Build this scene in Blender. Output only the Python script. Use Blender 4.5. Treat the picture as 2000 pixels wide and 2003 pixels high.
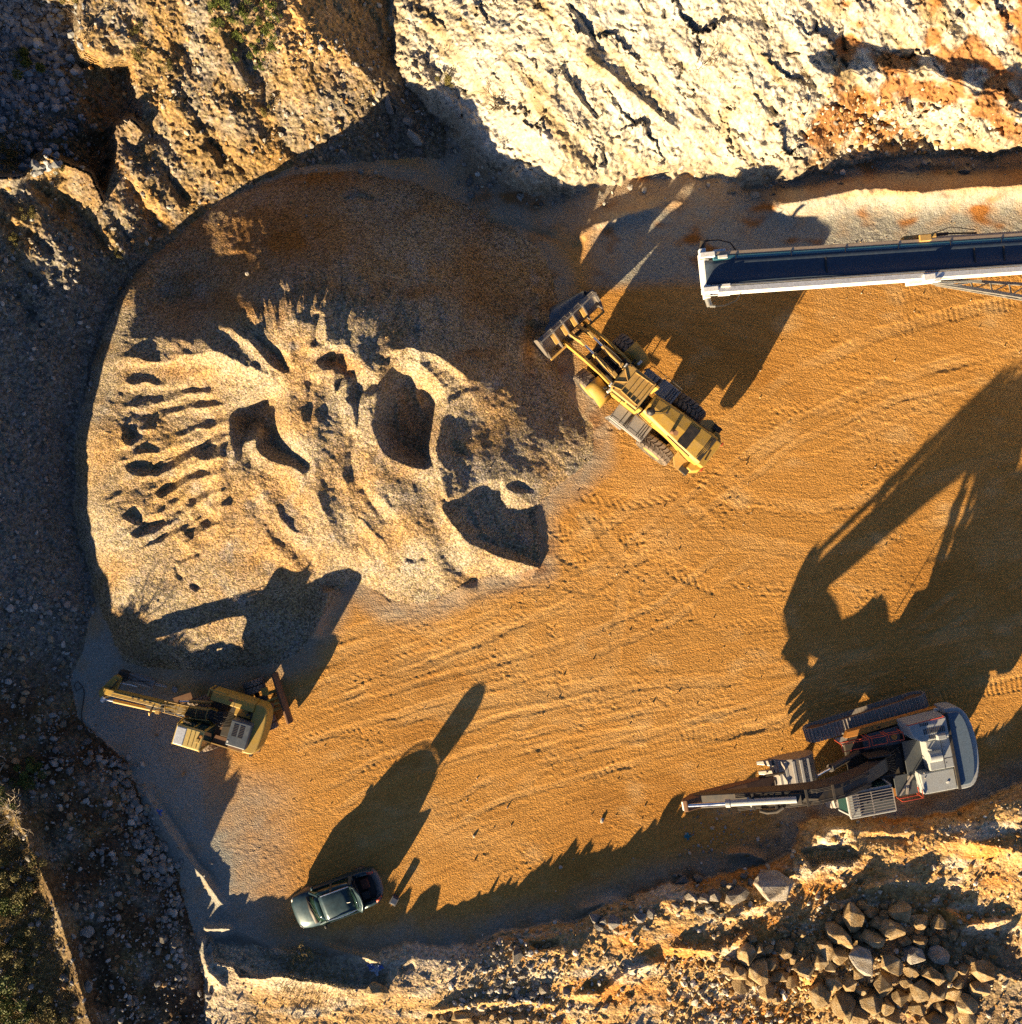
import bpy, bmesh, math, random
import numpy as np
from mathutils import Vector, Matrix, Euler

random.seed(7)
RNG = np.random.default_rng(11)
for _o in list(bpy.data.objects):
    bpy.data.objects.remove(_o)
SC = bpy.context.scene
COL = SC.collection

# ------------------------------------------------------------------ camera, sky, sun, exposure
CAM_H = 46.0                      # drone height above the pit floor, metres
PXM = 40.0                        # plan pixels per metre on the pit floor
cam_d = bpy.data.cameras.new("drone_camera")
cam = bpy.data.objects.new("drone_camera", cam_d)
COL.objects.link(cam)
cam.location = (0, 0, CAM_H)
cam.rotation_euler = (0, 0, 0)
cam_d.sensor_fit = 'VERTICAL'
cam_d.angle_y = 2 * math.atan(2003 / PXM / 2 / CAM_H)
cam_d.clip_start = 0.5
cam_d.clip_end = 3000
SC.camera = cam

SUN_EL = math.radians(11.5)
SUN_AZ = math.radians(59.5)       # shadows run towards this plan angle (from +x)
sun_vec = Vector((-math.cos(SUN_AZ) * math.cos(SUN_EL), -math.sin(SUN_AZ) * math.cos(SUN_EL), math.sin(SUN_EL)))
sun_d = bpy.data.lights.new("sun", 'SUN')
sun_d.energy = 5.0
sun_d.angle = math.radians(0.5)
sun_d.color = (1.0, 0.76, 0.45)
sun = bpy.data.objects.new("sun", sun_d)
COL.objects.link(sun)
sun.rotation_euler = sun_vec.to_track_quat('Z', 'Y').to_euler()
sun.location = (-40, -60, 60)

world = bpy.data.worlds.new("World")
SC.world = world
world.use_nodes = True
wn = world.node_tree
sky = wn.nodes.new('ShaderNodeTexSky')
sky.sky_type = 'NISHITA'
sky.sun_disc = False
sky.sun_elevation = SUN_EL
# the sky texture measures its rotation clockwise from +y
sky.sun_rotation = math.atan2(sun_vec.x, sun_vec.y)
sky.air_density = .42; sky.dust_density = .3; sky.ozone_density = 2.2     # thin, clear, dry evening air
wn.links.new(sky.outputs[0], wn.nodes['Background'].inputs[0])
wn.nodes['Background'].inputs[1].default_value = 0.05

SC.view_settings.view_transform = 'Standard'
SC.view_settings.look = 'None'
SC.view_settings.gamma = 1.0
SC.view_settings.exposure = 1.9
SC.cycles.max_bounces = 4
SC.cycles.diffuse_bounces = 1
SC.cycles.glossy_bounces = 2
SC.cycles.transmission_bounces = 3
SC.cycles.use_denoising = False
SC.cycles.sample_clamp_indirect = 1.0
SC.cycles.use_adaptive_sampling = True
SC.cycles.adaptive_threshold = 0.008

# ------------------------------------------------------------------ helpers
def at(px, py, z=0.0):
    """Ground survey: the place at height z that the plan shows at px, py (relief displacement taken out)."""
    k = (CAM_H - z) / CAM_H / PXM
    return Vector(((px - 1000.0) * k, (1001.5 - py) * k, z))

def tag(o, label=None, cat=None, group=None, kind=None):
    if label: o['label'] = label
    if cat: o['category'] = cat
    if group: o['group'] = group
    if kind: o['kind'] = kind
    return o

def empty(name, loc=(0, 0, 0), rz=0.0):
    o = bpy.data.objects.new(name, None)
    o.empty_display_size = 0.3
    o.location = loc
    o.rotation_euler = (0, 0, rz)
    COL.objects.link(o)
    return o

def np_mesh(name, V, F, smooth=True):
    """V (n,3) float, F (m,k) int -> mesh"""
    me = bpy.data.meshes.new(name)
    V = np.ascontiguousarray(V, dtype=np.float32)
    F = np.ascontiguousarray(F, dtype=np.int32)
    n, k = F.shape
    me.vertices.add(len(V)); me.vertices.foreach_set('co', V.ravel())
    me.loops.add(n * k); me.loops.foreach_set('vertex_index', F.ravel())
    me.polygons.add(n)
    me.polygons.foreach_set('loop_start', np.arange(0, n * k, k, dtype=np.int32))
    me.polygons.foreach_set('use_smooth', np.full(n, smooth, dtype=bool))
    me.update(calc_edges=True)
    return me

# ------------------------------------------------------------------ numpy noise
def _hash(ix, iy, seed):
    h = (ix.astype(np.int64) * 374761393 + iy.astype(np.int64) * 668265263 + seed * 974634777) & 0x7fffffff
    h = ((h ^ (h >> 13)) * 1274126177) & 0x7fffffff
    h = ((h ^ (h >> 16)) * 1911520717) & 0x7fffffff
    return (h ^ (h >> 11)) & 0xffffff

def h01(ix, iy, seed):
    return _hash(ix, iy, seed) / float(0xffffff)

def vnoise(x, y, seed=0):
    """gradient noise about -1..1"""
    ix = np.floor(x).astype(np.int64); iy = np.floor(y).astype(np.int64)
    fx = x - ix; fy = y - iy
    u = fx * fx * fx * (fx * (fx * 6 - 15) + 10); v = fy * fy * fy * (fy * (fy * 6 - 15) + 10)
    def g(dx, dy):
        a = h01(ix + dx, iy + dy, seed) * (2 * math.pi)
        return np.cos(a) * (fx - dx) + np.sin(a) * (fy - dy)
    a = g(0, 0); b = g(1, 0); c = g(0, 1); d = g(1, 1)
    return ((a + (b - a) * u) + ((c + (d - c) * u) - (a + (b - a) * u)) * v) * 1.5

def fbm(x, y, octs=4, seed=0, gain=0.5, lac=2.03, ridged=False):
    s = np.zeros_like(x); a = 1.0; f = 1.0; tot = 0
    for i in range(octs):
        n = vnoise(x * f + 17.3 * i, y * f - 9.1 * i, seed + i * 13)
        if ridged: n = 1 - 2 * np.abs(n)
        s += a * n; tot += a; a *= gain; f *= lac
    return s / tot

def facets(x, y, seed=0, tilt=1.0, jitter=0.95, step=1.0):
    """broken-rock facets: every jittered cell is a plane with its own tilt and offset; returns height, edge closeness"""
    ix = np.floor(x).astype(np.int64); iy = np.floor(y).astype(np.int64)
    best = np.full(x.shape, 1e9); sec = np.full(x.shape, 1e9); val = np.zeros_like(x)
    for dx in (-1, 0, 1):
        for dy in (-1, 0, 1):
            cx = ix + dx; cy = iy + dy
            px = cx + 0.5 + (h01(cx, cy, seed) - 0.5) * jitter
            py = cy + 0.5 + (h01(cx, cy, seed + 1) - 0.5) * jitter
            ddx = x - px; ddy = y - py
            d = ddx * ddx + ddy * ddy
            gx = (h01(cx, cy, seed + 2) - 0.5) * 2 * tilt
            gy = (h01(cx, cy, seed + 3) - 0.5) * 2 * tilt
            o = (h01(cx, cy, seed + 4) - 0.5) * step
            v = gx * ddx + gy * ddy + o
            m = d < best
            sec = np.where(m, best, np.minimum(sec, d))
            val = np.where(m, v, val)
            best = np.where(m, d, best)
    return val, np.sqrt(sec) - np.sqrt(best)

def sstep(a, b, x):
    t = np.clip((x - a) / (b - a), 0, 1)
    return t * t * (3 - 2 * t)

def poly_dist(x, y, pts, closed=False):
    """distance to a polyline and the running length of the nearest point and the signed side offset"""
    pts = np.asarray(pts, float)
    if closed: pts = np.vstack([pts, pts[:1]])
    best = np.full(x.shape, 1e18); run = np.zeros_like(x); side = np.zeros_like(x)
    acc = 0.0
    for (ax, ay), (bx, by) in zip(pts[:-1], pts[1:]):
        ex, ey = bx - ax, by - ay
        L = math.hypot(ex, ey)
        if L < 1e-6: continue
        ex /= L; ey /= L
        t = np.clip((x - ax) * ex + (y - ay) * ey, 0, L)
        dx = x - ax - t * ex; dy = y - ay - t * ey
        d = dx * dx + dy * dy
        m = d < best
        best = np.where(m, d, best); run = np.where(m, acc + t, run)
        side = np.where(m, ex * dy - ey * dx, side)
        acc += L
    return np.sqrt(best), run, side, acc

def in_poly(x, y, pts):
    pts = np.asarray(pts, float); n = len(pts)
    ins = np.zeros(x.shape, bool)
    j = n - 1
    for i in range(n):
        xi, yi = pts[i]; xj, yj = pts[j]
        if yi != yj:
            c = ((yi > y) != (yj > y)) & (x < (xj - xi) * (y - yi) / (yj - yi) + xi)
            ins ^= c
        j = i
    return ins

def pl(*xs):
    """flat number list -> points"""
    return [(xs[i], xs[i + 1]) for i in range(0, len(xs), 2)]
# ------------------------------------------------------------------ terrain: one surveyed sheet, cut into named pieces
STEP = 2.0
fine = np.arange(-84, 2084 + STEP, STEP)
def outer(n, r): return np.cumsum(STEP * r ** np.arange(1, n + 1))
far = outer(64, 1.105)
far = np.concatenate([far, far[-1] + np.cumsum(np.full(10, 420.0))])
U1 = np.concatenate([fine[0] - far[::-1], fine, fine[-1] + far])
V1 = U1.copy()
NU, NV = len(U1), len(V1)
UU, VV = np.meshgrid(U1, V1)          # rows follow v (down the plan)
wu = fbm(UU / 46, VV / 46, 3, 301) * 7 + vnoise(UU / 9, VV / 9, 305) * 1.6
wv = fbm(UU / 46, VV / 46, 3, 302) * 7 + vnoise(UU / 9, VV / 9, 306) * 1.6
Z = np.zeros_like(UU)

def win(pts, pad):
    p = np.asarray(pts, float)
    a = np.searchsorted(U1, p[:, 0].min() - pad); b = np.searchsorted(U1, p[:, 0].max() + pad)
    c = np.searchsorted(V1, p[:, 1].min() - pad); d = np.searchsorted(V1, p[:, 1].max() + pad)
    return (slice(c, d), slice(a, b))

def conv(x0, y0, s, pts):
    return [(x0 + a / s, y0 + b / s) for a, b in pts]

SD = (math.cos(SUN_AZ), -math.sin(SUN_AZ))      # plan direction shadows run (v is downwards)

def dig(pts, depth, soft=10, ramp=1.0, warp=.55, crest=.45):
    """scoop: steep on the sun side, easing out on the far side, with the spoil thrown up as a low crest on the sun side"""
    p = np.asarray(pts); pr = p @ np.array(SD); ext = pr.max() - pr.min()
    w = win(pts, 60)
    x = UU[w] + wu[w] * warp; y = VV[w] + wv[w] * warp
    ins = in_poly(x, y, pts)
    d = poly_dist(x, y, pts, True)[0]
    t = np.full(x.shape, 1e3); f = np.full(x.shape, 1e3); o = np.full(x.shape, 1e3)
    for k in range(1, int(ext / 4) + 2):
        st = 4.0 * k
        t = np.where(ins & (t > 999) & ~in_poly(x - SD[0] * st, y - SD[1] * st, pts), st, t)
        f = np.where(ins & (f > 999) & ~in_poly(x + SD[0] * st, y + SD[1] * st, pts), st, f)
    W = 44.0
    for k in range(1, 12):
        st = 4.0 * k
        o = np.where(~ins & (o > 999) & in_poly(x + SD[0] * st, y + SD[1] * st, pts), st, o)
    tt = np.clip(t + f, 1, 400) / 100.0
    D = depth * np.clip(.45 + .55 * tt / max(ext / 100, .3), .4, 1)
    Z[w] -= np.where(ins, D * (1 - .55 * crest) * sstep(0, soft * .8, t) * sstep(0, soft * 2.6, f) * sstep(0, soft * .7, d), 0)
    Z[w] += np.where(ins, depth * crest * (1 - sstep(0, soft * .8, t)) * sstep(0, 10, d + 5) * .9, np.where(o < 999, depth * crest * (1 - o / W) ** 1.4 * .9, 0))

def stroke(pts, width, h, power=1.45, taper=0.18, warp=.6):
    """ridge (h>0) or groove (h<0) along a polyline"""
    w = win(pts, width * 3 + 12)
    x = UU[w] + wu[w] * warp; y = VV[w] + wv[w] * warp
    d, run, side, L = poly_dist(x, y, pts)
    k = np.ones_like(d)
    if taper: k = sstep(-.02, taper, run / L) * sstep(-.02, taper, 1 - run / L)
    Z[w] += h * k * np.exp(-(d / width) ** power)

def groove(pts, width, h, **k):
    """rut with the spoil heaped along its sun side"""
    stroke(pts, width * 1.75, h * .85, **k)
    o = width * 3.2
    stroke([(x - SD[0] * o, y - SD[1] * o) for x, y in pts], width * 2.6, -h * .62, **k)

# --- foot lines (plan pixels)
CLIFF = pl(757, -2600, 757, 0, 762, 85, 795, 175, 862, 240, 925, 315, 1000, 378, 1075, 388, 1180, 366, 1280, 345, 1390, 346, 1450, 366,
           1550, 352, 1640, 330, 1760, 306, 1860, 304, 2000, 302, 2700, 290, 5500, 200)
HILL = pl(1500, -2600, 900, -300, 880, 230, 870, 310, 700, 318, 560, 332, 430, 395, 330, 475, 250, 570, 200, 690, 152, 850, 146, 1000, 190, 1180, 165, 1270, 140, 1330,
          152, 1400, 250, 1490, 300, 1620, 350, 1700, 385, 1850, 425, 2003, 500, 2500, 900, 5500)
BANK = pl(380, 2600, 395, 1990, 400, 1880, 420, 1845, 520, 1850, 650, 1870, 720, 1860, 790, 1845, 850, 1848, 920, 1846, 1000, 1815, 1120, 1800, 1200, 1765, 1300, 1728, 1430, 1705,
          1545, 1668, 1560, 1612, 1640, 1590, 1760, 1600, 1860, 1585, 1925, 1560, 1990, 1530, 2100, 1500, 2700, 1400, 5500, 1300)
dC, rC, _, _ = poly_dist(UU + wu * 2, VV + wv * 2, CLIFF)
inC = in_poly(UU + wu * 2, VV + wv * 2, CLIFF + pl(5500, -9000, 757, -9000))
sC = np.where(inC, dC, -dC)
dH = poly_dist(UU + wu, VV + wv, HILL)[0]
inH = in_poly(UU + wu, VV + wv, HILL + pl(900, 9000, -9000, 9000, -9000, -9000, 1500, -9000))
sH = np.where(inH, dH, -dH)
dB = poly_dist(UU + wu * 1.5, VV + wv * 1.5, BANK)[0]
inB = in_poly(UU + wu * 1.5, VV + wv * 1.5, BANK + pl(5500, 9000, 380, 9000))
sB = np.where(inB, dB, -dB)

# --- hillside on the left and top left
slope = np.interp(VV, [-200, 300, 500, 900, 1250, 1450, 1650, 1850, 2050, 3000], [.62, .60, .62, .58, .55, .42, .40, .34, .30, .30]) / PXM
slope = slope * np.interp(UU, [0, 450, 640, 760, 900], [1, 1, .75, .52, .4])
cap = np.interp(VV, [-500, 200, 900, 1500, 2000, 2600], [14, 10, 5.2, 4.2, 3.6, 3.0])
zh = np.maximum(sH, 0) * slope
zh = cap * (1 - np.exp(-zh / cap * 1.15))
zh *= 1 - sstep(0, 220, sC)
# --- cliff on the top and right
zc = np.interp(sC, [0, 14, 40, 120, 230, 380, 560, 760, 1500, 6000], [0, .7, 1.6, 3.4, 5.2, 7.4, 9.4, 11.0, 13.4, 17.5])
apron = sstep(1560, 1680, UU) * (1 - sstep(1800, 1920, UU)) * sstep(0, 40, sC) * (1 - sstep(120, 200, sC))
zc -= apron * 0.9
# --- bank along the bottom
bh = np.interp(UU, [300, 420, 560, 700, 850, 950, 1100, 1300, 1500, 1560, 1700, 1850, 1960, 2100], [.45, .55, .55, .55, .68, .84, .98, 1.08, 1.1, .7, .85, 1.1, 1.5, 1.8])
zb = bh * np.interp(sB, [0, 12, 30, 60, 120, 240, 420, 900, 4000], [0, .55, .9, 1.0, .80, .36, .12, .0, .0])
stroke(pl(-230, 800, -220, 1200, -215, 1500, -230, 1830), 85, 1.15, taper=.06)  # unseen ridge beyond the left edge, added to shade the left slope
Z += np.maximum(zh, zb * np.clip(1, 0, 1)) + zc
zone_base = np.where(sC > 3, 3, np.where((sH > 2) & (zh >= zb), 1, np.where(sB > 3, 2, 0)))

# --- gravel heap, thin-plate surface through surveyed heights
GP = np.array([
 # foot
 (130,870,-.2),(150,760,-.1),(185,640,-.1),(270,490,-.1),(390,395,-.2),(540,335,-.2),(700,322,-.2),(830,350,-.2),(960,405,-.2),(1070,470,-.2),(1110,560,-.2),(1110,650,-.2),
 (1120,740,-.2),(1185,830,-.2),(1180,910,-.2),(1110,965,-.2),(1062,1010,-.15),(1068,1120,-.15),(940,1148,-.15),(830,1200,-.15),(750,1200,-.15),(690,1150,-.1),(600,1300,-.1),(450,1330,-.1),
 (330,1320,0),(240,1300,0),(190,1190,0),(140,1010,-.1),
 # left ramp and lane
 (240,560,1.5),(230,690,1.7),(195,850,1.75),(190,1000,1.6),(230,1120,1.15),(340,600,.6),(330,520,.5),(400,480,.7),(372,560,.8),(300,690,2.2),(342,705,2.5),(255,750,1.95),
 # crest
 (392,650,3.1),(358,658,2.75),(330,674,2.45),(408,585,1.5),(450,605,3.3),(530,572,4.1),(610,560,4.35),(700,572,4.1),(780,622,3.8),(850,668,3.4),(900,705,2.9),(945,752,2.2),(1000,740,1.2),(1040,650,.7),
 # back
 (450,450,.9),(490,430,1.1),(455,505,1.5),(430,550,1.7),(560,440,1.9),(700,440,1.9),(820,480,1.9),(900,560,1.9),(960,640,1.6),(1020,560,.7),
 # front
 (300,760,2.1),(330,830,2.2),(400,740,2.9),(290,950,1.9),(390,900,2.6),(480,1000,2.1),(520,760,3.7),(600,700,4.1),(650,800,3.7),(700,900,2.9),(650,1000,2.3),(750,1050,1.5),(800,950,2.1),
 (850,850,2.4),(900,900,1.8),(950,830,1.5),(1050,800,.7),(1110,860,.25),(1000,930,1.1),(960,1050,.8),(1040,1060,.5),(850,1110,.7),(600,1100,1.3),(450,1100,1.55),(330,1150,1.1),(400,1230,.6),(300,1240,.6)])
def tps(P, X, Y, lam=0.02):
    n = len(P); p = P[:, :2] / 400.0
    def phi(d2): return np.where(d2 > 1e-12, 0.5 * d2 * np.log(np.maximum(d2, 1e-12)), 0)
    A = np.zeros((n + 3, n + 3))
    d2 = ((p[:, None] - p[None]) ** 2).sum(-1)
    A[:n, :n] = phi(d2) + lam * np.eye(n) * .05
    A[:n, n] = 1; A[:n, n + 1:] = p; A[n, :n] = 1; A[n + 1:, :n] = p.T
    w = np.linalg.solve(A, np.concatenate([P[:, 2], np.zeros(3)]))
    out = w[n] + w[n + 1] * X / 400 + w[n + 2] * Y / 400
    for i in range(n):
        out += w[i] * phi((X / 400 - p[i, 0]) ** 2 + (Y / 400 - p[i, 1]) ** 2)
    return out
OUT = pl(140,870,160,760,195,640,280,490,395,400,545,338,700,326,825,352,955,410,1064,475,1106,560,1106,650,1112,740,1180,830,1176,905,1105,962,1058,1005,1063,1116,940,1144,830,1195,755,1195,690,1145,595,1295,450,1325,
         330,1318,236,1300,188,1190,145,1010)
wP = win(OUT, 40)
xp, yp = UU[wP] + wu[wP] * .8, VV[wP] + wv[wP] * .8
sP_ = poly_dist(xp, yp, OUT, True)[0]; sP_ = np.where(in_poly(xp, yp, OUT), sP_, -sP_)
zp_ = np.maximum(tps(GP, xp, yp), 0.02) * sstep(0, 26, sP_)
sP = np.full_like(UU, -1e3); sP[wP] = sP_
zpile = np.zeros_like(UU); zpile[wP] = zp_
Z = np.maximum(Z, zpile)
pile_mask = (sP > 1) & (zpile >= Z - 1e-6) & (zpile > .015)

# --- scoops, furrows and ruts in the heap (from the survey crops)
A = lambda *c: conv(150, 500, 3.858, pl(*c))
Bq = lambda *c: conv(150, 900, 3.858, pl(*c))
Cq = lambda *c: conv(600, 650, 3.507, pl(*c))
G7 = lambda *c: conv(130, 500, 1.929, pl(*c))
# broad dunes of the heap
for c, w_, h_ in ((pl(570,761,600,852,620,932,625,1032,645,1112), 40, .5), (pl(444,852,429,932,434,1022,419,1072), 26, .40), (pl(500,902,520,1002,570,1082), 30, .32), (pl(861,811,856,902,891,1022,951,1112), 22, .38),
                  (pl(720,862,760,952,821,1032,891,1122), 32, .26), (pl(640,591,635,691,620,761), 17, .38), (pl(389,671,459,711,540,741), 13, .38), (pl(690,650,720,760,730,900), 22, .25), (pl(300,700,420,690,520,720), 20, .2), (pl(560,1100,660,1080,720,1090), 40, .2)):
    stroke(c, w_, h_, taper=.25, warp=1.4)
cd_ = poly_dist(UU[wP], VV[wP], pl(385,660,450,605,530,575,610,560,700,575,780,622,850,668,900,705))[0]
th_ = np.arctan2(VV[wP] - 900, UU[wP] - 620)
Z[wP] += sstep(0, 20, sP_) * np.exp(-(cd_ / 60) ** 2) * (fbm(th_ * 17 + cd_ * .004, cd_ / 130, 4, 119) * .22)
# fans of furrows raked by buckets: curved, uneven, dying out at both ends
m_ = np.interp(VV[wP], [640, 700, 800, 920, 1060], [-.02, -.10, -.26, -.55, -.85])
ph = VV[wP] - m_ * (UU[wP] - 330) + fbm(UU[wP] / 90, VV[wP] / 60, 3, 161) * 26
lam = np.interp(VV[wP], [650, 760, 900, 1080], [27, 40, 50, 44])
am = sstep(205, 262, UU[wP] + fbm(UU[wP] / 40, VV[wP] / 40, 2, 163) * 40) * (1 - sstep(400, 470, UU[wP] + fbm(UU[wP] / 50, VV[wP] / 50, 2, 164) * 60)) * sstep(650, 690, VV[wP]) * (1 - sstep(1030, 1100, VV[wP]))
ph = 2 * math.pi * ph / 41.0
Z[wP] += am * np.clip(.55 + 1.1 * fbm(UU[wP] / 75, VV[wP] / 34, 3, 165), .05, 1.35) * (.30 * (1 - np.abs(np.sin(ph / 2)) ** .85) - .10)
ph = UU[wP] - .00085 * np.clip(VV[wP] - 640, 0, 600) ** 2 + fbm(UU[wP] / 80, VV[wP] / 150, 3, 166) * 46
am = sstep(470, 530, UU[wP]) * (1 - sstep(860, 960, UU[wP] - .2 * (VV[wP] - 800))) * sstep(560, 610, VV[wP]) * (1 - sstep(1060, 1150, VV[wP]))
Z[wP] += am * np.clip(.5 + 1.3 * fbm(UU[wP] / 110, VV[wP] / 240, 2, 167), 0, 1.3) * (.20 * (1 - np.abs(np.sin(math.pi * ph / 74.)) ** .9) - .07 + .016 * np.sin(2 * math.pi * ph / 29. + 1))
dig(A(350,1270,430,1255,510,1320,490,1370,370,1410), .5, 9, crest=.3)
dig(A(370,1570,500,1540,600,1540,740,1440,960,1380,1110,1260,1050,1450,1000,1510,860,1500,740,1580,620,1650,400,1630), .62, 10, crest=.4)
dig(A(680,1690,880,1570,980,1520,995,1660,900,1650,800,1710,640,1815,600,1790), .5, 9, crest=.4)
dig(Bq(340,430,440,330,490,350,520,410,620,400,690,440,660,500,560,520,440,575,410,540,460,480), .42, 9, crest=.4)
dig(Bq(490,670,580,570,690,480,712,540,650,600,540,640), .36, 8, crest=.4)
groove(Bq(820,560,940,460,1030,370), 8, -.28); groove(Bq(850,330,960,250,1035,200), 6, -.22)
dig(Bq(860,900,960,930,910,985,865,960), .35, 6, crest=.2)
groove(Bq(735,770,800,750,890,715,960,700), 3, -.10, warp=.3); groove(Bq(740,770,760,850,800,900), 3, -.10, warp=.3)
groove(Bq(1325,-60,1310,100,1310,220,1345,330,1420,470,1600,620,1800,780), 9, -.16, taper=.05)
dig(A(1180,1175,1300,1060,1440,980,1560,930,1580,1050,1565,1200,1630,1380,1750,1500,1775,1580,1740,1650,1620,1570,1500,1530,1390,1480,1385,1340,1275,1360,1220,1540,1195,1400), 1.35, 16, crest=.25)
dig(A(1300,590,1400,590,1520,680,1612,750,1600,875,1540,870,1440,790), .55, 10, crest=.35)
groove(A(1840,420,1815,560,1800,700), 6, -.3); groove(A(1790,880,1760,1050,1750,1250), 6, -.16)
dig(Cq(60,210,120,80,180,75,210,100,290,80,330,190,420,260,520,310,520,370,430,420,380,490,350,670,325,500,290,470,300,300,205,410,210,240,110,235), .6, 10, crest=.3)
dig(Cq(530,210,700,205,760,220,900,310,965,430,930,520,870,700,865,930,740,900,560,820,545,750,490,640,520,500), 1.35, 16, crest=.3)
dig(Cq(925,1155,1130,1085,1230,1010,1370,1020,1380,1080,1460,1140,1575,1180,1590,1400,1602,1610,1430,1560,1240,1490,1120,1420,1010,1300,960,1230), .55, 12, crest=.5)
stroke(Cq(1040,1340,1150,1385,1280,1400), 6, .34)
dig(Cq(1370,1060,1385,1020,1460,1000,1540,1040,1550,1095,1480,1100), .26, 8, crest=.3)
dig(Cq(910,740,1000,710,1080,760,1140,880,1060,855,920,830), .2, 10, crest=.2)
groove(Cq(330,650,320,750,295,900,300,1030), 5, -.2); groove(Cq(355,1030,440,1150,560,1330), 5, -.16); groove(Cq(670,1540,760,1560,835,1515), 4, -.15)
groove(Cq(900,1440,960,1560,1080,1650,1210,1740), 8, -.16)
stroke(Cq(540,150,700,95,900,160,1050,255,1170,370), 11, .46); stroke(Cq(960,440,910,560,880,720,880,930), 7, .34)
stroke(Cq(930,520,1060,440,1180,385), 9, .18); stroke(G7(560,240,700,330,830,430), 9, .32, taper=.1); stroke(G7(830,430,850,320,880,220), 11, .18)
# dug gravel slumps to its angle of rest
def slump(w, talus, n):
    z = Z[w].copy(); lim = talus * STEP / PXM
    for _ in range(n):
        dx = z[:, 1:] - z[:, :-1]; dy = z[1:, :] - z[:-1, :]
        ex = np.sign(dx) * np.maximum(np.abs(dx) - lim, 0) * .24; ey = np.sign(dy) * np.maximum(np.abs(dy) - lim, 0) * .24
        z[:, :-1] += ex; z[:, 1:] -= ex; z[:-1, :] += ey; z[1:, :] -= ey
    k = sstep(4, 30, sP[w])
    Z[w] = Z[w] * (1 - k) + z * k
slump(wP, .72, 90)
# lump beside the excavator shadow, hollow ring at its foot
stroke(pl(612,1250,628,1200,648,1148), 17, .55, taper=.12)
# lower mounds on the back of the heap
stroke(pl(660,395,700,385,760,400), 7, -.18); stroke(pl(560,330,640,345,740,385), 26, .3)
stroke(pl(930,430,1000,440,1100,470), 9, -.2); stroke(pl(1120,480,1160,440,1230,420,1300,400), 14, .35); stroke(pl(1060,560,1050,640), 16, .3)
# --- windrow at the foot of the cliff, top right
stroke(pl(1485,420,1530,400,1600,386,1700,368,1800,376,1900,366,2010,362,2300,350), 24, 1.05, taper=.10)
stroke(pl(1500,372,1600,358,1720,338,1860,336,2010,332,2300,325), 13, -.4, taper=.04)
stroke(pl(1675,380,1690,362,1705,380), 12, .25); stroke(pl(1220,400,1300,392,1350,400), 14, .10)
# --- gullies of the top-left hillside
D = lambda *c: conv(0, 0, 3.858, pl(*c))
dig(D(-600,-300,640,-100,620,200,680,330,820,410,1020,400,1060,600,1100,800,1090,1000,980,900,890,950,930,1100,860,1300,780,1530,680,1320,500,1240,330,1180,180,1330,-600,1400), 3.3, 22, .8, crest=.2)
stroke(D(540,590,640,540,720,510), 9, 1.0)
for c, w_, h_ in ((D(1205,1190,1260,1320,1380,1480,1460,1530), 9, -.62), (D(1545,1030,1640,1110,1710,1250), 10, -.7), (D(930,1320,1050,1480,1200,1690,1260,1780), 13, -.8),
                  (D(400,1420,560,1560,700,1720,850,1900), 12, -.75), (D(170,1710,300,1810,430,1910), 11, -.7), (D(1310,570,1400,720,1480,870,1560,1020), 6, -.35),
                  (D(1690,600,1780,760,1820,840), 12, -.4), (D(1560,60,1700,350,1870,650), 8, .4), (D(1700,100,1800,330,1900,600), 13, -.7), (D(150,1330,330,1450,520,1640), 16, -.8),
                  (D(1090,800,1130,960,1180,1100), 9, -.4), (D(1290,290,1420,420,1450,560), 10, -.35), (D(820,1560,900,1700,1000,1860), 8, -.4), (D(1000,1250,1060,1400,1180,1600), 8, .35),
                  (D(0,1560,200,1700,420,1880,560,2050), 9, .5), (D(-200,1750,150,2000,400,2260), 12, -.6), (D(-100,2100,100,2200,300,2400), 12, -.6), (D(1600,1190,1660,1290), 4, .25)):
    stroke(c, w_ * 1.25, h_ * .55, taper=.2)
# --- hollows and cracks of the cliff
E = lambda *c: conv(700, 0, 2.756, pl(*c))
Fq = lambda *c: conv(1300, 0, 2.756, pl(*c))
dig(E(1090,350,1150,400,1180,440,1260,520,1320,600,1290,640,1220,560,1130,430), .4, 9)
for c, w_, h_ in ((E(1110,0,1190,60,1250,160,1300,260), 6, -.5), (E(1330,765,1335,830,1345,890), 4, -.6), (E(720,505,760,510,800,560), 5, -.5), (E(200,40,215,110), 5, -.5), (E(880,470,900,540,870,570), 5, -.4),
                  (E(1650,30,1660,100), 5, -.5), (E(1740,320,1750,370,1730,430), 3, -.4), (Fq(960,160,970,290), 7, -.7), (Fq(940,310,990,360), 6, -.6), (Fq(1000,590,1130,640,1240,690), 7, -.6),
                  (Fq(720,700,780,745), 6, -.6), (Fq(570,560,610,620), 6, -.6), (Fq(820,100,815,180), 4, -.6), (Fq(1040,520,1100,530), 8, -.5), (Fq(1330,490,1335,590), 5, -.5), (Fq(1150,330,1155,390), 4, -.5),
                  (Fq(1720,700,1820,690,1840,740), 6, -.6), (Fq(640,300,700,280,745,290), 3, -.4), (Fq(890,540,940,570,1010,600), 5, -.5), (Fq(740,390,800,420,815,490), 6, -.5)):
    stroke(c, w_ * .8, h_ * .6, taper=.2)
stroke(E(230,250,420,470,640,690,900,860), 20, .35); stroke(E(560,120,860,330,1100,560,1500,780), 14, -.12)
stroke(E(1180,250,1480,500,1800,760), 10, .4); stroke(E(400,20,700,160,850,300), 12, -.10)
dig(Fq(415,1040,430,880,500,840,650,860,640,1010,560,1030), .12, 10)
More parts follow.
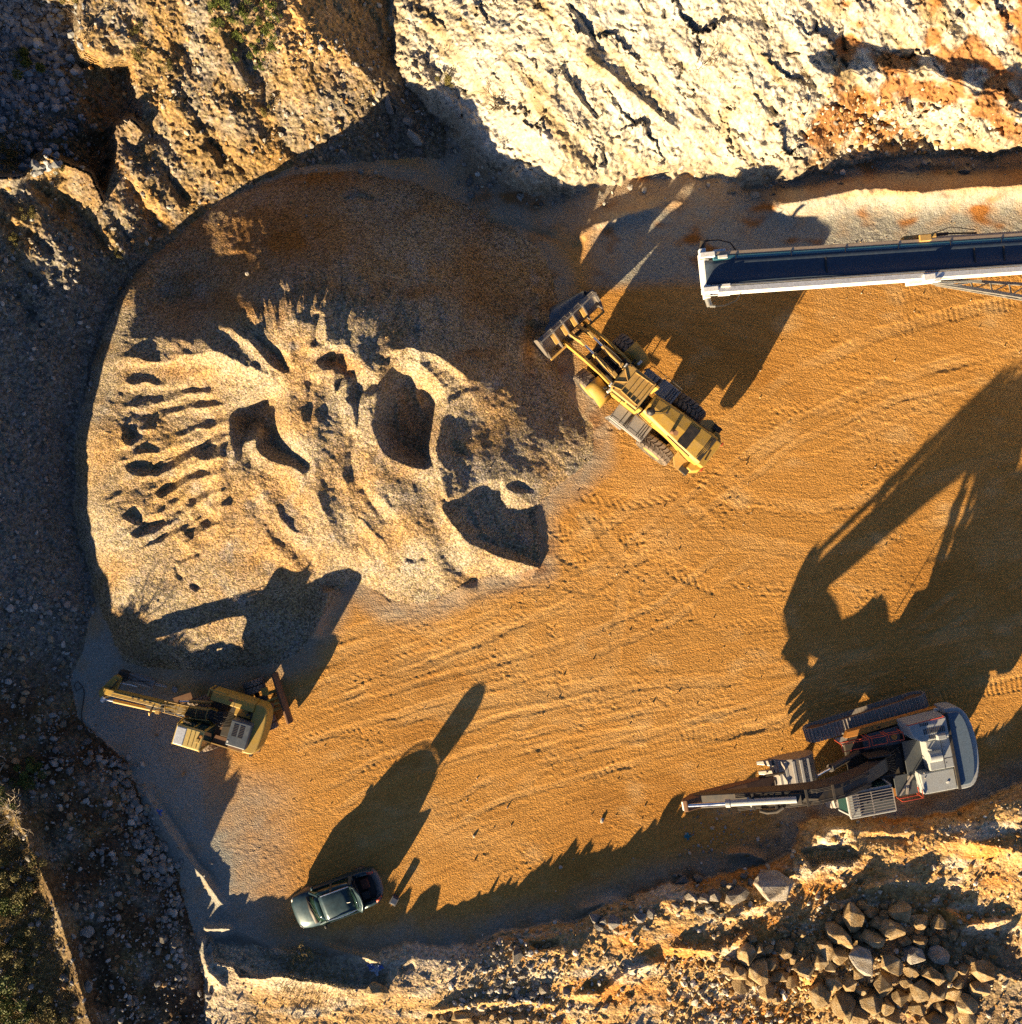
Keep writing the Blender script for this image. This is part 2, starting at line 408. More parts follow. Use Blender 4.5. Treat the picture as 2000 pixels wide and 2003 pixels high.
# --- forms of the bank at the bottom
I = lambda *c: conv(380, 1720, 3.858, pl(*c))
Gq = lambda *c: conv(650, 1600, 2.756, pl(*c))
Hq = lambda *c: conv(1300, 1600, 2.756, pl(*c))
dig(I(130,440,330,375,700,560,980,540,1100,570,1330,620,1400,600,1490,660,1460,820,1250,830,1080,800,850,765,620,730,480,745,350,740,300,665,150,625), .75, 12, .8)
stroke(I(960,505,1100,540,1280,580,1400,630), 6, .4)
stroke(I(60,380,300,375), 6, .4); stroke(I(70,400,60,560,110,700,250,840), 9, .4)
stroke(I(330,660,480,750,700,720,900,770,1150,830), 7, .3, taper=.1)
stroke(Gq(1300,500,1540,445,1580,480), 10, .25); dig(Gq(1040,670,1230,640,1240,690,1110,720), .35, 7); dig(Gq(860,640,950,610,1000,650,800,670), .25, 6)
dig(Hq(720,180,830,130,1000,130,1070,190,1000,260,850,250,800,290), .6, 9); stroke(Hq(1060,110,1200,110,1350,120), 6, -.14); stroke(Hq(830,130,900,60,1030,60), 10, .45)
dig(Hq(1010,350,1050,320,1090,330,1060,370), .3, 6); stroke(Hq(330,195,450,190,560,230), 6, .5); stroke(Hq(690,180,700,330), 10, .3)
stroke(Hq(1040,400,1250,340,1400,360), 10, .3); stroke(Hq(1500,480,1640,580,1900,540), 9, .35); stroke(Hq(1600,120,1900,180,2100,230), 18, .4)
stroke(Hq(0,700,300,720,480,600), 10, .35); stroke(Hq(300,560,620,430), 8, .3); dig(Hq(1600,600,1929,540,1990,900,1600,760), .3, 14)
stroke(Gq(1250,960,1450,950,1600,830,1800,760), 8, .3); stroke(Gq(500,1050,800,1000,1050,990,1230,1010), 7, .3); stroke(Gq(350,830,450,790), 8, -.25)
# rubble heap mound
stroke(Hq(700, 880, 950, 800, 1200, 780, 1420, 850, 1500, 1000), 62, .75, taper=.1); stroke(Hq(1000, 560, 1250, 560, 1400, 640), 34, .35, taper=.1)
# debris fans under the left hill
stroke(pl(270,1530,330,1630,400,1720,450,1790), 8, .28); stroke(pl(175,1330,160,1400,230,1480), 10, .1)
stroke(pl(310,1560,370,1660,430,1740), 10, -.12); stroke(pl(0,1540,55,1640,105,1760,150,1900,180,2020), 15, .85, taper=.05)
stroke(pl(190,640,165,760,140,900), 7, .15)

# --- fine relief by zone
hill_m = (zone_base == 1) & ~pile_mask
cliff_m = (zone_base == 3)
bank_m = (zone_base == 2) & ~pile_mask
floor_m = ~(pile_mask | hill_m | cliff_m | bank_m)
wH = np.clip(sH / 30, 0, 1) * (~pile_mask); wC = np.clip(sC / 14, 0, 1); wB = np.clip(sB / 20, 0, 1) * (~pile_mask)
wP1 = np.clip(sP / 24, 0, 1) * pile_mask
# cliff rock: slabs dipping down to the right, then blocks, then chips
a = math.radians(50); ca, sa = math.cos(a), math.sin(a)
al = (UU * ca + VV * sa); ac = (-UU * sa + VV * ca)
x2, y2 = UU + wu * 2.2, VV + wv * 2.2
right = sstep(1350, 1600, UU)
f1, e1 = facets(al / 110 + wu * .05, ac / 72 + wv * .05, 21, 1.2, step=.12)
f2, e2 = facets(al / 40 + wv * .05, ac / 24 + wu * .05, 31, 1.4, step=.25)
f3, e3 = facets(x2 / 15, y2 / 13, 41, 1.7)
f4, e4 = facets(UU / 7.0, VV / 6.0, 47, 1.6)
Z += wC * (.22 * f1 + .055 * f2 + .022 * f3 + .010 * f4) * np.interp(sC, [0, 40, 400, 900], [.6, 1, 1, 1.6])
Z += wC * (fbm(al / 210, ac / 90, 4, 51) * .45 + fbm(UU / 30, VV / 26, 4, 53) * .05)
crk = fbm(al / 60, ac / 16, 3, 61, ridged=True)
Z -= wC * .13 * sstep(.86, .98, crk) * np.clip(fbm(UU / 70, VV / 70, 2, 63) * 2 + .5, 0, 1)
# hillside scree
g1, _ = facets(UU / 22, VV / 20, 71, 1.6); g2, _ = facets(UU / 9, VV / 8.5, 77, 1.6)
b_ = math.radians(56); gl = UU * math.cos(b_) + VV * math.sin(b_); gc = -UU * math.sin(b_) + VV * math.cos(b_)
up = 1 - sstep(480, 760, VV)
Z += wH * (fbm(UU / 60, VV / 60, 4, 81) * .16 + .042 * g1 * np.clip(fbm(UU / 70, VV / 70, 3, 85) * 1.6 + .4, 0, 1.2) + .028 * g2 * np.clip(fbm(UU / 50, VV / 50, 2, 86) * 2 + .6, .1, 1.3))
Z += wH * up * fbm((gl + wu * 5) / 230, (gc + wv * 4) / 75, 5, 91, gain=.55) * .55
Z += wH * np.clip(sH / 300, 0, 1) * fbm(UU / 200, VV / 200, 3, 93) * .5
# bank
k1, _ = facets(UU / 30, VV / 22, 101, 1.6); k2, _ = facets(UU / 11, VV / 9, 103, 1.6)
Z += wB * (fbm(UU / 90, VV / 60, 4, 107) * .16 + (.055 * k1 * np.clip(fbm(UU / 90, VV / 70, 3, 109) * 1.6 + .4, 0, 1.3) + .03 * k2 * np.clip(fbm(UU / 60, VV / 50, 2, 110) * 2 + .6, .1, 1.3)) * np.clip(sB / 50, .25, 1) * np.interp(UU, [300, 800, 1000], [.25, .4, 1]))
c_ = math.radians(-32); bl = UU * math.cos(c_) - VV * math.sin(c_)
Z += wB * (1 - sstep(900, 1050, UU)) * vnoise((UU * .83 + VV * .25) / 11, (VV * .8 - UU * .3) / 70, 113) * .035
# heap: soft raking plus pebbles
Z += wP1 * (fbm(UU / 80, VV / 80, 3, 121) * .10 + fbm(UU / 15, VV / 15, 3, 123) * .011)
rough = np.clip(fbm(UU / 130, VV / 110, 2, 127) * 1.6 + .35, 0, 1) * sstep(560, 700, VV)
Z += wP1 * rough * (fbm((UU * .9 + VV * .4) / 22, (VV * .9 - UU * .4) / 10, 3, 131) * .045)
# pit floor: scraped streaks, clods and ruts
wF = np.clip(-np.maximum(np.maximum(sH, sC), sB) / 20, 0, 1) * (~pile_mask)
ang = np.interp(VV, [500, 900, 1250, 1700], [24, 16, -14, -24]) * math.pi / 180
fl = UU * np.cos(ang) + VV * np.sin(ang); fc = -UU * np.sin(ang) + VV * np.cos(ang)
clod = np.clip(fbm(UU / 150, VV / 110, 4, 141) * 1.9 + .50, .12, 1.35)
Z += wF * (fbm(UU / 240, VV / 180, 3, 143) * .045 + fbm(fl / 110, fc / 10, 4, 145, gain=.6) * .013 + clod * (fbm(fl / 13, fc / 6.5, 3, 147, gain=.65) * .012 + facets(UU / 10.5, VV / 8.5, 148, 1.5)[0] * .008 + vnoise(UU / 7.3, VV / 6.1, 149) * .006))

def tread(pts, width, pitch, depth, kind='lug'):
    """print of a tyre or a crawler on the ground"""
    w = win(pts, width)
    d, run, side, L = poly_dist(UU[w] + wu[w] * .3, VV[w] + wv[w] * .3, pts)
    m = sstep(0, 4, width / 2 - d) * sstep(0, .06, run / L) * sstep(0, .06, 1 - run / L)
    if kind == 'lug':
        ph = (run + np.abs(side) * .8 + (side > 0) * pitch * .5) / pitch
    else:
        ph = run / pitch
    tri = np.abs(ph - np.floor(ph) - .5) * 2
    fade = np.clip(fbm(UU[w] / 60, VV[w] / 60, 2, 151) * 1.6 + .75, 0, 1)
    Z[w] += -m * depth * .6 * fade * (.5 + sstep(.35, .65, tri))

for c, wd, pt, dp, kd in (
    (pl(1062,1012,1110,1050,1165,1082), 34, 15, .030, 'lug'), (pl(1060,1052,1105,1085,1150,1108), 30, 15, .028, 'lug'),
    (pl(1500,1130,1400,1150,1330,1120,1240,1060,1150,985), 34, 16, .024, 'lug'), (pl(1420,905,1330,960,1230,985,1120,960), 34, 16, .024, 'lug'),
    (pl(1740,640,1830,622,1910,606,2000,590), 30, 11, .026, 'bar'), (pl(1740,590,1840,560,1990,540), 26, 11, .018, 'bar'),
    (pl(1835,1368,1900,1352,2080,1322), 34, 10, .035, 'bar'), (pl(1500,820,1600,800,1700,830), 32, 15, .016, 'lug'),
    (pl(1080,1210,1090,1280,1110,1360,1150,1440), 30, 14, .024, 'lug'), (pl(1000,1330,1080,1345,1150,1335), 28, 14, .016, 'lug'),
    (pl(640,1360,760,1300,900,1250,1050,1200), 28, 13, .018, 'lug'), (pl(620,1410,760,1350,920,1300,1100,1260), 28, 13, .016, 'lug'),
    (pl(900,1130,960,1150,1050,1135,1150,1150), 26, 12, .018, 'lug'), (pl(1130,1540,1230,1480,1350,1440,1480,1430), 30, 11, .016, 'bar'),
    (pl(560,1460,650,1430,760,1440), 26, 12, .02, 'lug'), (pl(1300,1180,1420,1230,1520,1220), 32, 15, .016, 'lug'), (pl(1480,980,1580,1010,1690,990), 30, 15, .014, 'lug'),
    (pl(90,640,130,620,190,600), 34, 8, .05, 'bar'), (pl(60,760,110,720,150,690), 30, 8, .04, 'bar'),
    (pl(250,500,240,600,225,720), 40, 7, .03, 'bar')):
    tread(c, wd, pt, dp, kd)
for c in (pl(600,1370,760,1310,1000,1220,1160,1170), pl(580,1420,800,1330,1060,1260), pl(900,1500,1100,1440,1350,1400), pl(1250,860,1420,980,1600,1000,1800,900),
          pl(1450,900,1600,880,1800,800,1980,720), pl(900,1420,1020,1380,1200,1370), pl(1600,720,1760,740,1900,700), pl(700,1560,900,1470,1100,1420)):
    stroke(c, 3.0, .008, taper=.3, warp=.4); stroke([(x_ + 4, y_ + 9) for x_, y_ in c], 4, -.010, taper=.3, warp=.4)

TRK = np.zeros_like(UU)
for c, gauge in ((pl(480,1420,700,1330,950,1230,1180,1120,1400,960,1560,840,1750,760,2100,690), 42), (pl(640,1300,860,1230,1080,1150,1260,1030,1340,930), 88), (pl(700,1480,900,1430,1180,1390,1420,1380,1700,1330,2100,1240), 100),
                 (pl(800,1640,980,1540,1200,1480,1480,1400,1720,1290,1960,1130,2100,1060), 46), (pl(1340,930,1440,1010,1600,1040,1800,990,2100,900), 88), (pl(620,1580,760,1500,1000,1420,1300,1360), 44), (pl(1100,1000,1180,1120,1160,1280,1080,1420,960,1540), 86),
                 (pl(1420,880,1560,780,1720,700,2100,600), 90), (pl(560,1370,760,1290,980,1190), 88), (pl(560,1440,820,1360,1080,1290,1300,1200,1480,1060), 44)):
    w_t = win(c, gauge)
    d_, run_, side_, L_ = poly_dist(UU[w_t] + wu[w_t] * .8, VV[w_t] + wv[w_t] * .8, c)
    for sg in (-1, 1):
        q = np.abs(side_ - sg * gauge / 2) ; wd = 7 if gauge < 60 else 13
        b_t = (1 - sstep(wd * .6, wd * 1.2, q)) * sstep(0, .08, run_ / L_) * sstep(0, .08, 1 - run_ / L_) * np.clip(.45 + 1.2 * fbm(UU[w_t] / 90, VV[w_t] / 90, 3, 171), 0, 1)
        TRK[w_t] = np.maximum(TRK[w_t], b_t)
        Z[w_t] += floor_m[w_t] * (-.018 * b_t + .012 * np.exp(-((q - wd * 1.3) / 3.0) ** 2) * (b_t * 0 + .5) * sstep(0, .1, run_ / L_) * sstep(0, .1, 1 - run_ / L_))
Z = np.where(np.abs(UU - 1000) + np.abs(VV - 1000) > 9000, Z * .6, Z)
XW = (UU - 1000.0) / PXM * (CAM_H - Z) / CAM_H
YW = (1001.5 - VV) / PXM * (CAM_H - Z) / CAM_H

def ground_z(px, py):
    """height of the ground seen at plan pixel px, py"""
    i = np.clip(np.searchsorted(V1, py), 0, NV - 1); j = np.clip(np.searchsorted(U1, px), 0, NU - 1)
    return float(Z[i, j])

# ------------------------------------------------------------------ real surface colours of the ground, by place
def mix(c, col, w):
    w = np.clip(w, 0, 1)[..., None]
    return c * (1 - w) + np.array(col) * w
clay = np.array((.49, .245, .06)) 
n1 = fbm(UU / 170, VV / 130, 4, 201); n2 = fbm(UU / 45, VV / 45, 4, 203); n3 = fbm(fl / 90, fc / 14, 3, 205); n4 = fbm(UU / 8, VV / 8, 2, 207)
COLR = np.ones(UU.shape + (3,)) * clay
COLR = mix(COLR, (.55, .32, .115), sstep(-.1, .6, n1) * .55)
COLR = mix(COLR, (.40, .185, .04), sstep(.0, .6, n3) * .5)
COLR = mix(COLR, (.37, .165, .032), sstep(.05, .55, fbm(UU / 330, VV / 240, 4, 213)) * .75)
COLR = mix(COLR, (.60, .36, .13), np.exp(-((UU - 950) / 260) ** 2 - ((VV - 1270) / 110) ** 2) * .7 * (.6 + n2))
COLR = mix(COLR, (.60, .39, .17), sstep(.15, .7, fbm(UU / 100, VV / 60, 3, 209)) * .6)
COLR = mix(COLR, (.60, .38, .155), TRK * .38)
COLR = mix(COLR, (.34, .15, .03), sstep(.1, .55, fbm(fl / 220, fc / 9, 3, 215)) * .35)
# grey gravel spread on the floor near the heap, under the left hill and along the bank
gv = (.29, .28, .24)
gk = np.maximum.reduce([(1 - sstep(60, 230, np.maximum(-sH, 0))) * sstep(1150, 1280, VV) * (1 - sstep(520, 640, UU)) * 1.3,
                        (1 - sstep(0, 34, np.abs(VV - (470 - (UU - 1450) * .055)) - 60)) * sstep(1120, 1200, UU) * 1.25,
                        (1 - sstep(0, 70, np.maximum(-sB, 0))) * .9, sstep(1780, 1900, VV) * .8,
                        sstep(300, 330, UU) * (1 - sstep(480, 620, UU)) * sstep(1480, 1560, VV) * .8,
                        (1 - sstep(0, 45, np.maximum(-sP, 0))) * .75,
                        (1 - sstep(30, 130, np.maximum(-sC, 0))) * (1 - sstep(1700, 2300, UU)) * .9,
                        sstep(1480, 1540, VV) * sstep(1880, 1960, UU) * .8])
COLR = mix(COLR, gv, np.clip(gk, 0, 1.25) * (.78 + .5 * n2) * (floor_m | bank_m))
rust = (.27, .115, .03)
COLR = mix(COLR, rust, sstep(.12, .5, fbm(UU / 110, VV / 70, 3, 211)) * gk * .9 * floor_m * sstep(560, 700, UU))
# heap
hp = np.ones_like(COLR) * np.array((.285, .235, .16))
hp = mix(hp, (.315, .185, .07), sstep(-.25, .45, fbm(UU / 130, VV / 100, 4, 221)) * .75)
hp = mix(hp, (.28, .165, .065), np.exp(-((UU - 500) / 110) ** 2 - ((VV - 1060) / 100) ** 2) * (.75 + .8 * n2))
hp = mix(hp, (.33, .21, .085), np.exp(-((UU - 330) / 110) ** 2 - ((VV - 920) / 150) ** 2) * (.7 + .8 * n2))
hp = mix(hp, (.26, .245, .215), sstep(.1, .6, fbm(UU / 60, VV / 60, 3, 223)) * .6)
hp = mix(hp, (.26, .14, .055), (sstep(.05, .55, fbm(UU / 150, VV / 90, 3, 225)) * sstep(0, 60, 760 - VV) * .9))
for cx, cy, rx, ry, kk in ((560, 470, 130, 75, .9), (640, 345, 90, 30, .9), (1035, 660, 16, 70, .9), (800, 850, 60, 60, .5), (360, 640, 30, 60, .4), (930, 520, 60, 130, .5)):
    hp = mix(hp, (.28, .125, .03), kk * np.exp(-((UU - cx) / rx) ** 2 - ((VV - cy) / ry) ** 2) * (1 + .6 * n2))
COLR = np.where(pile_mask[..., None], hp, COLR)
# hillside: ochre earth with grey scree and dark humus
hl = np.ones_like(COLR) * np.array((.20, .135, .06))
hl = mix(hl, (.19, .175, .145), sstep(-.3, .4, fbm(UU / 70, VV / 90, 4, 231)) * .8)
hl = mix(hl, (.31, .18, .06), sstep(.0, .5, fbm(gl / 160, gc / 40, 3, 233)) * up * .7)
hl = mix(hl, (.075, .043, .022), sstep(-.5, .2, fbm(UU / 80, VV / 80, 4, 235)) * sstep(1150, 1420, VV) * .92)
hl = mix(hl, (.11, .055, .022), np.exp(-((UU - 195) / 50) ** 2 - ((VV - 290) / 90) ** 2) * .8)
hl = mix(hl, (.50, .30, .12), np.exp(-((UU - 640) / 110) ** 2 - ((VV - 30) / 90) ** 2) * .85)
hl = mix(hl, (.24, .235, .22), np.exp(-((UU - 40) / 80) ** 2 - ((VV - 130) / 140) ** 2) * .7)
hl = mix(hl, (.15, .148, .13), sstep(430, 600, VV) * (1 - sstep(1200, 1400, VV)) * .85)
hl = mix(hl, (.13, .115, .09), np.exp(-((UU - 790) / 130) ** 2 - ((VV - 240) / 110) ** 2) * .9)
hl = mix(hl, (.17, .12, .045), sstep(1480, 1640, VV) * (1 - sstep(60, 190, UU + (1900 - VV) * .25)) * .8)
hl *= (1 + .35 * n4)[..., None]
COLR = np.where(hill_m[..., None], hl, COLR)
# bank: pale broken limestone, orange earth
bk = np.ones_like(COLR) * np.array((.44, .28, .12))
bk = mix(bk, (.48, .21, .05), sstep(-.15, .4, fbm(UU / 130, VV / 70, 4, 241)) * sstep(950, 1060, UU) * .95)
bk = mix(bk, (.54, .46, .33), sstep(.02, .45, fbm(bl / 110, VV / 40, 4, 243)) * .85)
bk = mix(bk, (.30, .25, .18), np.clip((sstep(650, 760, 1e3 - 0 * UU) * 0), 0, 1))
bk = mix(bk, (.38, .335, .26), (1 - sstep(880, 1010, UU)) * (1 - sstep(40, 120, sB)) * .75)
bk = mix(bk, (.22, .10, .03), sstep(.1, .5, fbm(UU / 50, VV / 50, 3, 245)) * sstep(1350, 1450, UU) * sstep(1760, 1830, VV) * .8)
bk = mix(bk, (.24, .18, .11), sstep(1600, 1660, UU) * sstep(1790, 1850, VV) * .75)
bk *= (1.08 + .16 * n4)[..., None]
COLR = np.where(bank_m[..., None], bk, COLR)
# cliff: pale limestone with ochre veins and orange stains to the right
cl = np.ones_like(COLR) * np.array((.40, .36, .285))
cl = mix(cl, (.46, .44, .39), sstep(-.05, .4, fbm(al / 150, ac / 60, 4, 251)) * .8)
cl = mix(cl, (.26, .185, .085), sstep(.02, .42, fbm(al / 260, ac / 60, 5, 253)) * .85)
cl = mix(cl, (.24, .18, .09), sstep(.1, .5, fbm(UU / 40, VV / 34, 4, 254)) * .6)
cl = mix(cl, (.27, .27, .26), sstep(.15, .5, fbm(UU / 80, VV / 60, 4, 255)) * .6)
ors = fbm(UU / 90, VV / 70, 5, 257) + np.interp(UU, [1250, 1500, 1750, 2000], [-.55, -.30, .02, .12]) + np.exp(-((UU - 1650) / 110) ** 2 - ((VV - 255) / 60) ** 2) * .55
cl = mix(cl, (.27, .115, .03), sstep(.02, .22, ors) * .92)
cl = mix(cl, (.26, .20, .12), (1 - sstep(10, 60, sC)) * .6)
cl = mix(cl, (.12, .10, .07), sstep(.90, .985, crk) * .55)
ck1 = (1 - sstep(.0, .05, e1)) * sstep(-.1, .3, fbm(UU / 120, VV / 120, 2, 261)); ck2 = (1 - sstep(.0, .10, e2)) * sstep(.0, .35, fbm(UU / 70, VV / 70, 2, 263))
cl = mix(cl, (.10, .08, .055), np.maximum(ck1, ck2 * .8) * .75)
cl *= (1 + .14 * f3 + .12 * f4 + .12 * n4)[..., None]
COLR = np.where(cliff_m[..., None], cl, COLR)
COLR = np.clip(COLR, .01, .85)

# ------------------------------------------------------------------ ground materials
def ground_mat(name, speck, speck_scale, bump, bump_scale, rough=.92, chip=0.0, chip_scale=4.0):
    m = bpy.data.materials.new(name); m.use_nodes = True
    nt = m.node_tree; L = nt.links; bs = nt.nodes['Principled BSDF']
    bs.inputs['Roughness'].default_value = rough
    bs.inputs['Specular IOR Level'].default_value = .15
    at_ = nt.nodes.new('ShaderNodeAttribute'); at_.attribute_name = 'ground_colour'
    tc = nt.nodes.new('ShaderNodeTexCoord')
    vo = nt.nodes.new('ShaderNodeTexVoronoi'); vo.inputs['Scale'].default_value = speck_scale
    L.new(tc.outputs['Object'], vo.inputs['Vector'])
    sep = nt.nodes.new('ShaderNodeSeparateColor'); L.new(vo.outputs['Color'], sep.inputs[0])
    mr = nt.nodes.new('ShaderNodeMapRange'); mr.inputs['To Min'].default_value = 1 - speck; mr.inputs['To Max'].default_value = 1 + speck
    L.new(sep.outputs[0], mr.inputs['Value'])
    mr2 = nt.nodes.new('ShaderNodeMapRange'); mr2.inputs['To Min'].default_value = 1 - speck * .35; mr2.inputs['To Max'].default_value = 1 + speck * .35
    L.new(sep.outputs[1], mr2.inputs['Value'])
    cmb = nt.nodes.new('ShaderNodeCombineColor')
    mul = nt.nodes.new('ShaderNodeMath'); mul.operation = 'MULTIPLY'; L.new(mr.outputs[0], mul.inputs[0]); L.new(mr2.outputs[0], mul.inputs[1])
    L.new(mr.outputs[0], cmb.inputs[0]); L.new(mr.outputs[0], cmb.inputs[1]); L.new(mul.outputs[0], cmb.inputs[2])
    mx = nt.nodes.new('ShaderNodeMix'); mx.data_type = 'RGBA'; mx.blend_type = 'MULTIPLY'; mx.inputs[0].default_value = 1
    L.new(at_.outputs['Color'], mx.inputs[6]); L.new(cmb.outputs[0], mx.inputs[7])
    L.new(mx.outputs[2], bs.inputs['Base Color'])
    no = nt.nodes.new('ShaderNodeTexNoise'); no.inputs['Scale'].default_value = bump_scale; no.inputs['Detail'].default_value = 5; no.inputs['Roughness'].default_value = .65
    L.new(tc.outputs['Object'], no.inputs['Vector'])
    add = nt.nodes.new('ShaderNodeMath'); add.operation = 'MULTIPLY_ADD'
    L.new(vo.outputs['Distance'], add.inputs[0]); add.inputs[1].default_value = -.35; L.new(no.outputs['Fac'], add.inputs[2])
    bp = nt.nodes.new('ShaderNodeBump'); bp.inputs['Strength'].default_value = 1.0; bp.inputs['Distance'].default_value = bump
    L.new(add.outputs[0], bp.inputs['Height'])
    if chip:
        v2 = nt.nodes.new('ShaderNodeTexVoronoi'); v2.feature = 'DISTANCE_TO_EDGE'; v2.inputs['Scale'].default_value = chip_scale
        L.new(tc.outputs['Object'], v2.inputs['Vector'])
        b2 = nt.nodes.new('ShaderNodeBump'); b2.inputs['Distance'].default_value = chip; L.new(v2.outputs['Distance'], b2.inputs['Height'])
        L.new(bp.outputs[0], b2.inputs['Normal']); L.new(b2.outputs[0], bs.inputs['Normal'])
    else:
        L.new(bp.outputs[0], bs.inputs['Normal'])
    return m

ZONES = {
    'quarry_floor': (floor_m, ground_mat('packed_clay', .2, 17, .045, 13)),
    'gravel_heap': (pile_mask, ground_mat('crushed_gravel', .62, 15, .06, 11)),
    'hillside': (hill_m, ground_mat('earth_and_scree', .45, 9, .07, 6)),
    'earth_bank': (bank_m, ground_mat('broken_limestone_earth', .35, 9, .07, 6)),
    'cliff': (cliff_m, ground_mat('pale_limestone', .16, 7, .09, 5, .85)),
}
zid = np.zeros(UU.shape, np.int8)
for k_, (nm, (msk, _)) in enumerate(ZONES.items()): zid[msk] = k_
idx = np.arange(NU * NV).reshape(NV, NU)
quads = np.stack([idx[1:, :-1], idx[1:, 1:], idx[:-1, 1:], idx[:-1, :-1]], -1).reshape(-1, 4)
fz = zid[:-1, :-1].ravel()
VX = np.stack([XW.ravel(), YW.ravel(), Z.ravel()], -1)
# shared normals, so the pieces meet without a seam
def grid_normals():
    def dd(a, ax): return np.gradient(a, axis=ax)
    tu = np.stack([dd(XW, 1), dd(YW, 1), dd(Z, 1)], -1); tv = np.stack([dd(XW, 0), dd(YW, 0), dd(Z, 0)], -1)
    n = np.cross(tv, tu); n /= np.linalg.norm(n, axis=-1, keepdims=True) + 1e-12
    return n.reshape(-1, 3)
NRM = grid_normals()
CF = np.concatenate([COLR.reshape(-1, 3), np.ones((NU * NV, 1))], 1).astype(np.float32)
GROUND = {}
for k_, (nm, (msk, mt)) in enumerate(ZONES.items()):
    q = quads[fz == k_]
    used = np.unique(q)
    re = np.full(NU * NV, -1, np.int64); re[used] = np.arange(len(used))
    me = np_mesh(nm, VX[used], re[q])
    ca_ = me.color_attributes.new('ground_colour', 'FLOAT_COLOR', 'POINT')
    ca_.data.foreach_set('color', CF[used].ravel())
    me.normals_split_custom_set_from_vertices(NRM[used].astype(np.float32))
    me.materials.append(mt)
    o = bpy.data.objects.new(nm, me); COL.objects.link(o)
    GROUND[nm] = o
    o['kind'] = 'structure'
tag(GROUND['gravel_heap'], 'large heap of pale crushed gravel furrowed by scoops in front of the bright cliff', 'gravel heap', kind='thing')
tag(GROUND['quarry_floor'], 'flat orange clay floor of the quarry marked by tyre prints', 'ground')
tag(GROUND['hillside'], 'rough slope of earth and grey scree along the left edge', 'hillside')
tag(GROUND['earth_bank'], 'low lumpy bank of orange earth and broken stone along the bottom', 'earth bank')
tag(GROUND['cliff'], 'bright pale limestone cliff with orange stains at the top right', 'cliff')
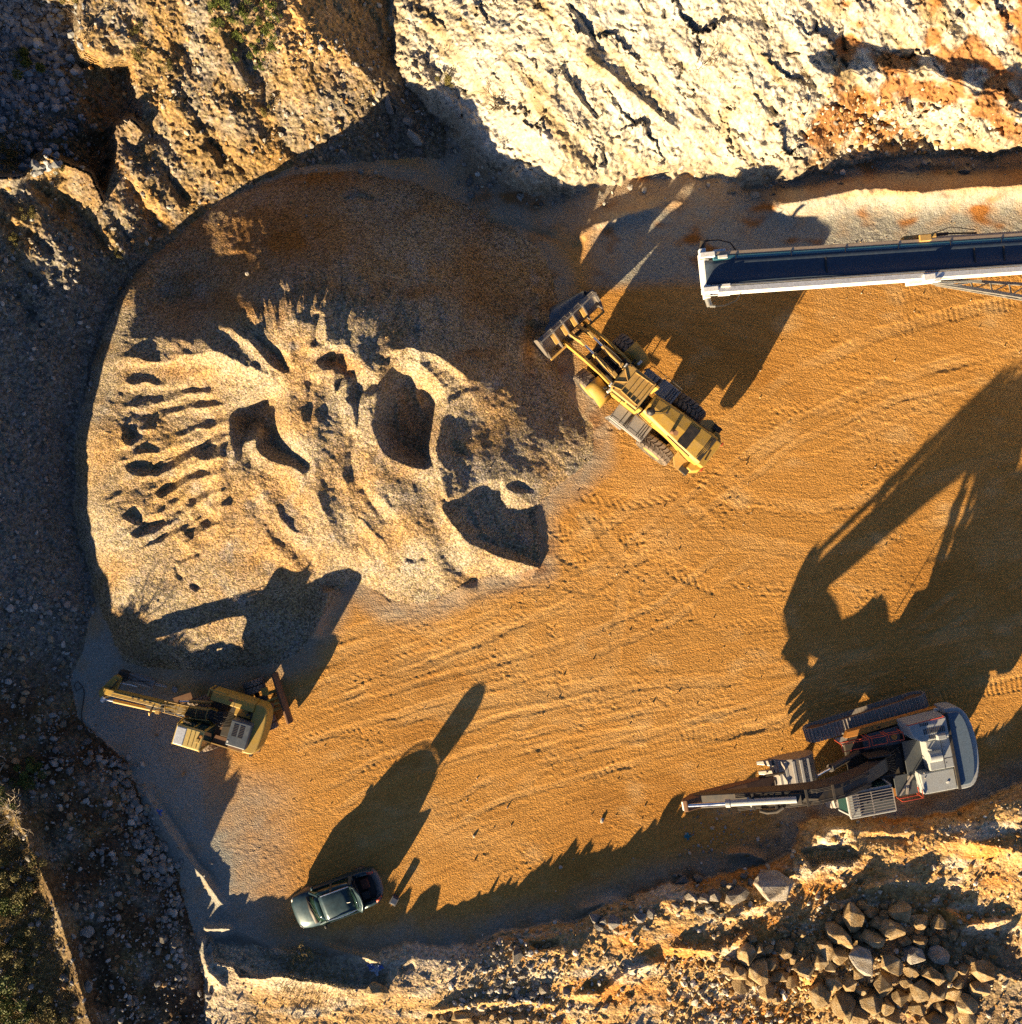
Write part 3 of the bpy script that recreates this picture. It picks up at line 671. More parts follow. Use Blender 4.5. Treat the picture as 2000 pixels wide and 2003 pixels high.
# ------------------------------------------------------------------ mesh-building helpers
class MB:
    """collects solids; build() links them as ONE mesh object"""
    def __init__(self): self.v = []; self.f = []; self.sm = []
    def add(self, vs, fs, smooth=False):
        b = len(self.v)
        self.v += [tuple(p) for p in vs]
        self.f += [tuple(i + b for i in f) for f in fs]
        self.sm += [smooth] * len(fs)
        return self
    def box(self, x0, x1, y0, y1, z0, z1, M=None, tx=0.0, ty=0.0):
        x0, x1 = sorted((x0, x1)); y0, y1 = sorted((y0, y1)); z0, z1 = sorted((z0, z1))
        p = [(x0, y0, z0), (x1, y0, z0), (x1, y1, z0), (x0, y1, z0), (x0 + tx, y0 + ty, z1), (x1 - tx, y0 + ty, z1), (x1 - tx, y1 - ty, z1), (x0 + tx, y1 - ty, z1)]
        if M is not None: p = [M @ Vector(q) for q in p]
        return self.add(p, [(0, 3, 2, 1), (4, 5, 6, 7), (0, 1, 5, 4), (1, 2, 6, 5), (2, 3, 7, 6), (3, 0, 4, 7)])
    def bar(self, a, b, w, h, up=(0, 0, 1), w2=None, h2=None):
        """rectangular bar from a to b"""
        a = Vector(a); b = Vector(b); d = (b - a).normalized(); up = Vector(up)
        s = d.cross(up)
        if s.length < 1e-5: s = d.cross(Vector((1, 0, 0)))
        s.normalize(); u = s.cross(d)
        w2 = w if w2 is None else w2; h2 = h if h2 is None else h2
        p = []
        for c, ww, hh in ((a, w, h), (b, w2, h2)):
            p += [c - s * ww / 2 - u * hh / 2, c + s * ww / 2 - u * hh / 2, c + s * ww / 2 + u * hh / 2, c - s * ww / 2 + u * hh / 2]
        return self.add(p, [(0, 1, 2, 3), (7, 6, 5, 4), (0, 4, 5, 1), (1, 5, 6, 2), (2, 6, 7, 3), (3, 7, 4, 0)])
    def prism_y(self, pts, y0, y1):
        """outline in x,z pushed from y0 to y1"""
        n = len(pts)
        vs = [(x, y0, z) for x, z in pts] + [(x, y1, z) for x, z in pts]
        fs = [tuple(range(n)), tuple(range(2 * n - 1, n - 1, -1))] + [(i, n + i, n + (i + 1) % n, (i + 1) % n) for i in range(n)]
        return self.add(vs, fs)
    def prism_z(self, pts, z0, z1, top=None):
        """outline in x,y from z0 to z1, the top outline may differ"""
        n = len(pts); top = top or pts
        vs = [(x, y, z0) for x, y in pts] + [(x, y, z1) for x, y in top]
        fs = [tuple(range(n - 1, -1, -1)), tuple(range(n, 2 * n))] + [(i, (i + 1) % n, n + (i + 1) % n, n + i) for i in range(n)]
        return self.add(vs, fs)
    def cyl(self, a, b, r, n=14, r2=None, caps=True):
        a = Vector(a); b = Vector(b); d = (b - a).normalized()
        s = d.orthogonal().normalized(); t = d.cross(s); r2 = r if r2 is None else r2
        vs = []
        for c, rr in ((a, r), (b, r2)):
            vs += [c + (s * math.cos(2 * math.pi * i / n) + t * math.sin(2 * math.pi * i / n)) * rr for i in range(n)]
        self.add(vs, [(i, (i + 1) % n, n + (i + 1) % n, n + i) for i in range(n)], True)
        if caps: self.add(vs, [tuple(range(n - 1, -1, -1)), tuple(range(n, 2 * n))])
        return self
    def tube(self, pts, r, n=8):
        pts = [Vector(p) for p in pts]; rings = []
        ref = None
        for i, p in enumerate(pts):
            d = (pts[min(i + 1, len(pts) - 1)] - pts[max(i - 1, 0)]).normalized()
            s = d.orthogonal().normalized() if ref is None else (ref - d * ref.dot(d)).normalized()
            ref = s; t = d.cross(s)
            rings.append([p + (s * math.cos(2 * math.pi * k / n) + t * math.sin(2 * math.pi * k / n)) * r for k in range(n)])
        vs = [q for ring in rings for q in ring]; fs = []
        for i in range(len(pts) - 1):
            fs += [(i * n + k, i * n + (k + 1) % n, (i + 1) * n + (k + 1) % n, (i + 1) * n + k) for k in range(n)]
        self.add(vs, fs, True)
        self.add(vs, [tuple(range(n - 1, -1, -1)), tuple(range((len(pts) - 1) * n, len(pts) * n))])
        return self
    def lathe_y(self, prof, c, n=36):
        """profile of (radius, y) turned about the y axis through c"""
        vs = []; m = len(prof)
        for i in range(n):
            a = 2 * math.pi * i / n
            vs += [(c[0] + r * math.cos(a), c[1] + y, c[2] + r * math.sin(a)) for r, y in prof]
        fs = []
        for i in range(n):
            j = (i + 1) % n
            fs += [(i * m + k, j * m + k, j * m + k + 1, i * m + k + 1) for k in range(m - 1)]
        return self.add(vs, fs, True)
    def grid(self, P, smooth=True):
        """sheet from rows of points"""
        r = len(P); c = len(P[0]); vs = [q for row in P for q in row]
        return self.add(vs, [(i * c + j, i * c + j + 1, (i + 1) * c + j + 1, (i + 1) * c + j) for i in range(r - 1) for j in range(c - 1)], smooth)
    def build(self, name, mat, parent=None, M=None, bevel=0.0, thick=0.0, seg=2):
        me = bpy.data.meshes.new(name)
        vs = [tuple(M @ Vector(p)) for p in self.v] if M is not None else self.v
        me.from_pydata(vs, [], self.f)
        me.polygons.foreach_set('use_smooth', self.sm)
        bm = bmesh.new(); bm.from_mesh(me)
        bmesh.ops.recalc_face_normals(bm, faces=bm.faces); bm.to_mesh(me); bm.free()
        me.materials.append(mat)
        o = bpy.data.objects.new(name, me); COL.objects.link(o)
        if parent is not None: o.parent = parent
        if thick:
            s = o.modifiers.new('thickness', 'SOLIDIFY'); s.thickness = thick; s.offset = 0
        if bevel:
            b = o.modifiers.new('edge', 'BEVEL'); b.width = bevel; b.segments = seg; b.limit_method = 'ANGLE'; b.angle_limit = math.radians(35)
            b.harden_normals = False
        return o

def paint(name, col, rough=.45, metal=0.0, dust=.35, dust_col=(.36, .24, .12), scale=3.0, spec=.5, bump=0.0):
    """worn paint, rubber or steel: base colour broken up by blotchy dust and grime"""
    m = bpy.data.materials.new(name); m.use_nodes = True
    nt = m.node_tree; L = nt.links; bs = nt.nodes['Principled BSDF']
    bs.inputs['Metallic'].default_value = metal; bs.inputs['Specular IOR Level'].default_value = spec
    tc = nt.nodes.new('ShaderNodeTexCoord')
    n = nt.nodes.new('ShaderNodeTexNoise'); n.inputs['Scale'].default_value = scale; n.inputs['Detail'].default_value = 7; n.inputs['Roughness'].default_value = .68
    L.new(tc.outputs['Object'], n.inputs['Vector'])
    r = nt.nodes.new('ShaderNodeMapRange'); r.inputs['From Min'].default_value = .42; r.inputs['From Max'].default_value = .72; r.inputs['To Max'].default_value = dust
    L.new(n.outputs['Fac'], r.inputs['Value'])
    n2 = nt.nodes.new('ShaderNodeTexNoise'); n2.inputs['Scale'].default_value = scale * 7; n2.inputs['Detail'].default_value = 4
    L.new(tc.outputs['Object'], n2.inputs['Vector'])
    mx = nt.nodes.new('ShaderNodeMix'); mx.data_type = 'RGBA'
    mx.inputs[6].default_value = (*col, 1); mx.inputs[7].default_value = (*dust_col, 1); L.new(r.outputs[0], mx.inputs[0])
    r2 = nt.nodes.new('ShaderNodeMapRange'); r2.inputs['From Min'].default_value = .3; r2.inputs['From Max'].default_value = .7; r2.inputs['To Min'].default_value = .72; r2.inputs['To Max'].default_value = 1.12
    L.new(n2.outputs['Fac'], r2.inputs['Value'])
    m2 = nt.nodes.new('ShaderNodeMix'); m2.data_type = 'RGBA'; m2.blend_type = 'MULTIPLY'; m2.inputs[0].default_value = 1
    L.new(mx.outputs[2], m2.inputs[6]); L.new(r2.outputs[0], m2.inputs[7]); L.new(m2.outputs[2], bs.inputs['Base Color'])
    r3 = nt.nodes.new('ShaderNodeMapRange'); r3.inputs['To Min'].default_value = rough - .08; r3.inputs['To Max'].default_value = min(1, rough + .3)
    L.new(n.outputs['Fac'], r3.inputs['Value']); L.new(r3.outputs[0], bs.inputs['Roughness'])
    if bump:
        b = nt.nodes.new('ShaderNodeBump'); b.inputs['Distance'].default_value = bump; L.new(n2.outputs['Fac'], b.inputs['Height']); L.new(b.outputs[0], bs.inputs['Normal'])
    return m

def glass(name, col=(.02, .05, .045)):
    m = bpy.data.materials.new(name); m.use_nodes = True
    bs = m.node_tree.nodes['Principled BSDF']
    bs.inputs['Base Color'].default_value = (*col, 1); bs.inputs['Roughness'].default_value = .06; bs.inputs['Specular IOR Level'].default_value = .7
    bs.inputs['Coat Weight'].default_value = .3
    return m

MT = dict(
    yellow=paint('loader_yellow', (.47, .285, .045), .45, dust=.62, dust_col=(.37, .25, .11)),
    yellow2=paint('excavator_yellow', (.46, .29, .045), .45, dust=.55, dust_col=(.34, .24, .10)), coverblue=paint('blue_grey_cover', (.06, .08, .105), .4, dust=.2, dust_col=(.25, .24, .22)),
    tan=paint('dusty_roof_yellow', (.48, .29, .075), .55, dust=.5, dust_col=(.42, .30, .16)),
    rubber=paint('tyre_rubber', (.05, .045, .04), .85, dust=.75, dust_col=(.30, .24, .17), scale=4, spec=.15),
    tread=paint('dusty_tread', (.21, .17, .14), .9, dust=.9, dust_col=(.26, .205, .15), scale=9, spec=.1),
    black=paint('black_steel', (.018, .018, .02), .5, dust=.25, dust_col=(.15, .10, .06)),
    dark=paint('grimy_machinery', (.030, .028, .026), .6, dust=.5, dust_col=(.12, .075, .035), scale=6),
    steel=paint('worn_bucket_steel', (.30, .28, .26), .38, .6, dust=.5, dust_col=(.30, .22, .14)),
    brightsteel=paint('polished_bucket_floor', (.16, .19, .22), .3, .75, dust=.35, dust_col=(.30, .25, .20)),
    chrome=paint('chrome_rod', (.72, .76, .82), .12, 1.0, dust=.05),
    platform=paint('grey_step_plate', (.34, .34, .34), .5, .3, dust=.4, dust_col=(.30, .24, .17)),
    grey=paint('machine_grey', (.36, .385, .39), .42, dust=.4, dust_col=(.28, .25, .20)),
    skygrey=paint('sky_reflecting_grey', (.10, .145, .20), .3, dust=.25, dust_col=(.16, .17, .18)),  # grey paint with the blue sky reflection put into its colour
    meshdeck=paint('tread_plate', (.085, .10, .115), .5, .4, dust=.35, dust_col=(.16, .14, .11), scale=8),
    orange=paint('machine_orange', (.50, .20, .03), .45, dust=.5, dust_col=(.36, .20, .07)),
    red=paint('red_rail', (.55, .07, .03), .4, dust=.2),
    track=paint('track_steel', (.34, .31, .28), .5, .15, dust=.6, dust_col=(.27, .19, .12), scale=8),
    rust=paint('rusty_steel', (.16, .075, .035), .75, dust=.7, dust_col=(.26, .15, .075), scale=6),
    boomdark=paint('dark_boom', (.035, .034, .036), .45, dust=.5, dust_col=(.15, .095, .04)),
    glass=glass('cab_glass'),
    white=paint('conveyor_white', (.80, .80, .77), .4, dust=.12, dust_col=(.55, .48, .38), scale=2),
    teal=paint('conveyor_skirt', (.05, .20, .26), .5, dust=.25, dust_col=(.16, .20, .22)),
    belt=paint('conveyor_belt', (.035, .058, .095), .5, dust=.6, dust_col=(.075, .09, .105), scale=1.5, spec=.4),
    galv=paint('galvanised_truss', (.30, .31, .30), .45, .5, dust=.4, dust_col=(.3, .22, .14)),
    lamp=paint('lamp_glass', (.75, .73, .66), .2, dust=.1),
)

def Rz(deg): return Matrix.Rotation(math.radians(deg), 4, 'Z')
def Tr(x, y, z=0): return Matrix.Translation((x, y, z))

def tyre_parts(parent, c, R, W, n=22, M=None, rim=.52, name='wheel'):
    """wheel about the y axis: carcass, tread blocks, rim"""
    s = W / 2; cy = c[1]
    mb = MB().lathe_y([(R * rim, -s * .82), (R * .62, -s * .98), (R * .84, -s), (R * .93, -s * .93), (R * .95, -s * .6), (R * .955, 0), (R * .95, s * .6), (R * .93, s * .93), (R * .84, s), (R * .62, s * .98), (R * rim, s * .82)], c)
    o = mb.build(name, MT['rubber'], parent, M)
    t = MB(); dA = 2 * math.pi / n
    def P(a, y, r): return (c[0] + r * math.cos(a), cy + y, c[2] + r * math.sin(a))
    for i in range(n):
        for sg, off in ((1, 0), (-1, .5)):
            a0 = (i + off) * dA
            # bent lug: middle block, then shoulder block that runs down the side
            path = [(0.02 * sg, .0), (.45 * sg, .36), (.78 * sg, .36), (1.0 * sg, .52)]
            q = []
            for yy, sh in path:
                rr = R * (1.0 if abs(yy) < .9 else .955)
                for da in (.0, .74):
                    q.append((a0 + (sh + da) * dA, yy * s, rr))
            vs = [P(a, y, r) for a, y, r in q] + [P(a, y, r * .945) for a, y, r in q]
            fs = []; m = len(q)
            for k in range(3):
                e = 2 * k
                fs += [(e, e + 1, e + 3, e + 2), (m + e, m + e + 2, m + e + 3, m + e + 1), (e, e + 2, m + e + 2, m + e), (e + 1, m + e + 1, m + e + 3, e + 3)]
            fs += [(0, m, m + 1, 1), (m - 2, m - 1, 2 * m - 1, 2 * m - 2)]
            t.add(vs, fs)
    t.build('tread', MT['tread'], o, M)
    r = MB().lathe_y([(0.02, -s * .35), (R * .30, -s * .4), (R * .34, -s * .62), (R * rim, -s * .86), (R * rim, s * .86), (R * .34, s * .62), (R * .30, s * .4), (.02, s * .35)], c, 24)
    r.build('rim', MT['tan'], o, M)
    return o

def rail(mb, pts, r=.022, posts=()):
    mb.tube(pts, r, 6)
    for a, b in posts: mb.cyl(a, b, r, 6)
    return mb
# ------------------------------------------------------------------ wheel loader
def build_loader():
    root = empty('wheel_loader', (6.1, 5.33, ground_z(1258, 771)), math.radians(141.5))
    tag(root, 'yellow wheel loader with its wide bucket pushed into the foot of the gravel heap', 'wheel loader')
    MR = Tr(0, .07)                 # rear half
    MF = Rz(132.3 - 141.5)          # front half, steered a few degrees
    Y, K = MT['yellow'], MT['black']
    # wheels
    R, W = .93, .68
    for sx, M in ((-2.05, MR), (2.02, MF)):
        for sy in (1, -1): tyre_parts(root, (sx, sy * 1.23, R), R, W, M=M)
    # chassis
    ch = MB(); ch.box(-3.5, -.1, -.5, .5, .75, 1.45); ch.box(-2.35, -1.75, -.95, .95, .7, 1.15); ch.box(-.55, .1, -.35, .35, .7, 1.5)
    ch.build('rear_frame', MT['dark'], root, MR, .03)
    fr = MB(); fr.prism_y([(.1, .8), (2.6, .7), (2.75, 1.1), (2.1, 1.55), (1.9, 2.35), (1.35, 2.45), (.9, 1.6), (.1, 1.4)], -.62, -.5)
    fr.prism_y([(.1, .8), (2.6, .7), (2.75, 1.1), (2.1, 1.55), (1.9, 2.35), (1.35, 2.45), (.9, 1.6), (.1, 1.4)], .5, .62)
    fr.box(.15, 2.6, -.5, .5, .75, 1.2); fr.box(1.7, 2.35, -.95, .95, .7, 1.15); fr.cyl((1.65, -.62, 2.25), (1.65, .62, 2.25), .11)
    fr.build('front_frame', MT['dark'], root, MF, .02)
    # engine hood: slightly wider to the rear, sloped shoulders
    def ring(x, w, zt, zs): return [(x, -w, 1.4), (x, -w, zs), (x, -w + .12, zt), (x, 0, zt + .05), (x, w - .12, zt), (x, w, zs), (x, w, 1.4)]
    hd = MB().grid([ring(-.42, .52, 2.72, 2.60), ring(-1.2, .60, 2.70, 2.56), ring(-2.4, .70, 2.62, 2.46), ring(-3.6, .78, 2.52, 2.36), ring(-3.95, .78, 2.44, 2.24)], False)
    hd.add(ring(-.42, .52, 2.72, 2.60), [tuple(range(7))]); hd.add(ring(-3.95, .78, 2.44, 2.24), [tuple(range(6, -1, -1))])
    hood = hd.build('engine_hood', Y, root, MR, .035)
    g = MB()
    g.prism_z([(-2.52, -.42), (-3.06, -.46), (-3.06, .62), (-2.52, .6)], 2.60, 2.668, [(-2.52, -.42), (-3.06, -.46), (-3.06, .62), (-2.52, .6)])
    for k in range(7): g.box(-2.56 - k * .072, -2.58 - k * .072, -.40, .58, 2.60, 2.68)
    g.build('radiator_grille', MT['black'], hood, MR)
    lv = MB()
    for k in range(4): lv.box(-3.66 - k * .065, -3.69 - k * .065, -.58, .58, 2.40, 2.575 - k * .02)
    lv.box(-3.62, -3.93, -.62, .62, 2.40, 2.5)
    lv.build('rear_louvre', MT['dark'], hood, MR)
    ln = MB(); ln.tube([(-.6, .5, 2.76), (-1.1, .1, 2.78), (-1.3, -.15, 2.77)], .014, 5); ln.box(-1.28, -1.36, -.2, -.08, 2.74, 2.83)
    ln.tube([(-2.0, -.66, 2.56), (-3.4, -.76, 2.45)], .02, 5); ln.tube([(-2.0, .66, 2.56), (-3.4, .76, 2.45)], .02, 5)
    ln.build('hood_rail', MT['black'], hood, MR)
    # counterweight
    cw = MB().prism_z([(-3.72, -1.12), (-4.02, -1.16), (-4.38, -.85), (-4.42, 0), (-4.38, .85), (-4.02, 1.16), (-3.72, 1.12)], .75, 1.62, [(-3.72, -1.1), (-4.0, -1.12), (-4.28, -.82), (-4.32, 0), (-4.28, .82), (-4.0, 1.12), (-3.72, 1.1)])
    cw.box(-3.96, -4.26, -.72, .72, 1.6, 2.2)
    cwo = cw.build('counterweight', Y, root, MR, .05)
    for sy in (1, -1):
        MB().box(-4.30, -4.36, sy * .75 - .1, sy * .75 + .1, 1.66, 1.84).build('tail_lamp', MT['red'], cwo, MR, .02)
    MB().cyl((-4.1, .35, 2.2), (-4.1, .35, 2.3), .045).build('fuel_cap', K, cwo, MR)
    # rear fenders
    for sy in (1, -1):
        f = MB()
        pts = [(-1.15, 1.72), (-1.35, 1.93), (-1.45, 1.97)]
        f.grid([[(-2.9, sy * .8, 1.75), (-2.9, sy * 1.1, 1.73)], [(-3.25, sy * .82, 1.55), (-3.25, sy * 1.42, 1.53)], [(-3.75, sy * .85, 1.35), (-3.75, sy * 1.42, 1.33)]], False)
        f.build('rear_fender', MT['tan'], root, MR, thick=.05)
        b = MB(); b.box(-3.5, -3.95, sy * 1.12, sy * 1.4, 1.2, 1.5); b.build('battery_box', MT['dark'], root, MR, .02)
    # exhaust stack and air cleaner
    st = MB(); st.cyl((-2.05, .42, 2.55), (-2.05, .42, 3.25), .085, 14); st.cyl((-2.05, .42, 3.22), (-2.16, .47, 3.5), .10, 14, .12)
    st.build('exhaust_stack', MT['rust'], root, MR)
    ac = MB(); ac.cyl((-.68, .34, 2.65), (-.68, .34, 3.05), .10, 14); ac.cyl((-.68, .34, 3.02), (-.68, .34, 3.16), .20, 18); ac.cyl((-.68, .34, 3.16), (-.68, .34, 3.28), .20, 18, .08)
    ac.build('air_cleaner', K, root, MR)
    # cab
    cb = MB(); cb.prism_y([(.02, 1.55), (1.05, 1.55), (1.3, 2.2), (1.22, 3.55), (-.12, 3.55), (-.2, 2.3)], -.60, .60)
    cab = cb.build('cab', MT['glass'], root, MR, .03)
    pf = MB()
    for sy in (1, -1):
        pf.bar((1.07, sy * .62, 1.6), (1.33, sy * .62, 2.2), .1, .1); pf.bar((1.33, sy * .62, 2.2), (1.25, sy * .62, 3.6), .09, .09)
        pf.bar((-.2, sy * .62, 1.6), (-.22, sy * .62, 3.6), .12, .16); pf.bar((.45, sy * .63, 1.6), (.45, sy * .63, 3.6), .07, .09)
        pf.bar((-.2, sy * .63, 2.2), (1.32, sy * .63, 2.2), .06, .08); pf.box(-.2, 1.15, sy * .58, sy * .66, 1.5, 2.1)
    pf.build('cab_frame', Y, cab, MR, .015)
    # roof: flat guard with a raised forked rib and panel joints
    ro = MB(); ro.prism_z([(-.10, -.70), (1.36, -.70), (1.50, -.55), (1.50, .66), (1.36, .80), (-.10, .80)], 3.62, 3.74, [(-.06, -.66), (1.32, -.66), (1.45, -.52), (1.45, .63), (1.32, .76), (-.06, .76)])
    roof = ro.build('cab_roof', MT['tan'], cab, MR, .03)
    rb = MB()
    for a, b in (((.98, .05, 3.76), (1.46, .40, 3.76)), ((.98, .05, 3.76), (1.46, -.34, 3.76)), ((.98, .03, 3.76), (.98, .50, 3.76)), ((.98, .5, 3.76), (1.40, .62, 3.76)), ((.98, .05, 3.76), (.98, -.55, 3.76)), ((.98, .55, 3.765), (0, .62, 3.765)), ((.98, -.50, 3.765), (0, -.56, 3.765)), ((.45, -.5, 3.76), (.45, .56, 3.76)), ((.68, -.5, 3.76), (.68, .56, 3.76)), ((.2, -.5, 3.76), (.2, .56, 3.76)), ((.0, -.56, 3.76), (.0, .62, 3.76))):
        rb.bar(a, b, .045, .05)
    rb.build('roof_rib', MT['tan'], roof, MR, .012)
    bo = MB()
    for x_, y_ in ((1.3, -.6), (1.3, .7), (.0, -.6), (.0, .7)): bo.cyl((x_, y_, 3.74), (x_, y_, 3.78), .035, 10)
    bo.build('roof_bolt', K, roof, MR)
    for y_ in (-.5, .6):
        MB().box(1.45, 1.56, y_ - .1, y_ + .1, 3.52, 3.66).build('work_light', MT['lamp'], cab, MR, .02)
    mr = MB()
    for sy in (1, -1):
        mr.tube([(1.25, sy * .62, 2.9), (1.35, sy * 1.0, 2.95)], .018, 5); mr.box(1.33, 1.38, sy * .95 - .02, sy * .95 + .16, 2.75, 3.05)
    mr.build('mirror', K, cab, MR)
    # side platforms with steps
    for sy in (1, -1):
        p = MB(); y0, y1 = sy * .68, sy * 1.50
        p.box(.62, -.28, y0, y1 * .96, 1.46, 1.53); p.box(-.34, -1.28, y0, y1, 1.72, 1.80); p.box(-.28, -.34, y0, y1, 1.44, 1.80)
        p.box(.62, -1.28, y1 * .94, y1, 1.2, 1.46); p.box(.5, -.2, y1 * .98, y1 * 1.04, .75, .82); p.box(.5, -.2, y1 * .98, y1 * 1.04, 1.08, 1.15)
        po = p.build('platform', MT['platform'], root, MR, .015)
        gp = MB()
        for k in range(3): gp.box(-.88 - k * .12, -.92 - k * .12, y0 * 1.06, y1 * .95, 1.80, 1.812)
        gp.box(.1, .06, y0 * 1.06, y1 * .95, 1.53, 1.542); gp.box(-.12, -.22, y0 * 1.05, y1 * .94, 1.53, 1.545)
        gp.build('grip_strip', K, po, MR)
        h = MB(); rail(h, [(.55, sy * 1.46, 1.5), (.55, sy * 1.46, 2.45), (.25, sy * 1.46, 2.55), (-.3, sy * 1.46, 2.6)], .02)
        rail(h, [(-.36, sy * 1.44, 1.8), (-.36, sy * 1.44, 2.7), (-1.2, sy * 1.44, 2.7), (-1.2, sy * 1.44, 1.8)], .02)
        h.build('handrail', K, po, MR)
        lad = MB(); lad.bar((.62, sy * 1.42, 1.5), (.72, sy * 1.5, .55), .05, .04); lad.bar((.25, sy * 1.42, 1.5), (.32, sy * 1.5, .55), .05, .04)
        for k in range(3): lad.bar((.65 + .02 * k, sy * (1.44 + .02 * k), 1.3 - k * .3), (.28 + .02 * k, sy * (1.44 + .02 * k), 1.3 - k * .3), .1, .03)
        lad.build('ladder', MT['platform'], po, MR)
    # front fenders over the inner half of each wheel
    for sy in (1, -1):
        f = MB(); rows = []
        for a in (22, 36, 52, 70, 88, 106):
            r = R + .13
            x = 2.02 - r * math.cos(math.radians(180 - a - 55)) if False else 2.02 + r * math.cos(math.radians(a + 62)); z = R + r * math.sin(math.radians(a + 62))
            rows.append([(x, sy * .80, z), (x, sy * 1.58, z - .01), (x, sy * 1.62, z - .12)])
        f.grid(rows, True)
        fo = f.build('front_fender', Y, root, MF, thick=.045)
        MB().box(1.45, 1.57, sy * .95 - .06, sy * .95 + .06, 2.02, 2.12).build('marker_lamp', K, fo, MF, .01)
        s = MB(); s.bar((1.5, sy * .55, 1.5), (1.5, sy * .9, 1.85), .12, .12); s.bar((1.35, sy * .5, 2.2), (1.25, sy * .95, 2.4), .06, .06)
        s.build('lamp_bracket', K, root, MF)
        MB().box(1.2, 1.32, sy * .95 - .13, sy * .95 + .13, 2.36, 2.56).build('headlight', MT['lamp'], root, MF, .02)
    # lift arms, cross tube, twin tilt cylinders, linkage
    armp = [(1.5, 2.38), (2.1, 2.30), (3.2, 1.80), (4.3, .95), (4.62, .62), (4.5, .42), (4.2, .5), (3.0, 1.40), (2.0, 1.95), (1.5, 2.08)]
    for sy in (1, -1):
        MB().prism_y(armp, sy * .60, sy * .73).build('lift_arm', MT['yellow'], root, MF, .015)
        hc = MB(); hc.cyl((1.0, sy * .44, 1.15), (2.3, sy * .44, 1.35), .085); hc.build('lift_cylinder', MT['dark'], root, MF)
        tcyl = MB(); a, b = Vector((1.65, sy * .27, 2.45)), Vector((3.0, sy * .27, 2.12)); c = Vector((3.75, sy * .27, 1.93))
        tcyl.cyl(a, b, .10, 16); tcyl.cyl(b - (b - a).normalized() * .16, b, .125, 16); tcyl.box(1.5, 1.8, sy * .27 - .1, sy * .27 + .1, 2.33, 2.55)
        to = tcyl.build('tilt_cylinder', MT['tan'], root, MF, .01)
        MB().cyl(b, c, .055, 14).build('cylinder_rod', MT['chrome'], to, MF)
        hs = MB(); hs.tube([(1.6, sy * .40, 2.5), (2.2, sy * .42, 2.42), (2.8, sy * .38, 2.30), (3.0, sy * .30, 2.26)], .022, 6); hs.tube([(1.7, sy * .14, 2.5), (2.4, sy * .12, 2.3), (2.95, sy * .2, 2.22)], .018, 6)
        hs.build('hydraulic_hose', K, root, MF)
        lk = MB(); lk.prism_y([(3.6, 2.05), (3.95, 2.06), (4.25, 1.55), (4.6, 1.2), (4.45, 1.05), (4.05, 1.35), (3.65, 1.8)], sy * .20, sy * .34)
        lk.build('bell_crank', MT['tan'], root, MF, .015)
    ct = MB(); ct.cyl((3.1, -.62, 1.58), (3.1, .62, 1.58), .14, 16); ct.box(4.3, 4.45, -.6, .6, .6, .78); ct.build('cross_tube', MT['dark'], root, MF)
    # bucket: outer back, floor with spade nose, side plates, ribs and spill guard
    HW = 1.74
    out = [(4.62, .62), (4.62, .80), (4.80, 1.12), (5.05, 1.36), (5.30, 1.56)]     # outer back profile
    bot = [(4.62, .62), (4.80, .38), (5.1, .30), (5.72, .30)]
    b = MB()
    def sheet(mb, prof, t, y0=-HW, y1=HW):
        mb.prism_y(prof + [(x + t * nx, z + t * nz) for (x, z), (nx, nz) in zip(prof[::-1], norms(prof)[::-1])], y0, y1)
    def norms(prof):
        o = []
        for i in range(len(prof)):
            a_ = Vector(prof[max(i - 1, 0)]); b_ = Vector(prof[min(i + 1, len(prof) - 1)]); d = (b_ - a_).normalized(); o.append((d.y, -d.x))
        return o
    sheet(b, out, .05)
    for sy in (1, -1):
        sp = [(4.62, .62), (4.40, .78), (4.62, 1.30), (4.95, 1.68), (5.32, 1.82), (5.42, 1.45), (5.50, .8), (5.74, .32), (5.1, .30), (4.80, .38)]
        b.prism_y(sp, sy * (HW + .001), sy * (HW + .05))
    bk = b.build('bucket', MT['steel'], root, MF, .01)
    fl = MB(); n = 14; rows = []
    for (x, z) in [(4.68, .66), (4.72, .52), (4.84, .42), (5.1, .34), (5.72, .33)]:
        rows.append([(x, -HW + 2 * HW * i / n, z) for i in range(n + 1)])
    rows.append([(5.72 + .50 * (1 - abs(2 * i / n - 1)) ** .8, -HW + 2 * HW * i / n, .315) for i in range(n + 1)])
    fl.grid(rows, True); fl.build('bucket_floor', MT['brightsteel'], bk, MF, thick=.05)
    rb = MB()
    for y in (-1.70, -.92, -.30, .30, .92, 1.70):
        w = .035
        rb.prism_y([(4.64, .62), (4.30, .68), (4.32, .80), (4.72, 1.36), (5.06, 1.74), (5.30, 1.78), (5.28, 1.54), (5.02, 1.34), (4.78, 1.10), (4.62, .80)], y - w, y + w)
    rb.build('back_rib', MT['steel'], bk, MF, .008)
    for y0, y1 in ((-.92, -.70), (-.30, -.08), (.30, .52), (.92, 1.14)):
        MB().prism_y([(4.60, 1.16), (4.98, 1.62), (5.05, 1.62), (4.72, 1.18)], y0, y1).build('back_plate', MT['tan'], bk, MF, .008)
    bp = MB().box(4.24, 4.34, -HW, HW, .62, .76); bp.build('back_bar', MT['tan'], bk, MF, .015)
    sg = MB()
    for x, z in ((5.30, 1.74), (5.20, 1.86), (5.10, 1.97)): sg.bar((x, -HW, z), (x, HW, z), .035, .035)
    for i in range(5):
        y = -HW + i * HW / 2
        sg.bar((5.34, y, 1.66), (5.06, y, 2.0), .05, .06)
    sg.bar((5.08, -HW, 2.0), (5.08, HW, 2.0), .06, .05)
    sg.build('spill_guard', MT['steel'], bk, MF)
    tp = MB()
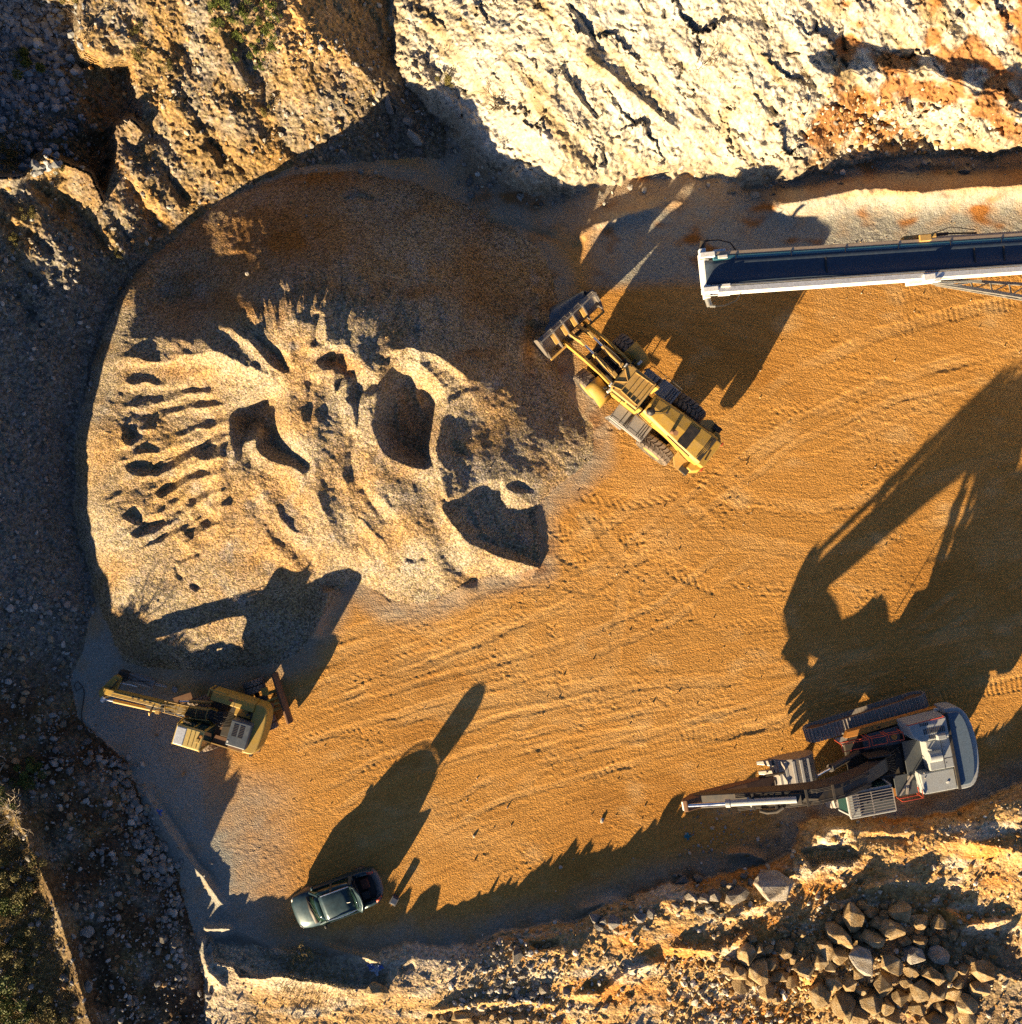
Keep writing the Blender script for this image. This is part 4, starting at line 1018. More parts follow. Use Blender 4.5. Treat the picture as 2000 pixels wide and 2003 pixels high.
    for sy in (1, -1): tp.prism_z([(4.95, sy * HW), (5.34, sy * HW), (5.34, sy * (HW - .28)), (5.2, sy * (HW - .34))], 1.64, 1.70)
    tp.build('corner_plate', MT['steel'], bk, MF)
    return root
build_loader()
# ------------------------------------------------------------------ big crawler excavator, lower right
def track_loop(x0, x1, r, zc):
    """outline of a crawler track in x,z as a dense closed loop"""
    P = []
    for k in range(13): a = math.pi / 2 + math.pi * k / 12; P.append((x0 + r * math.cos(a), zc + r * math.sin(a)))
    for k in range(13): a = -math.pi / 2 + math.pi * k / 12; P.append((x1 + r * math.cos(a), zc + r * math.sin(a)))
    return P

def along(P, step):
    """points every step along a closed loop with tangent"""
    out = []; n = len(P); L = [math.dist(P[i], P[(i + 1) % n]) for i in range(n)]; tot = sum(L); m = int(tot / step)
    for k in range(m):
        s = tot * k / m; i = 0
        while s > L[i]: s -= L[i]; i += 1
        a, b = P[i], P[(i + 1) % n]; t = s / max(L[i], 1e-9)
        out.append(((a[0] + (b[0] - a[0]) * t, a[1] + (b[1] - a[1]) * t), math.atan2(b[1] - a[1], b[0] - a[0])))
    return out

def make_track(root, y, M, x0=-2.55, x1=2.45, r=.50, zc=.55, w=.68):
    fr = MB(); fr.box(x0, x1, y - .2, y + .2, .35, .85); fr.box(x0 * .8, x1 * .8, y - .26, y + .26, .78, .92)
    for xx in (x0, x1): fr.cyl((xx, y - .22, zc), (xx, y + .22, zc), r * .86, 20)
    o = fr.build('crawler_track', MT['rust'], root, M, .02)
    t = MB()
    for (x, z), a in along(track_loop(x0, x1, r, zc), .17):
        c, s = math.cos(a), math.sin(a)
        def T(u, v): return (x + c * u - s * v, z + s * u + c * v)
        q = [T(-.078, .03), (T(.078, .03)), T(.078, -.02), T(.045, -.02), T(.04, -.065), T(.005, -.065), T(0, -.02), T(-.078, -.02)]
        t.prism_y(q, y - w / 2, y + w / 2)
    t.build('track_shoe', MT['track'], o, M)
    return o

def build_crawler():
    zg = ground_z(1723, 1471)
    root = empty('crawler_excavator', (17.53, -11.60, zg), math.radians(190.6))
    tag(root, 'grey crawler excavator with dark boom and caged cab roof by the bank', 'excavator')
    MU = Tr(-.05, -.12) @ Rz(6.5)
    G, K = MT['grey'], MT['black']
    for y in (-1.65, 1.64): make_track(root, y, MU)
    ca = MB(); ca.prism_z([(-1.5, -1.4), (1.5, -1.4), (.9, 0), (1.5, 1.4), (-1.5, 1.4), (-.9, 0)], .5, .95); ca.cyl((0, 0, .95), (0, 0, 1.22), .85, 30)
    ca.build('carbody', MT['dark'], root, MU, .02)
    # platform frame
    pf = MB(); pf.box(-3.1, 1.6, -1.0, 1.0, 1.2, 1.42); pf.prism_z([(-3.1, -1.75), (1.1, -1.45), (1.4, -1.0), (-3.1, -1.0)], 1.22, 1.4); pf.box(-3.0, .4, 1.0, 1.85, 1.22, 1.4)
    pf.box(-.2, .9, -.36, -.28, 1.4, 2.4); pf.box(-.2, .9, .58, .66, 1.4, 2.4)
    pf.build('turntable_frame', MT['dark'], root, None, .02)
    # counterweight: straight front, arched rear
    def arc(r0, hw, xf, xr, n=18): return [(xf, -hw)] + [(xf - .35 + (xr - xf + .35) * math.cos(math.pi * (k / n - .5)) ** .75, hw * math.sin(math.pi * (k / n - .5))) for k in range(n + 1)] + [(xf, hw)]
    cw = MB().prism_z(arc(0, 1.95, -3.02, -4.30), 1.15, 2.22, arc(0, 1.92, -3.02, -4.26))
    cwo = cw.build('counterweight', G, root, None, .05)
    tp = MB().prism_z(arc(0, 1.74, -3.06, -4.02), 2.222, 2.30, arc(0, 1.70, -3.07, -3.98)); tp.build('counterweight_top', MT['skygrey'], cwo, None, .025)  # top sheet coloured as the grey paint mirroring the sky
    # engine house in three blocks
    h = MB(); h.box(-1.80, -3.0, -.62, .78, 1.4, 2.38, tx=.03, ty=.0)
    h.box(-1.32, -3.0, .80, 1.88, 1.4, 2.28, tx=.04, ty=.05)
    house = h.build('engine_house', G, root, None, .04)
    hr = MB(); hr.prism_z([(-.98, -1.68), (-2.92, -1.78), (-2.92, -.64), (-1.45, -.64), (-1.1, -.95)], 1.4, 2.62, [(-1.10, -1.58), (-2.88, -1.66), (-2.88, -.70), (-1.58, -.70), (-1.24, -1.0)])
    hro = hr.build('cooling_house', G, root, None, .05)
    lv = MB()
    for k in range(12): lv.box(-1.75 - k * .085, -1.79 - k * .085, -1.28, -1.02, 2.60, 2.634)
    for k in range(6): lv.box(-1.95 - k * .085, -1.99 - k * .085, -.94, -.76, 2.60, 2.634)
    for k in range(5): lv.box(-1.62 - k * .085, -1.66 - k * .085, -1.56, -1.42, 2.60, 2.634)
    lv.build('louvre', K, hro)
    bx = MB().box(-2.25, -2.70, -.95, -.68, 2.6, 2.82, tx=.03, ty=.03); bx.build('breather_box', G, hro, None, .02)
    mf = MB(); mf.cyl((-1.86, .12, 2.34), (-2.42, .12, 2.34), .27, 18); mf.cyl((-1.9, -.28, 2.36), (-1.9, -.28, 2.66), .05, 10)
    mf.build('muffler_hump', G, house, None, .01)
    jn = MB(); jn.box(-2.52, -2.54, -.6, .76, 2.376, 2.386); jn.box(-1.9, -2.98, .30, .32, 2.376, 2.386)
    for k in range(6): jn.box(-2.60, -2.63, -.45 + k * .19, -.42 + k * .19, 2.376, 2.39)
    jn.build('panel_seam', MT['dark'], house)
    cap = MB().cyl((-2.55, 1.45, 2.27), (-2.55, 1.45, 2.31), .06, 14); cap.build('filler_cap', MT['lamp'], house)
    sv = MB()
    for k in range(22): sv.box(-1.62 - k * .056, -1.645 - k * .056, 1.85, 1.905, 1.7, 2.2)
    sv.build('side_vent', MT['dark'], house)
    bar = MB().bar((-3.02, -1.75, 2.34), (-3.02, 1.85, 2.34), .14, .1); bar.build('rear_rail', MT['dark'], root, None, .01)
    # tread-plate decks
    dk = MB(); dk.box(-.98, -1.80, -.62, .95, 1.70, 1.76); dk.build('centre_deck', MT['meshdeck'], root, None, .01)
    dl = MB(); dl.box(-.32, -1.32, .92, 1.90, 1.62, 1.70)
    dlo = dl.build('left_deck', MT['meshdeck'], root, None, .01)
    st = MB()
    for k in range(2): st.bar((-.42 - k * .36, 1.85, 1.74), (-1.2 + k * .18, 1.0, 1.78), .10, .05)
    st.build('step_bar', MT['track'], dlo)
    lad = MB()
    for sy in (.0, .24): lad.bar((-1.34, 1.55 - sy, 1.72), (-1.55, 1.05 - sy, 2.3), .04, .05)
    for k in range(5): lad.bar((-1.36 - .04 * k, 1.5 - .1 * k, 1.8 + .1 * k), (-1.36 - .04 * k, 1.26 - .1 * k, 1.8 + .1 * k), .04, .03)
    lad.build('ladder', MT['track'], dlo)
    dr = MB().prism_z([(.75, -1.18), (-1.0, -1.32), (-1.0, -.50), (.75, -.50)], 1.50, 1.58); dro = dr.build('right_deck', MT['meshdeck'], root, None, .01)
    MB().cyl((-.72, -.88, 1.58), (-.72, -.88, 1.66), .14, 18).build('tank_cap', MT['orange'], dro, None, .01)
    # orange tool boxes along the right edge
    x = 1.5; 
    ob = MB(); ob.prism_z([(1.55, -1.20), (1.35, -1.50), (-3.05, -1.86), (-3.05, -1.66), (.8, -1.22)], 1.2, 1.56); obo = ob.build('tool_box', MT['orange'], root, None, .025)
    sm = MB(); sm.box(.2, .18, -1.6, -1.25, 1.556, 1.568); sm.box(-1.2, -1.22, -1.75, -1.4, 1.556, 1.568); sm.prism_z([(.0, -1.42), (-.12, -1.38), (-.24, -1.44), (-.12, -1.49)], 1.556, 1.57); sm.build('box_seam', MT['dark'], obo)
    MB().box(-2.80, -3.03, -1.84, -1.70, 1.56, 1.66).build('marker_plate', MT['lamp'], obo, None, .01)
    stp = MB(); stp.prism_z([(1.9, -1.15), (1.1, -1.2), (1.0, -.62), (1.5, -.62)], 1.0, 1.08); stp.prism_z([(1.35, -1.2), (1.1, -1.2), (.98, -.6), (1.12, -.6)], 1.08, 1.34); stp.build('front_step', MT['platform'], root, None, .01)
    rl = MB()
    for x0, x1, y in ((2.0, .72, -1.18), (.58, -.12, -1.20), (-.22, -.90, -1.22)):
        for z in (2.0, 2.32): rl.tube([(x0, y, z), (x1, y, z)], .024, 6)
        for xx in (x0, x1): rl.tube([(xx, y, 1.4), (xx, y, 2.32), (xx - .02, y + .34, 2.32)], .024, 6)
        rl.tube([(x0, y + .34, 2.32), (x1, y + .34, 2.32)], .024, 6)
    rl.tube([(-1.05, -1.6, 2.72), (-2.75, -1.72, 2.72)], .024, 6); rl.cyl((-1.05, -1.6, 2.55), (-1.05, -1.6, 2.72), .02, 6); rl.cyl((-2.75, -1.72, 2.55), (-2.75, -1.72, 2.72), .02, 6)
    rl.build('handrail', MT['red'], root)
    rl2 = MB()
    for z in (1.9, 2.35): rl2.tube([(-.30, 1.93, z), (-1.28, 1.93, z), (-1.28, 1.55, z)], .024, 6)
    for xx in (-.30, -1.28): rl2.cyl((xx, 1.93, 1.65), (xx, 1.93, 2.35), .022, 6)
    rl2.tube([(2.2, 1.96, 2.3), (.5, 1.98, 2.3)], .024, 6); rl2.cyl((2.2, 1.92, 2.0), (2.2, 1.96, 2.3), .02, 6); rl2.cyl((.5, 1.92, 2.0), (.5, 1.98, 2.3), .02, 6)
    rl2.build('handrail', MT['red'], root)
    ls = MB(); ls.box(.35, -.35, 1.5, 1.9, 1.2, 1.6); ls.build('side_step', MT['orange'], root, None, .02)
    # machinery pit between the decks
    pt = MB(); pt.box(-.95, .35, -.50, .90, 1.40, 1.50)
    for k in range(5): pt.cyl((-.8 + .24 * k, -.35 + .1 * (k % 2), 1.5), (-.8 + .24 * k, -.1 + .1 * k, 1.66), .08, 10)
    pto = pt.build('pump_bay', MT['dark'], root, None, .01)
    hs = MB()
    for k in range(9):
        y = -.4 + .14 * k
        hs.tube([(-.7 + .03 * k, y + .15, 1.55), (-.4, y + .1, 1.9 + .03 * (k % 3)), (.1, .15 + (y - .15) * .5, 2.0 + .05 * (k % 2)), (.7, .15 + (y - .15) * .45, 2.6)], .026, 6)
    hs.build('hydraulic_hose', K, pto)
    # cab with guard bars over the roof
    cb = MB(); cb.prism_y([(.42, 1.5), (2.3, 1.5), (2.62, 2.2), (2.36, 3.30), (.42, 3.30)], .74, 1.82)
    cab = cb.build('cab', MT['glass'], root, None, .04)
    cf = MB()
    for y in (.74, 1.82):
        cf.bar((2.3, y, 1.5), (2.62, y, 2.2), .08, .08); cf.bar((2.62, y, 2.2), (2.38, y, 3.32), .08, .08); cf.bar((.44, y, 1.5), (.44, y, 3.32), .1, .1); cf.bar((1.3, y, 1.5), (1.3, y, 3.32), .07, .07)
        cf.box(.42, 2.3, y - .03, y + .03, 1.45, 2.05); cf.bar((.44, y, 3.32), (2.38, y, 3.32), .09, .09)
    cf.box(.40, .44, .72, 1.84, 1.45, 3.3)
    cf.build('cab_frame', G, cab, None, .015)
    rf = MB(); rf.box(.42, 1.98, .74, 1.82, 3.30, 3.36); rfo = rf.build('cab_roof', MT['meshdeck'], cab, None, .02)
    vs = MB(); vs.box(1.98, 2.55, .78, 1.80, 3.30, 3.42); vs.box(.42, 2.5, 1.80, 1.92, 3.2, 3.38); vs.build('visor', MT['grey'], cab, None, .03)
    gb = MB()
    for k in range(9): gb.bar((2.5, .80 + k * .125, 3.54), (.44, .80 + k * .125, 3.50), .028, .03)
    for xx in (2.5, 2.05, 1.45, .46): gb.bar((xx, .76, 3.51), (xx, 1.84, 3.51), .035, .04)
    for xx in (2.45, .48):
        for y in (.78, 1.82): gb.cyl((xx, y, 3.34), (xx, y, 3.52), .02, 6)
    gb.build('roof_guard', MT['track'], rfo)
    gp = MB().prism_y([(.7, 1.9), (2.15, 1.9), (2.3, 2.25), (.75, 2.35)], .56, .68); gp.build('side_screen', paint('green_tinted_screen', (.035, .10, .045), .2, dust=.3), cab, None, .01)
    # boom, stick and cylinders in one plane
    yc = .15
    top = [(.15, 2.35), (1.5, 3.55), (2.9, 4.35), (4.1, 4.5), (5.3, 4.10), (7.2, 3.25), (9.05, 2.50), (9.22, 2.25), (9.05, 2.04)]
    bot = [(7.2, 2.58), (5.3, 3.15), (4.1, 3.45), (2.9, 3.3), (1.5, 2.55), (.35, 1.75), (.05, 1.8), (-.02, 2.1)]
    bm = MB().prism_y(top + bot, yc - .31, yc + .31)
    boom = bm.build('boom', MT['boomdark'], root, None, .04)
    fl = MB(); fl.bar((4.8, yc, 4.45), (5.3, yc, 4.3), .5, .3); fl.build('cylinder_bracket', MT['dark'], boom, None, .02)
    bc = MB(); a, b, c = Vector((5.05, yc, 4.55)), Vector((7.95, yc, 3.36)), Vector((9.72, yc, 2.64))
    bc.cyl(a, b, .15, 18); bc.cyl(b - (b - a).normalized() * .2, b, .19, 18); bc.cyl((7.0, yc - .22, 3.74), (6.9, yc + .22, 3.78), .05, 8)
    sc_ = bc.build('stick_cylinder', MT['grey'], root)
    MB().cyl(b, c, .09, 16).build('cylinder_rod', MT['chrome'], sc_)
    MB().cyl((9.72, yc - .2, 2.64), (9.72, yc + .2, 2.64), .12, 14).build('rod_end', MT['lamp'], sc_)
    hz = MB()
    for k, off in enumerate((-.30, -.24, -.18, .20, .26, .31)):
        hz.tube([(1.4, yc + off, 3.62), (2.9, yc + off, 4.48), (4.1, yc + off * 1.05, 4.62), (5.3, yc + off * 1.15, 4.30), (6.6, yc + off * 1.2, 3.82 - .03 * k), (7.5, yc + off * 1.2, 3.48)], .028, 6)
    hz.tube([(5.6, yc + .34, 4.2), (5.9, yc + .52, 4.1), (6.3, yc + .55, 3.9), (6.6, yc + .42, 3.85)], .09, 8)
    hz.build('boom_pipe', MT['dark'], boom)
    cl = MB()
    for xx, zz in ((3.4, 4.56), (4.6, 4.56), (5.9, 4.12), (6.8, 3.8)): cl.box(xx - .05, xx + .05, yc - .38, yc + .38, zz, zz + .06)
    cl.build('pipe_clamp', MT['dark'], boom)
    for y in (yc - .56, yc + .56):
        lc = MB(); a, b, c = Vector((1.05, y, 1.5)), Vector((2.9, y, 2.95)), Vector((3.75, y, 3.62))
        lc.cyl(a, b, .15, 16); lc.cyl(b - (b - a).normalized() * .2, b, .18, 16); o = lc.build('boom_cylinder', MT['boomdark'], root)
        MB().cyl(b, c, .09, 14).build('cylinder_rod', MT['chrome'], o)
    sk = MB().prism_y([(9.80, 2.74), (9.62, 2.80), (9.0, 2.60), (8.2, 2.32), (6.6, 1.98), (5.25, 1.62), (5.15, 1.40), (5.4, 1.28), (7.0, 1.48), (8.6, 1.75), (9.3, 1.95), (9.75, 2.45)], yc - .27, yc + .27)
    sk.build('stick', MT['rust'], root, None, .03)
    bc2 = MB(); bc2.cyl((8.2, yc, 1.6), (6.5, yc, 1.25), .11, 14); bc2.cyl((6.5, yc, 1.25), (5.6, yc, 1.1), .06, 12); bc2.build('bucket_cylinder', MT['dark'], root)
    # bucket lying on its back, teeth outwards
    bw = .86
    prof = [(5.18, .92), (4.9, 1.26), (4.55, 1.62), (4.1, 1.80), (3.6, 1.74), (3.22, 1.48), (3.05, 1.10), (3.1, .72)]
    shell = prof + [(x * .96 + .16, z - .07) for x, z in prof[::-1]]
    bk = MB().prism_y(shell, yc - bw, yc + bw)
    for y in (yc - bw - .02, yc + bw + .02): bk.prism_y(prof + [(3.6, .62), (4.6, .66)], y - .02, y + .02)
    bko = bk.build('bucket', MT['steel'], root, None, .02)
    ws = MB()
    for (x0, z0), (x1, z1) in (((4.86, 1.33), (4.74, 1.45)), ((4.62, 1.59), (4.48, 1.68)), ((4.30, 1.76), (4.14, 1.82)), ((3.94, 1.81), (3.78, 1.79)), ((3.6, 1.77), (3.46, 1.69))):
        ws.bar(((x0 + x1) / 2, yc - bw * .96, (z0 + z1) / 2), ((x0 + x1) / 2, yc + bw * .96, (z0 + z1) / 2), .13, .06)
    ws.build('wear_strip', MT['platform'], bko, None, .01)
    for k in range(4):
        y = yc - bw + .14 + k * (2 * bw - .28) / 3
        tt = MB(); tt.bar((5.0, y, 1.10), (5.3, y, .86), .30, .28, w2=.26, h2=.24); tt.bar((5.3, y, .86), (5.68, y, .66), .24, .20, w2=.17, h2=.12); tt.build('bucket_tooth', MT['steel'], bko, None, .03)
    lk = MB()
    for y in (yc - .34, yc + .34): lk.bar((5.9, y, 1.6), (4.7, y, 1.72), .06, .16)
    lk.build('bucket_link', MT['dark'], root)
    return root
build_crawler()
# ------------------------------------------------------------------ wheeled excavator with a breaker, left
def build_wheeled():
    zg = ground_z(455, 1390)
    root = empty('wheeled_excavator', (-13.44, -9.75, zg), math.radians(163.3))
    tag(root, 'yellow wheeled excavator carrying a hydraulic breaker beside the left slope', 'excavator')
    Y, K, D = MT['yellow2'], MT['black'], MT['dark']
    MU = Rz(34.8)
    # undercarriage
    uc = MB(); uc.box(-1.9, 1.9, -.42, .42, .62, 1.0); uc.box(-1.48, -1.3, -.85, .85, .45, .65); uc.box(1.3, 1.48, -.85, .85, .45, .65); uc.cyl((0, 0, 1.0), (0, 0, 1.15), .6, 24)
    for sx in (-1, 1): uc.cyl((sx * 1.39, -.9, .52), (sx * 1.39, .9, .52), .12, 12)
    uc.build('chassis', D, root, MU, .02)
    for sx in (-1, 1):
        for sy in (-1, 1):
            for off in (.80, 1.13):
                tyre_parts(root, (sx * 1.39, sy * off, .52), .52, .29, n=18, M=MU)
    bl = MB(); bl.prism_y([(-2.42, .18), (-2.62, .30), (-2.66, .70), (-2.52, .92), (-2.42, .90), (-2.50, .68), (-2.48, .36), (-2.36, .22)], -1.26, 1.26)
    blo = bl.build('dozer_blade', MT['rust'], root, MU, .015)
    ba = MB()
    for sy in (-.42, .42): ba.bar((-2.5, sy, .45), (-1.7, sy, .75), .14, .16)
    ba.cyl((-2.5, -.1, .7), (-1.75, -.1, .9), .06, 10); ba.cyl((-2.5, .15, .7), (-1.75, .15, .9), .06, 10); ba.box(-2.05, -1.75, -.75, -.35, .75, .95)
    ba.build('blade_arm', Y, root, MU, .01)
    stp = MB(); stp.box(1.45, 2.35, -1.66, -1.28, .90, .96); stp.bar((1.4, -1.28, .7), (2.3, -1.28, .7), .06, .3); stp.box(2.0, 2.06, -1.66, -1.28, .5, .9)
    stp.build('step', MT['rust'], root, MU, .01)
    # turning platform and body
    pl_ = MB(); pl_.prism_z([(-1.9, -1.2), (.95, -1.2), (.95, 1.36), (-1.2, 1.42), (-1.9, 1.2)], 1.12, 1.28); pl_.build('turntable_frame', MT['rust'], root, None, .02)
    def arc(hw, xf, xr, n=14): return [(xf, -hw)] + [(xf - .3 + (xr - xf + .3) * max(0, math.cos(math.pi * (k / n - .5))) ** .55, hw * math.sin(math.pi * (k / n - .5))) for k in range(n + 1)] + [(xf, hw)]
    cw = MB().prism_z(arc(1.24, -1.20, -2.06), 1.15, 2.05, arc(1.18, -1.22, -1.94)); cwo = cw.build('counterweight', Y, root, None, .06)
    MB().prism_z([(-1.60, 1.10), (-1.74, 1.04), (-1.74, 1.25), (-1.60, 1.3)], 1.75, 2.0).build('tail_lamp', K, cwo, None, .01)
    rs = MB(); 
    rows = []
    for x in (.85, .2, -.5, -1.22):
        rows.append([(x, -1.26, 1.25), (x, -1.25, 1.85), (x, -1.16, 2.08), (x, -.98, 2.14), (x, -.78, 2.14), (x, -.74, 1.9), (x, -.74, 1.25)])
    rs.grid(rows, False); rs.add(rows[0], [tuple(range(7))]); rs.add(rows[-1], [tuple(range(6, -1, -1))])
    rso = rs.build('right_hood', Y, root, None, .03)
    MB().prism_z([(.02, -1.02), (-.08, -.98), (-.2, -1.04), (-.08, -1.09)], 2.135, 2.15).build('badge', MT['red'], rso)
    jn = MB(); jn.box(-.28, -.30, -1.2, -.76, 2.10, 2.146); jn.build('panel_seam', D, rso)
    for k in range(12): pass
    fm = MB(); fm.bar((.98, -1.28, 1.3), (.98, -1.28, 2.25), .05, .05); fm.bar((.98, -1.28, 2.25), (.2, -1.28, 2.25), .05, .05); fm.bar((.2, -1.28, 2.25), (.2, -1.28, 1.9), .05, .05); fm.bar((.98, -1.28, 2.25), (.98, -.95, 2.25), .05, .05)
    fm.build('grab_rail', Y, root)
    gr = MB(); gr.box(-.42, -1.46, -.32, .98, 1.3, 2.40, tx=.04, ty=.04); gro = gr.build('engine_cover', MT['coverblue'], root, None, .05)
    lv = MB()
    for k in range(8):
        for r_ in (0, 1): lv.box(-.62 - r_ * .0 - .0 - r_ * .30, -.84 - r_ * .30, -.10 + k * .075, -.065 + k * .075, 2.39, 2.412)
    lv.build('louvre', K, gro); MB().box(-.50, -.58, .72, .82, 2.39, 2.412).build('sticker', MT['lamp'], gro)
    ft = MB(); ft.box(-1.15, -1.35, -.72, -.42, 1.3, 2.0); ft.cyl((-1.02, -.62, 1.6), (-1.02, -.62, 2.18), .06, 12); fto = ft.build('exhaust_stack', K, root)
    up = MB(); up.box(-.35, -1.22, -.76, -.34, 1.3, 1.85); up.build('pump_cover', MT['yellow2'], root, None, .03)
    dk = MB(); dk.box(.40, -.45, .95, 1.36, 1.28, 1.34); dk.box(-.4, -1.2, 1.0, 1.34, 1.28, 1.42); dk.build('side_deck', MT['rust'], root, None, .01)
    sl = MB(); sl.bar((.45, 1.38, 1.33), (-1.25, 1.40, 1.33), .05, .12); sl.build('side_sill', MT['tan'], root)
    # hoses and valves between cab and hood
    vb = MB(); vb.box(.1, .7, -.6, .30, 1.28, 1.5); vb.box(-.3, .1, -.62, .9, 1.28, 1.42); vb.cyl((.2, -.1, 1.5), (.2, -.1, 1.85), .12, 12); vbo = vb.build('valve_block', D, root, None, .02)
    hs = MB()
    for k in range(10):
        y = -.45 + k * .085
        hs.tube([(-.30, y * .8 + .1, 1.5), (-.1 + .02 * k, y, 2.0 + .02 * (k % 4)), (.35, y * .7, 2.12 - .03 * (k % 3)), (.8, -.12 + y * .45, 2.05)], .022, 6)
    hs.build('hydraulic_hose', K, vbo)
    # cab
    cb = MB(); cb.prism_y([(.42, 1.25), (1.62, 1.25), (1.84, 1.8), (1.74, 2.96), (.46, 2.96)], .44, 1.38); cab = cb.build('cab', MT['glass'], root, None, .05)
    cf = MB()
    for y in (.44, 1.38):
        cf.bar((1.62, y, 1.25), (1.84, y, 1.8), .07, .07); cf.bar((1.84, y, 1.8), (1.74, y, 3.0), .07, .07); cf.bar((.46, y, 1.25), (.46, y, 3.0), .08, .08); cf.bar((1.0, y, 1.25), (1.0, y, 3.0), .06, .06); cf.box(.42, 1.6, y - .03, y + .03, 1.2, 1.75)
    cf.build('cab_frame', Y, cab, None, .01)
    rf = MB(); rf.box(.42, 1.76, .42, 1.40, 2.96, 3.08, tx=.03, ty=.03); rfo = rf.build('cab_roof', paint('pale_roof_yellow', (.60, .44, .13), .5, dust=.4), cab, None, .05)
    hb = MB(); hb.box(1.24, 1.70, .50, 1.34, 3.07, 3.11, tx=.02, ty=.02); hb.build('roof_hatch', paint('hatch_acrylic', (.55, .60, .66), .35, dust=.25), rfo, None, .02)
    rv = MB()
    for r_ in range(3): rv.box(.62 + r_ * .20, .65 + r_ * .20, .56, 1.28, 3.08, 3.10)
    rv.box(.56, .70, .80, .98, 3.08, 3.16); rv.build('roof_rib', Y, rfo, None, .01)
    MB().cyl((.52, .66, 3.08), (.52, .66, 3.2), .06, 12).build('beacon', MT['orange'], rfo)
    sw = MB().prism_y([(.6, 1.4), (1.55, 1.4), (1.7, 1.75), (.65, 1.9)], .26, .40); sw.build('side_screen', bpy.data.materials.get('green_tinted_screen') or MT['glass'], cab, None, .01)
    # boom, stick, cylinders: they swing a little to the left
    MB_ = Tr(.55, -.12) @ Rz(6.5)
    bm = MB().prism_y([(-.1, 1.65), (-.12, 1.95), (.5, 2.20), (1.3, 2.22), (2.2, 2.02), (2.5, 1.86), (2.48, 1.66), (1.3, 1.82), (.6, 1.75), (.1, 1.5)], -.20, .20)
    boom = bm.build('boom', Y, root, MB_, .02)
    bg = MB()
    for z_ in (0, 1):
        bg.tube([(.1, -.26 + .52 * z_, 2.2), (1.2, -.28 + .56 * z_, 2.40), (2.3, -.26 + .52 * z_, 2.16)], .018, 5)
    for x_ in (.2, .7, 1.2, 1.7, 2.2): bg.tube([(x_, -.28, 2.30 - .06 * x_), (x_, 0, 2.50 - .1 * x_), (x_, .28, 2.30 - .06 * x_)], .014, 5)
    bg.build('hose_guard', MT['tan'], boom, MB_)
    ph = MB()
    for k in range(7):
        o_ = -.16 + k * .055
        ph.tube([(.0, o_, 2.1), (.7, o_ * 1.1, 2.30 + .03 * (k % 2)), (1.5, o_, 2.32), (2.2, o_ + .05, 2.18 - .04 * (k % 3)), (2.75, .12 + o_ * .8, 2.0), (3.2, .12 + o_ * .6, 1.92)], .02, 6)
    ph.build('boom_hose', K, boom, MB_)
    for sy in (-1, 1):
        c = MB(); c.cyl((.35, sy * .34, 1.25), (1.3, sy * .34, 1.75), .08, 12); o = c.build('boom_cylinder', MT['tan'], root, MB_); MB().cyl((1.3, sy * .34, 1.75), (1.7, sy * .30, 1.92), .045, 10).build('cylinder_rod', MT['chrome'], o, MB_)
    MB().bar((1.7, -.36, 1.92), (1.7, .36, 1.92), .06, .06).build('boom_pin', D, root, MB_)
    sk = MB().prism_y([(2.1, 1.92), (2.45, 2.10), (3.1, 1.98), (5.2, 1.52), (5.62, 1.34), (5.60, 1.12), (5.1, 1.12), (3.0, 1.50), (2.3, 1.62)], -.17, .12)
    stick = sk.build('stick', Y, root, MB_, .02)
    hl = MB()
    for y_ in (-.10, .0, .06): hl.tube([(2.5, y_, 2.14), (3.4, y_, 1.98), (5.0, y_, 1.62)], .016, 5)
    for x_ in (3.0, 3.3, 3.6, 3.9): hl.box(x_ - .06, x_ + .06, -.14, -.02, 1.975 - (x_ - 3.1) * .22, 1.995 - (x_ - 3.1) * .22)
    hl.build('stick_pipe', D, stick, MB_)
    tc = MB(); tc.cyl((2.55, .32, 1.90), (4.9, .36, 1.42), .085, 14); tc.box(2.5, 2.7, .2, .44, 1.80, 2.0); to = tc.build('tool_cylinder', MT['tan'], root, MB_, .01); MB().cyl((4.9, .36, 1.42), (5.45, .38, 1.30), .05, 12).build('cylinder_rod', MT['chrome'], to, MB_)
    MB().cyl((5.42, .26, 1.31), (5.52, .50, 1.28), .11, 14).build('rod_end', MT['lamp'], to, MB_)
    for x_ in (2.9,):
        MB().bar((x_, .30, 2.05), (x_ + .05, .5, 1.80), .05, .3).build('hose_clamp', MT['tan'], root, MB_)
    # linkage turned to the side, breaker folded back
    kn = MB(); kn.prism_z([(6.15, .92), (6.30, .62), (6.02, .10), (5.78, -.34), (5.45, -.30), (5.52, .10), (5.62, .55), (5.80, .85)], .78, 1.24)
    kn.cyl((5.72, .2, 1.26), (5.60, -.15, 1.26), .10, 12); kn.cyl((6.0, .6, 1.24), (6.0, .6, 1.36), .16, 14)
    kno = kn.build('link_head', Y, root, None, .05)
    kh = MB(); kh.tube([(6.0, .5, 1.38), (5.75, .35, 1.45), (5.55, 0, 1.42), (5.5, -.3, 1.1), (5.2, -.42, .85)], .025, 6); kh.tube([(5.9, .75, 1.35), (5.6, .6, 1.45), (5.35, .2, 1.35), (5.35, -.2, 1.1), (5.0, -.36, .85)], .02, 6); kh.build('hydraulic_hose', K, kno)
    br = MB(); br.box(5.75, 5.30, -.52, -.08, .42, .92); br.build('breaker_bracket', D, root, None, .03)
    bo = MB(); bo.box(5.30, 4.0, -.50, -.12, .38, .78); bo.box(5.1, 4.2, -.56, -.06, .50, .66); bko = bo.build('breaker', MT['steel'], root, None, .03)
    MB().cyl((4.0, -.31, .58), (3.45, -.33, .50), .07, 12).build('chisel', MT['steel'], bko)
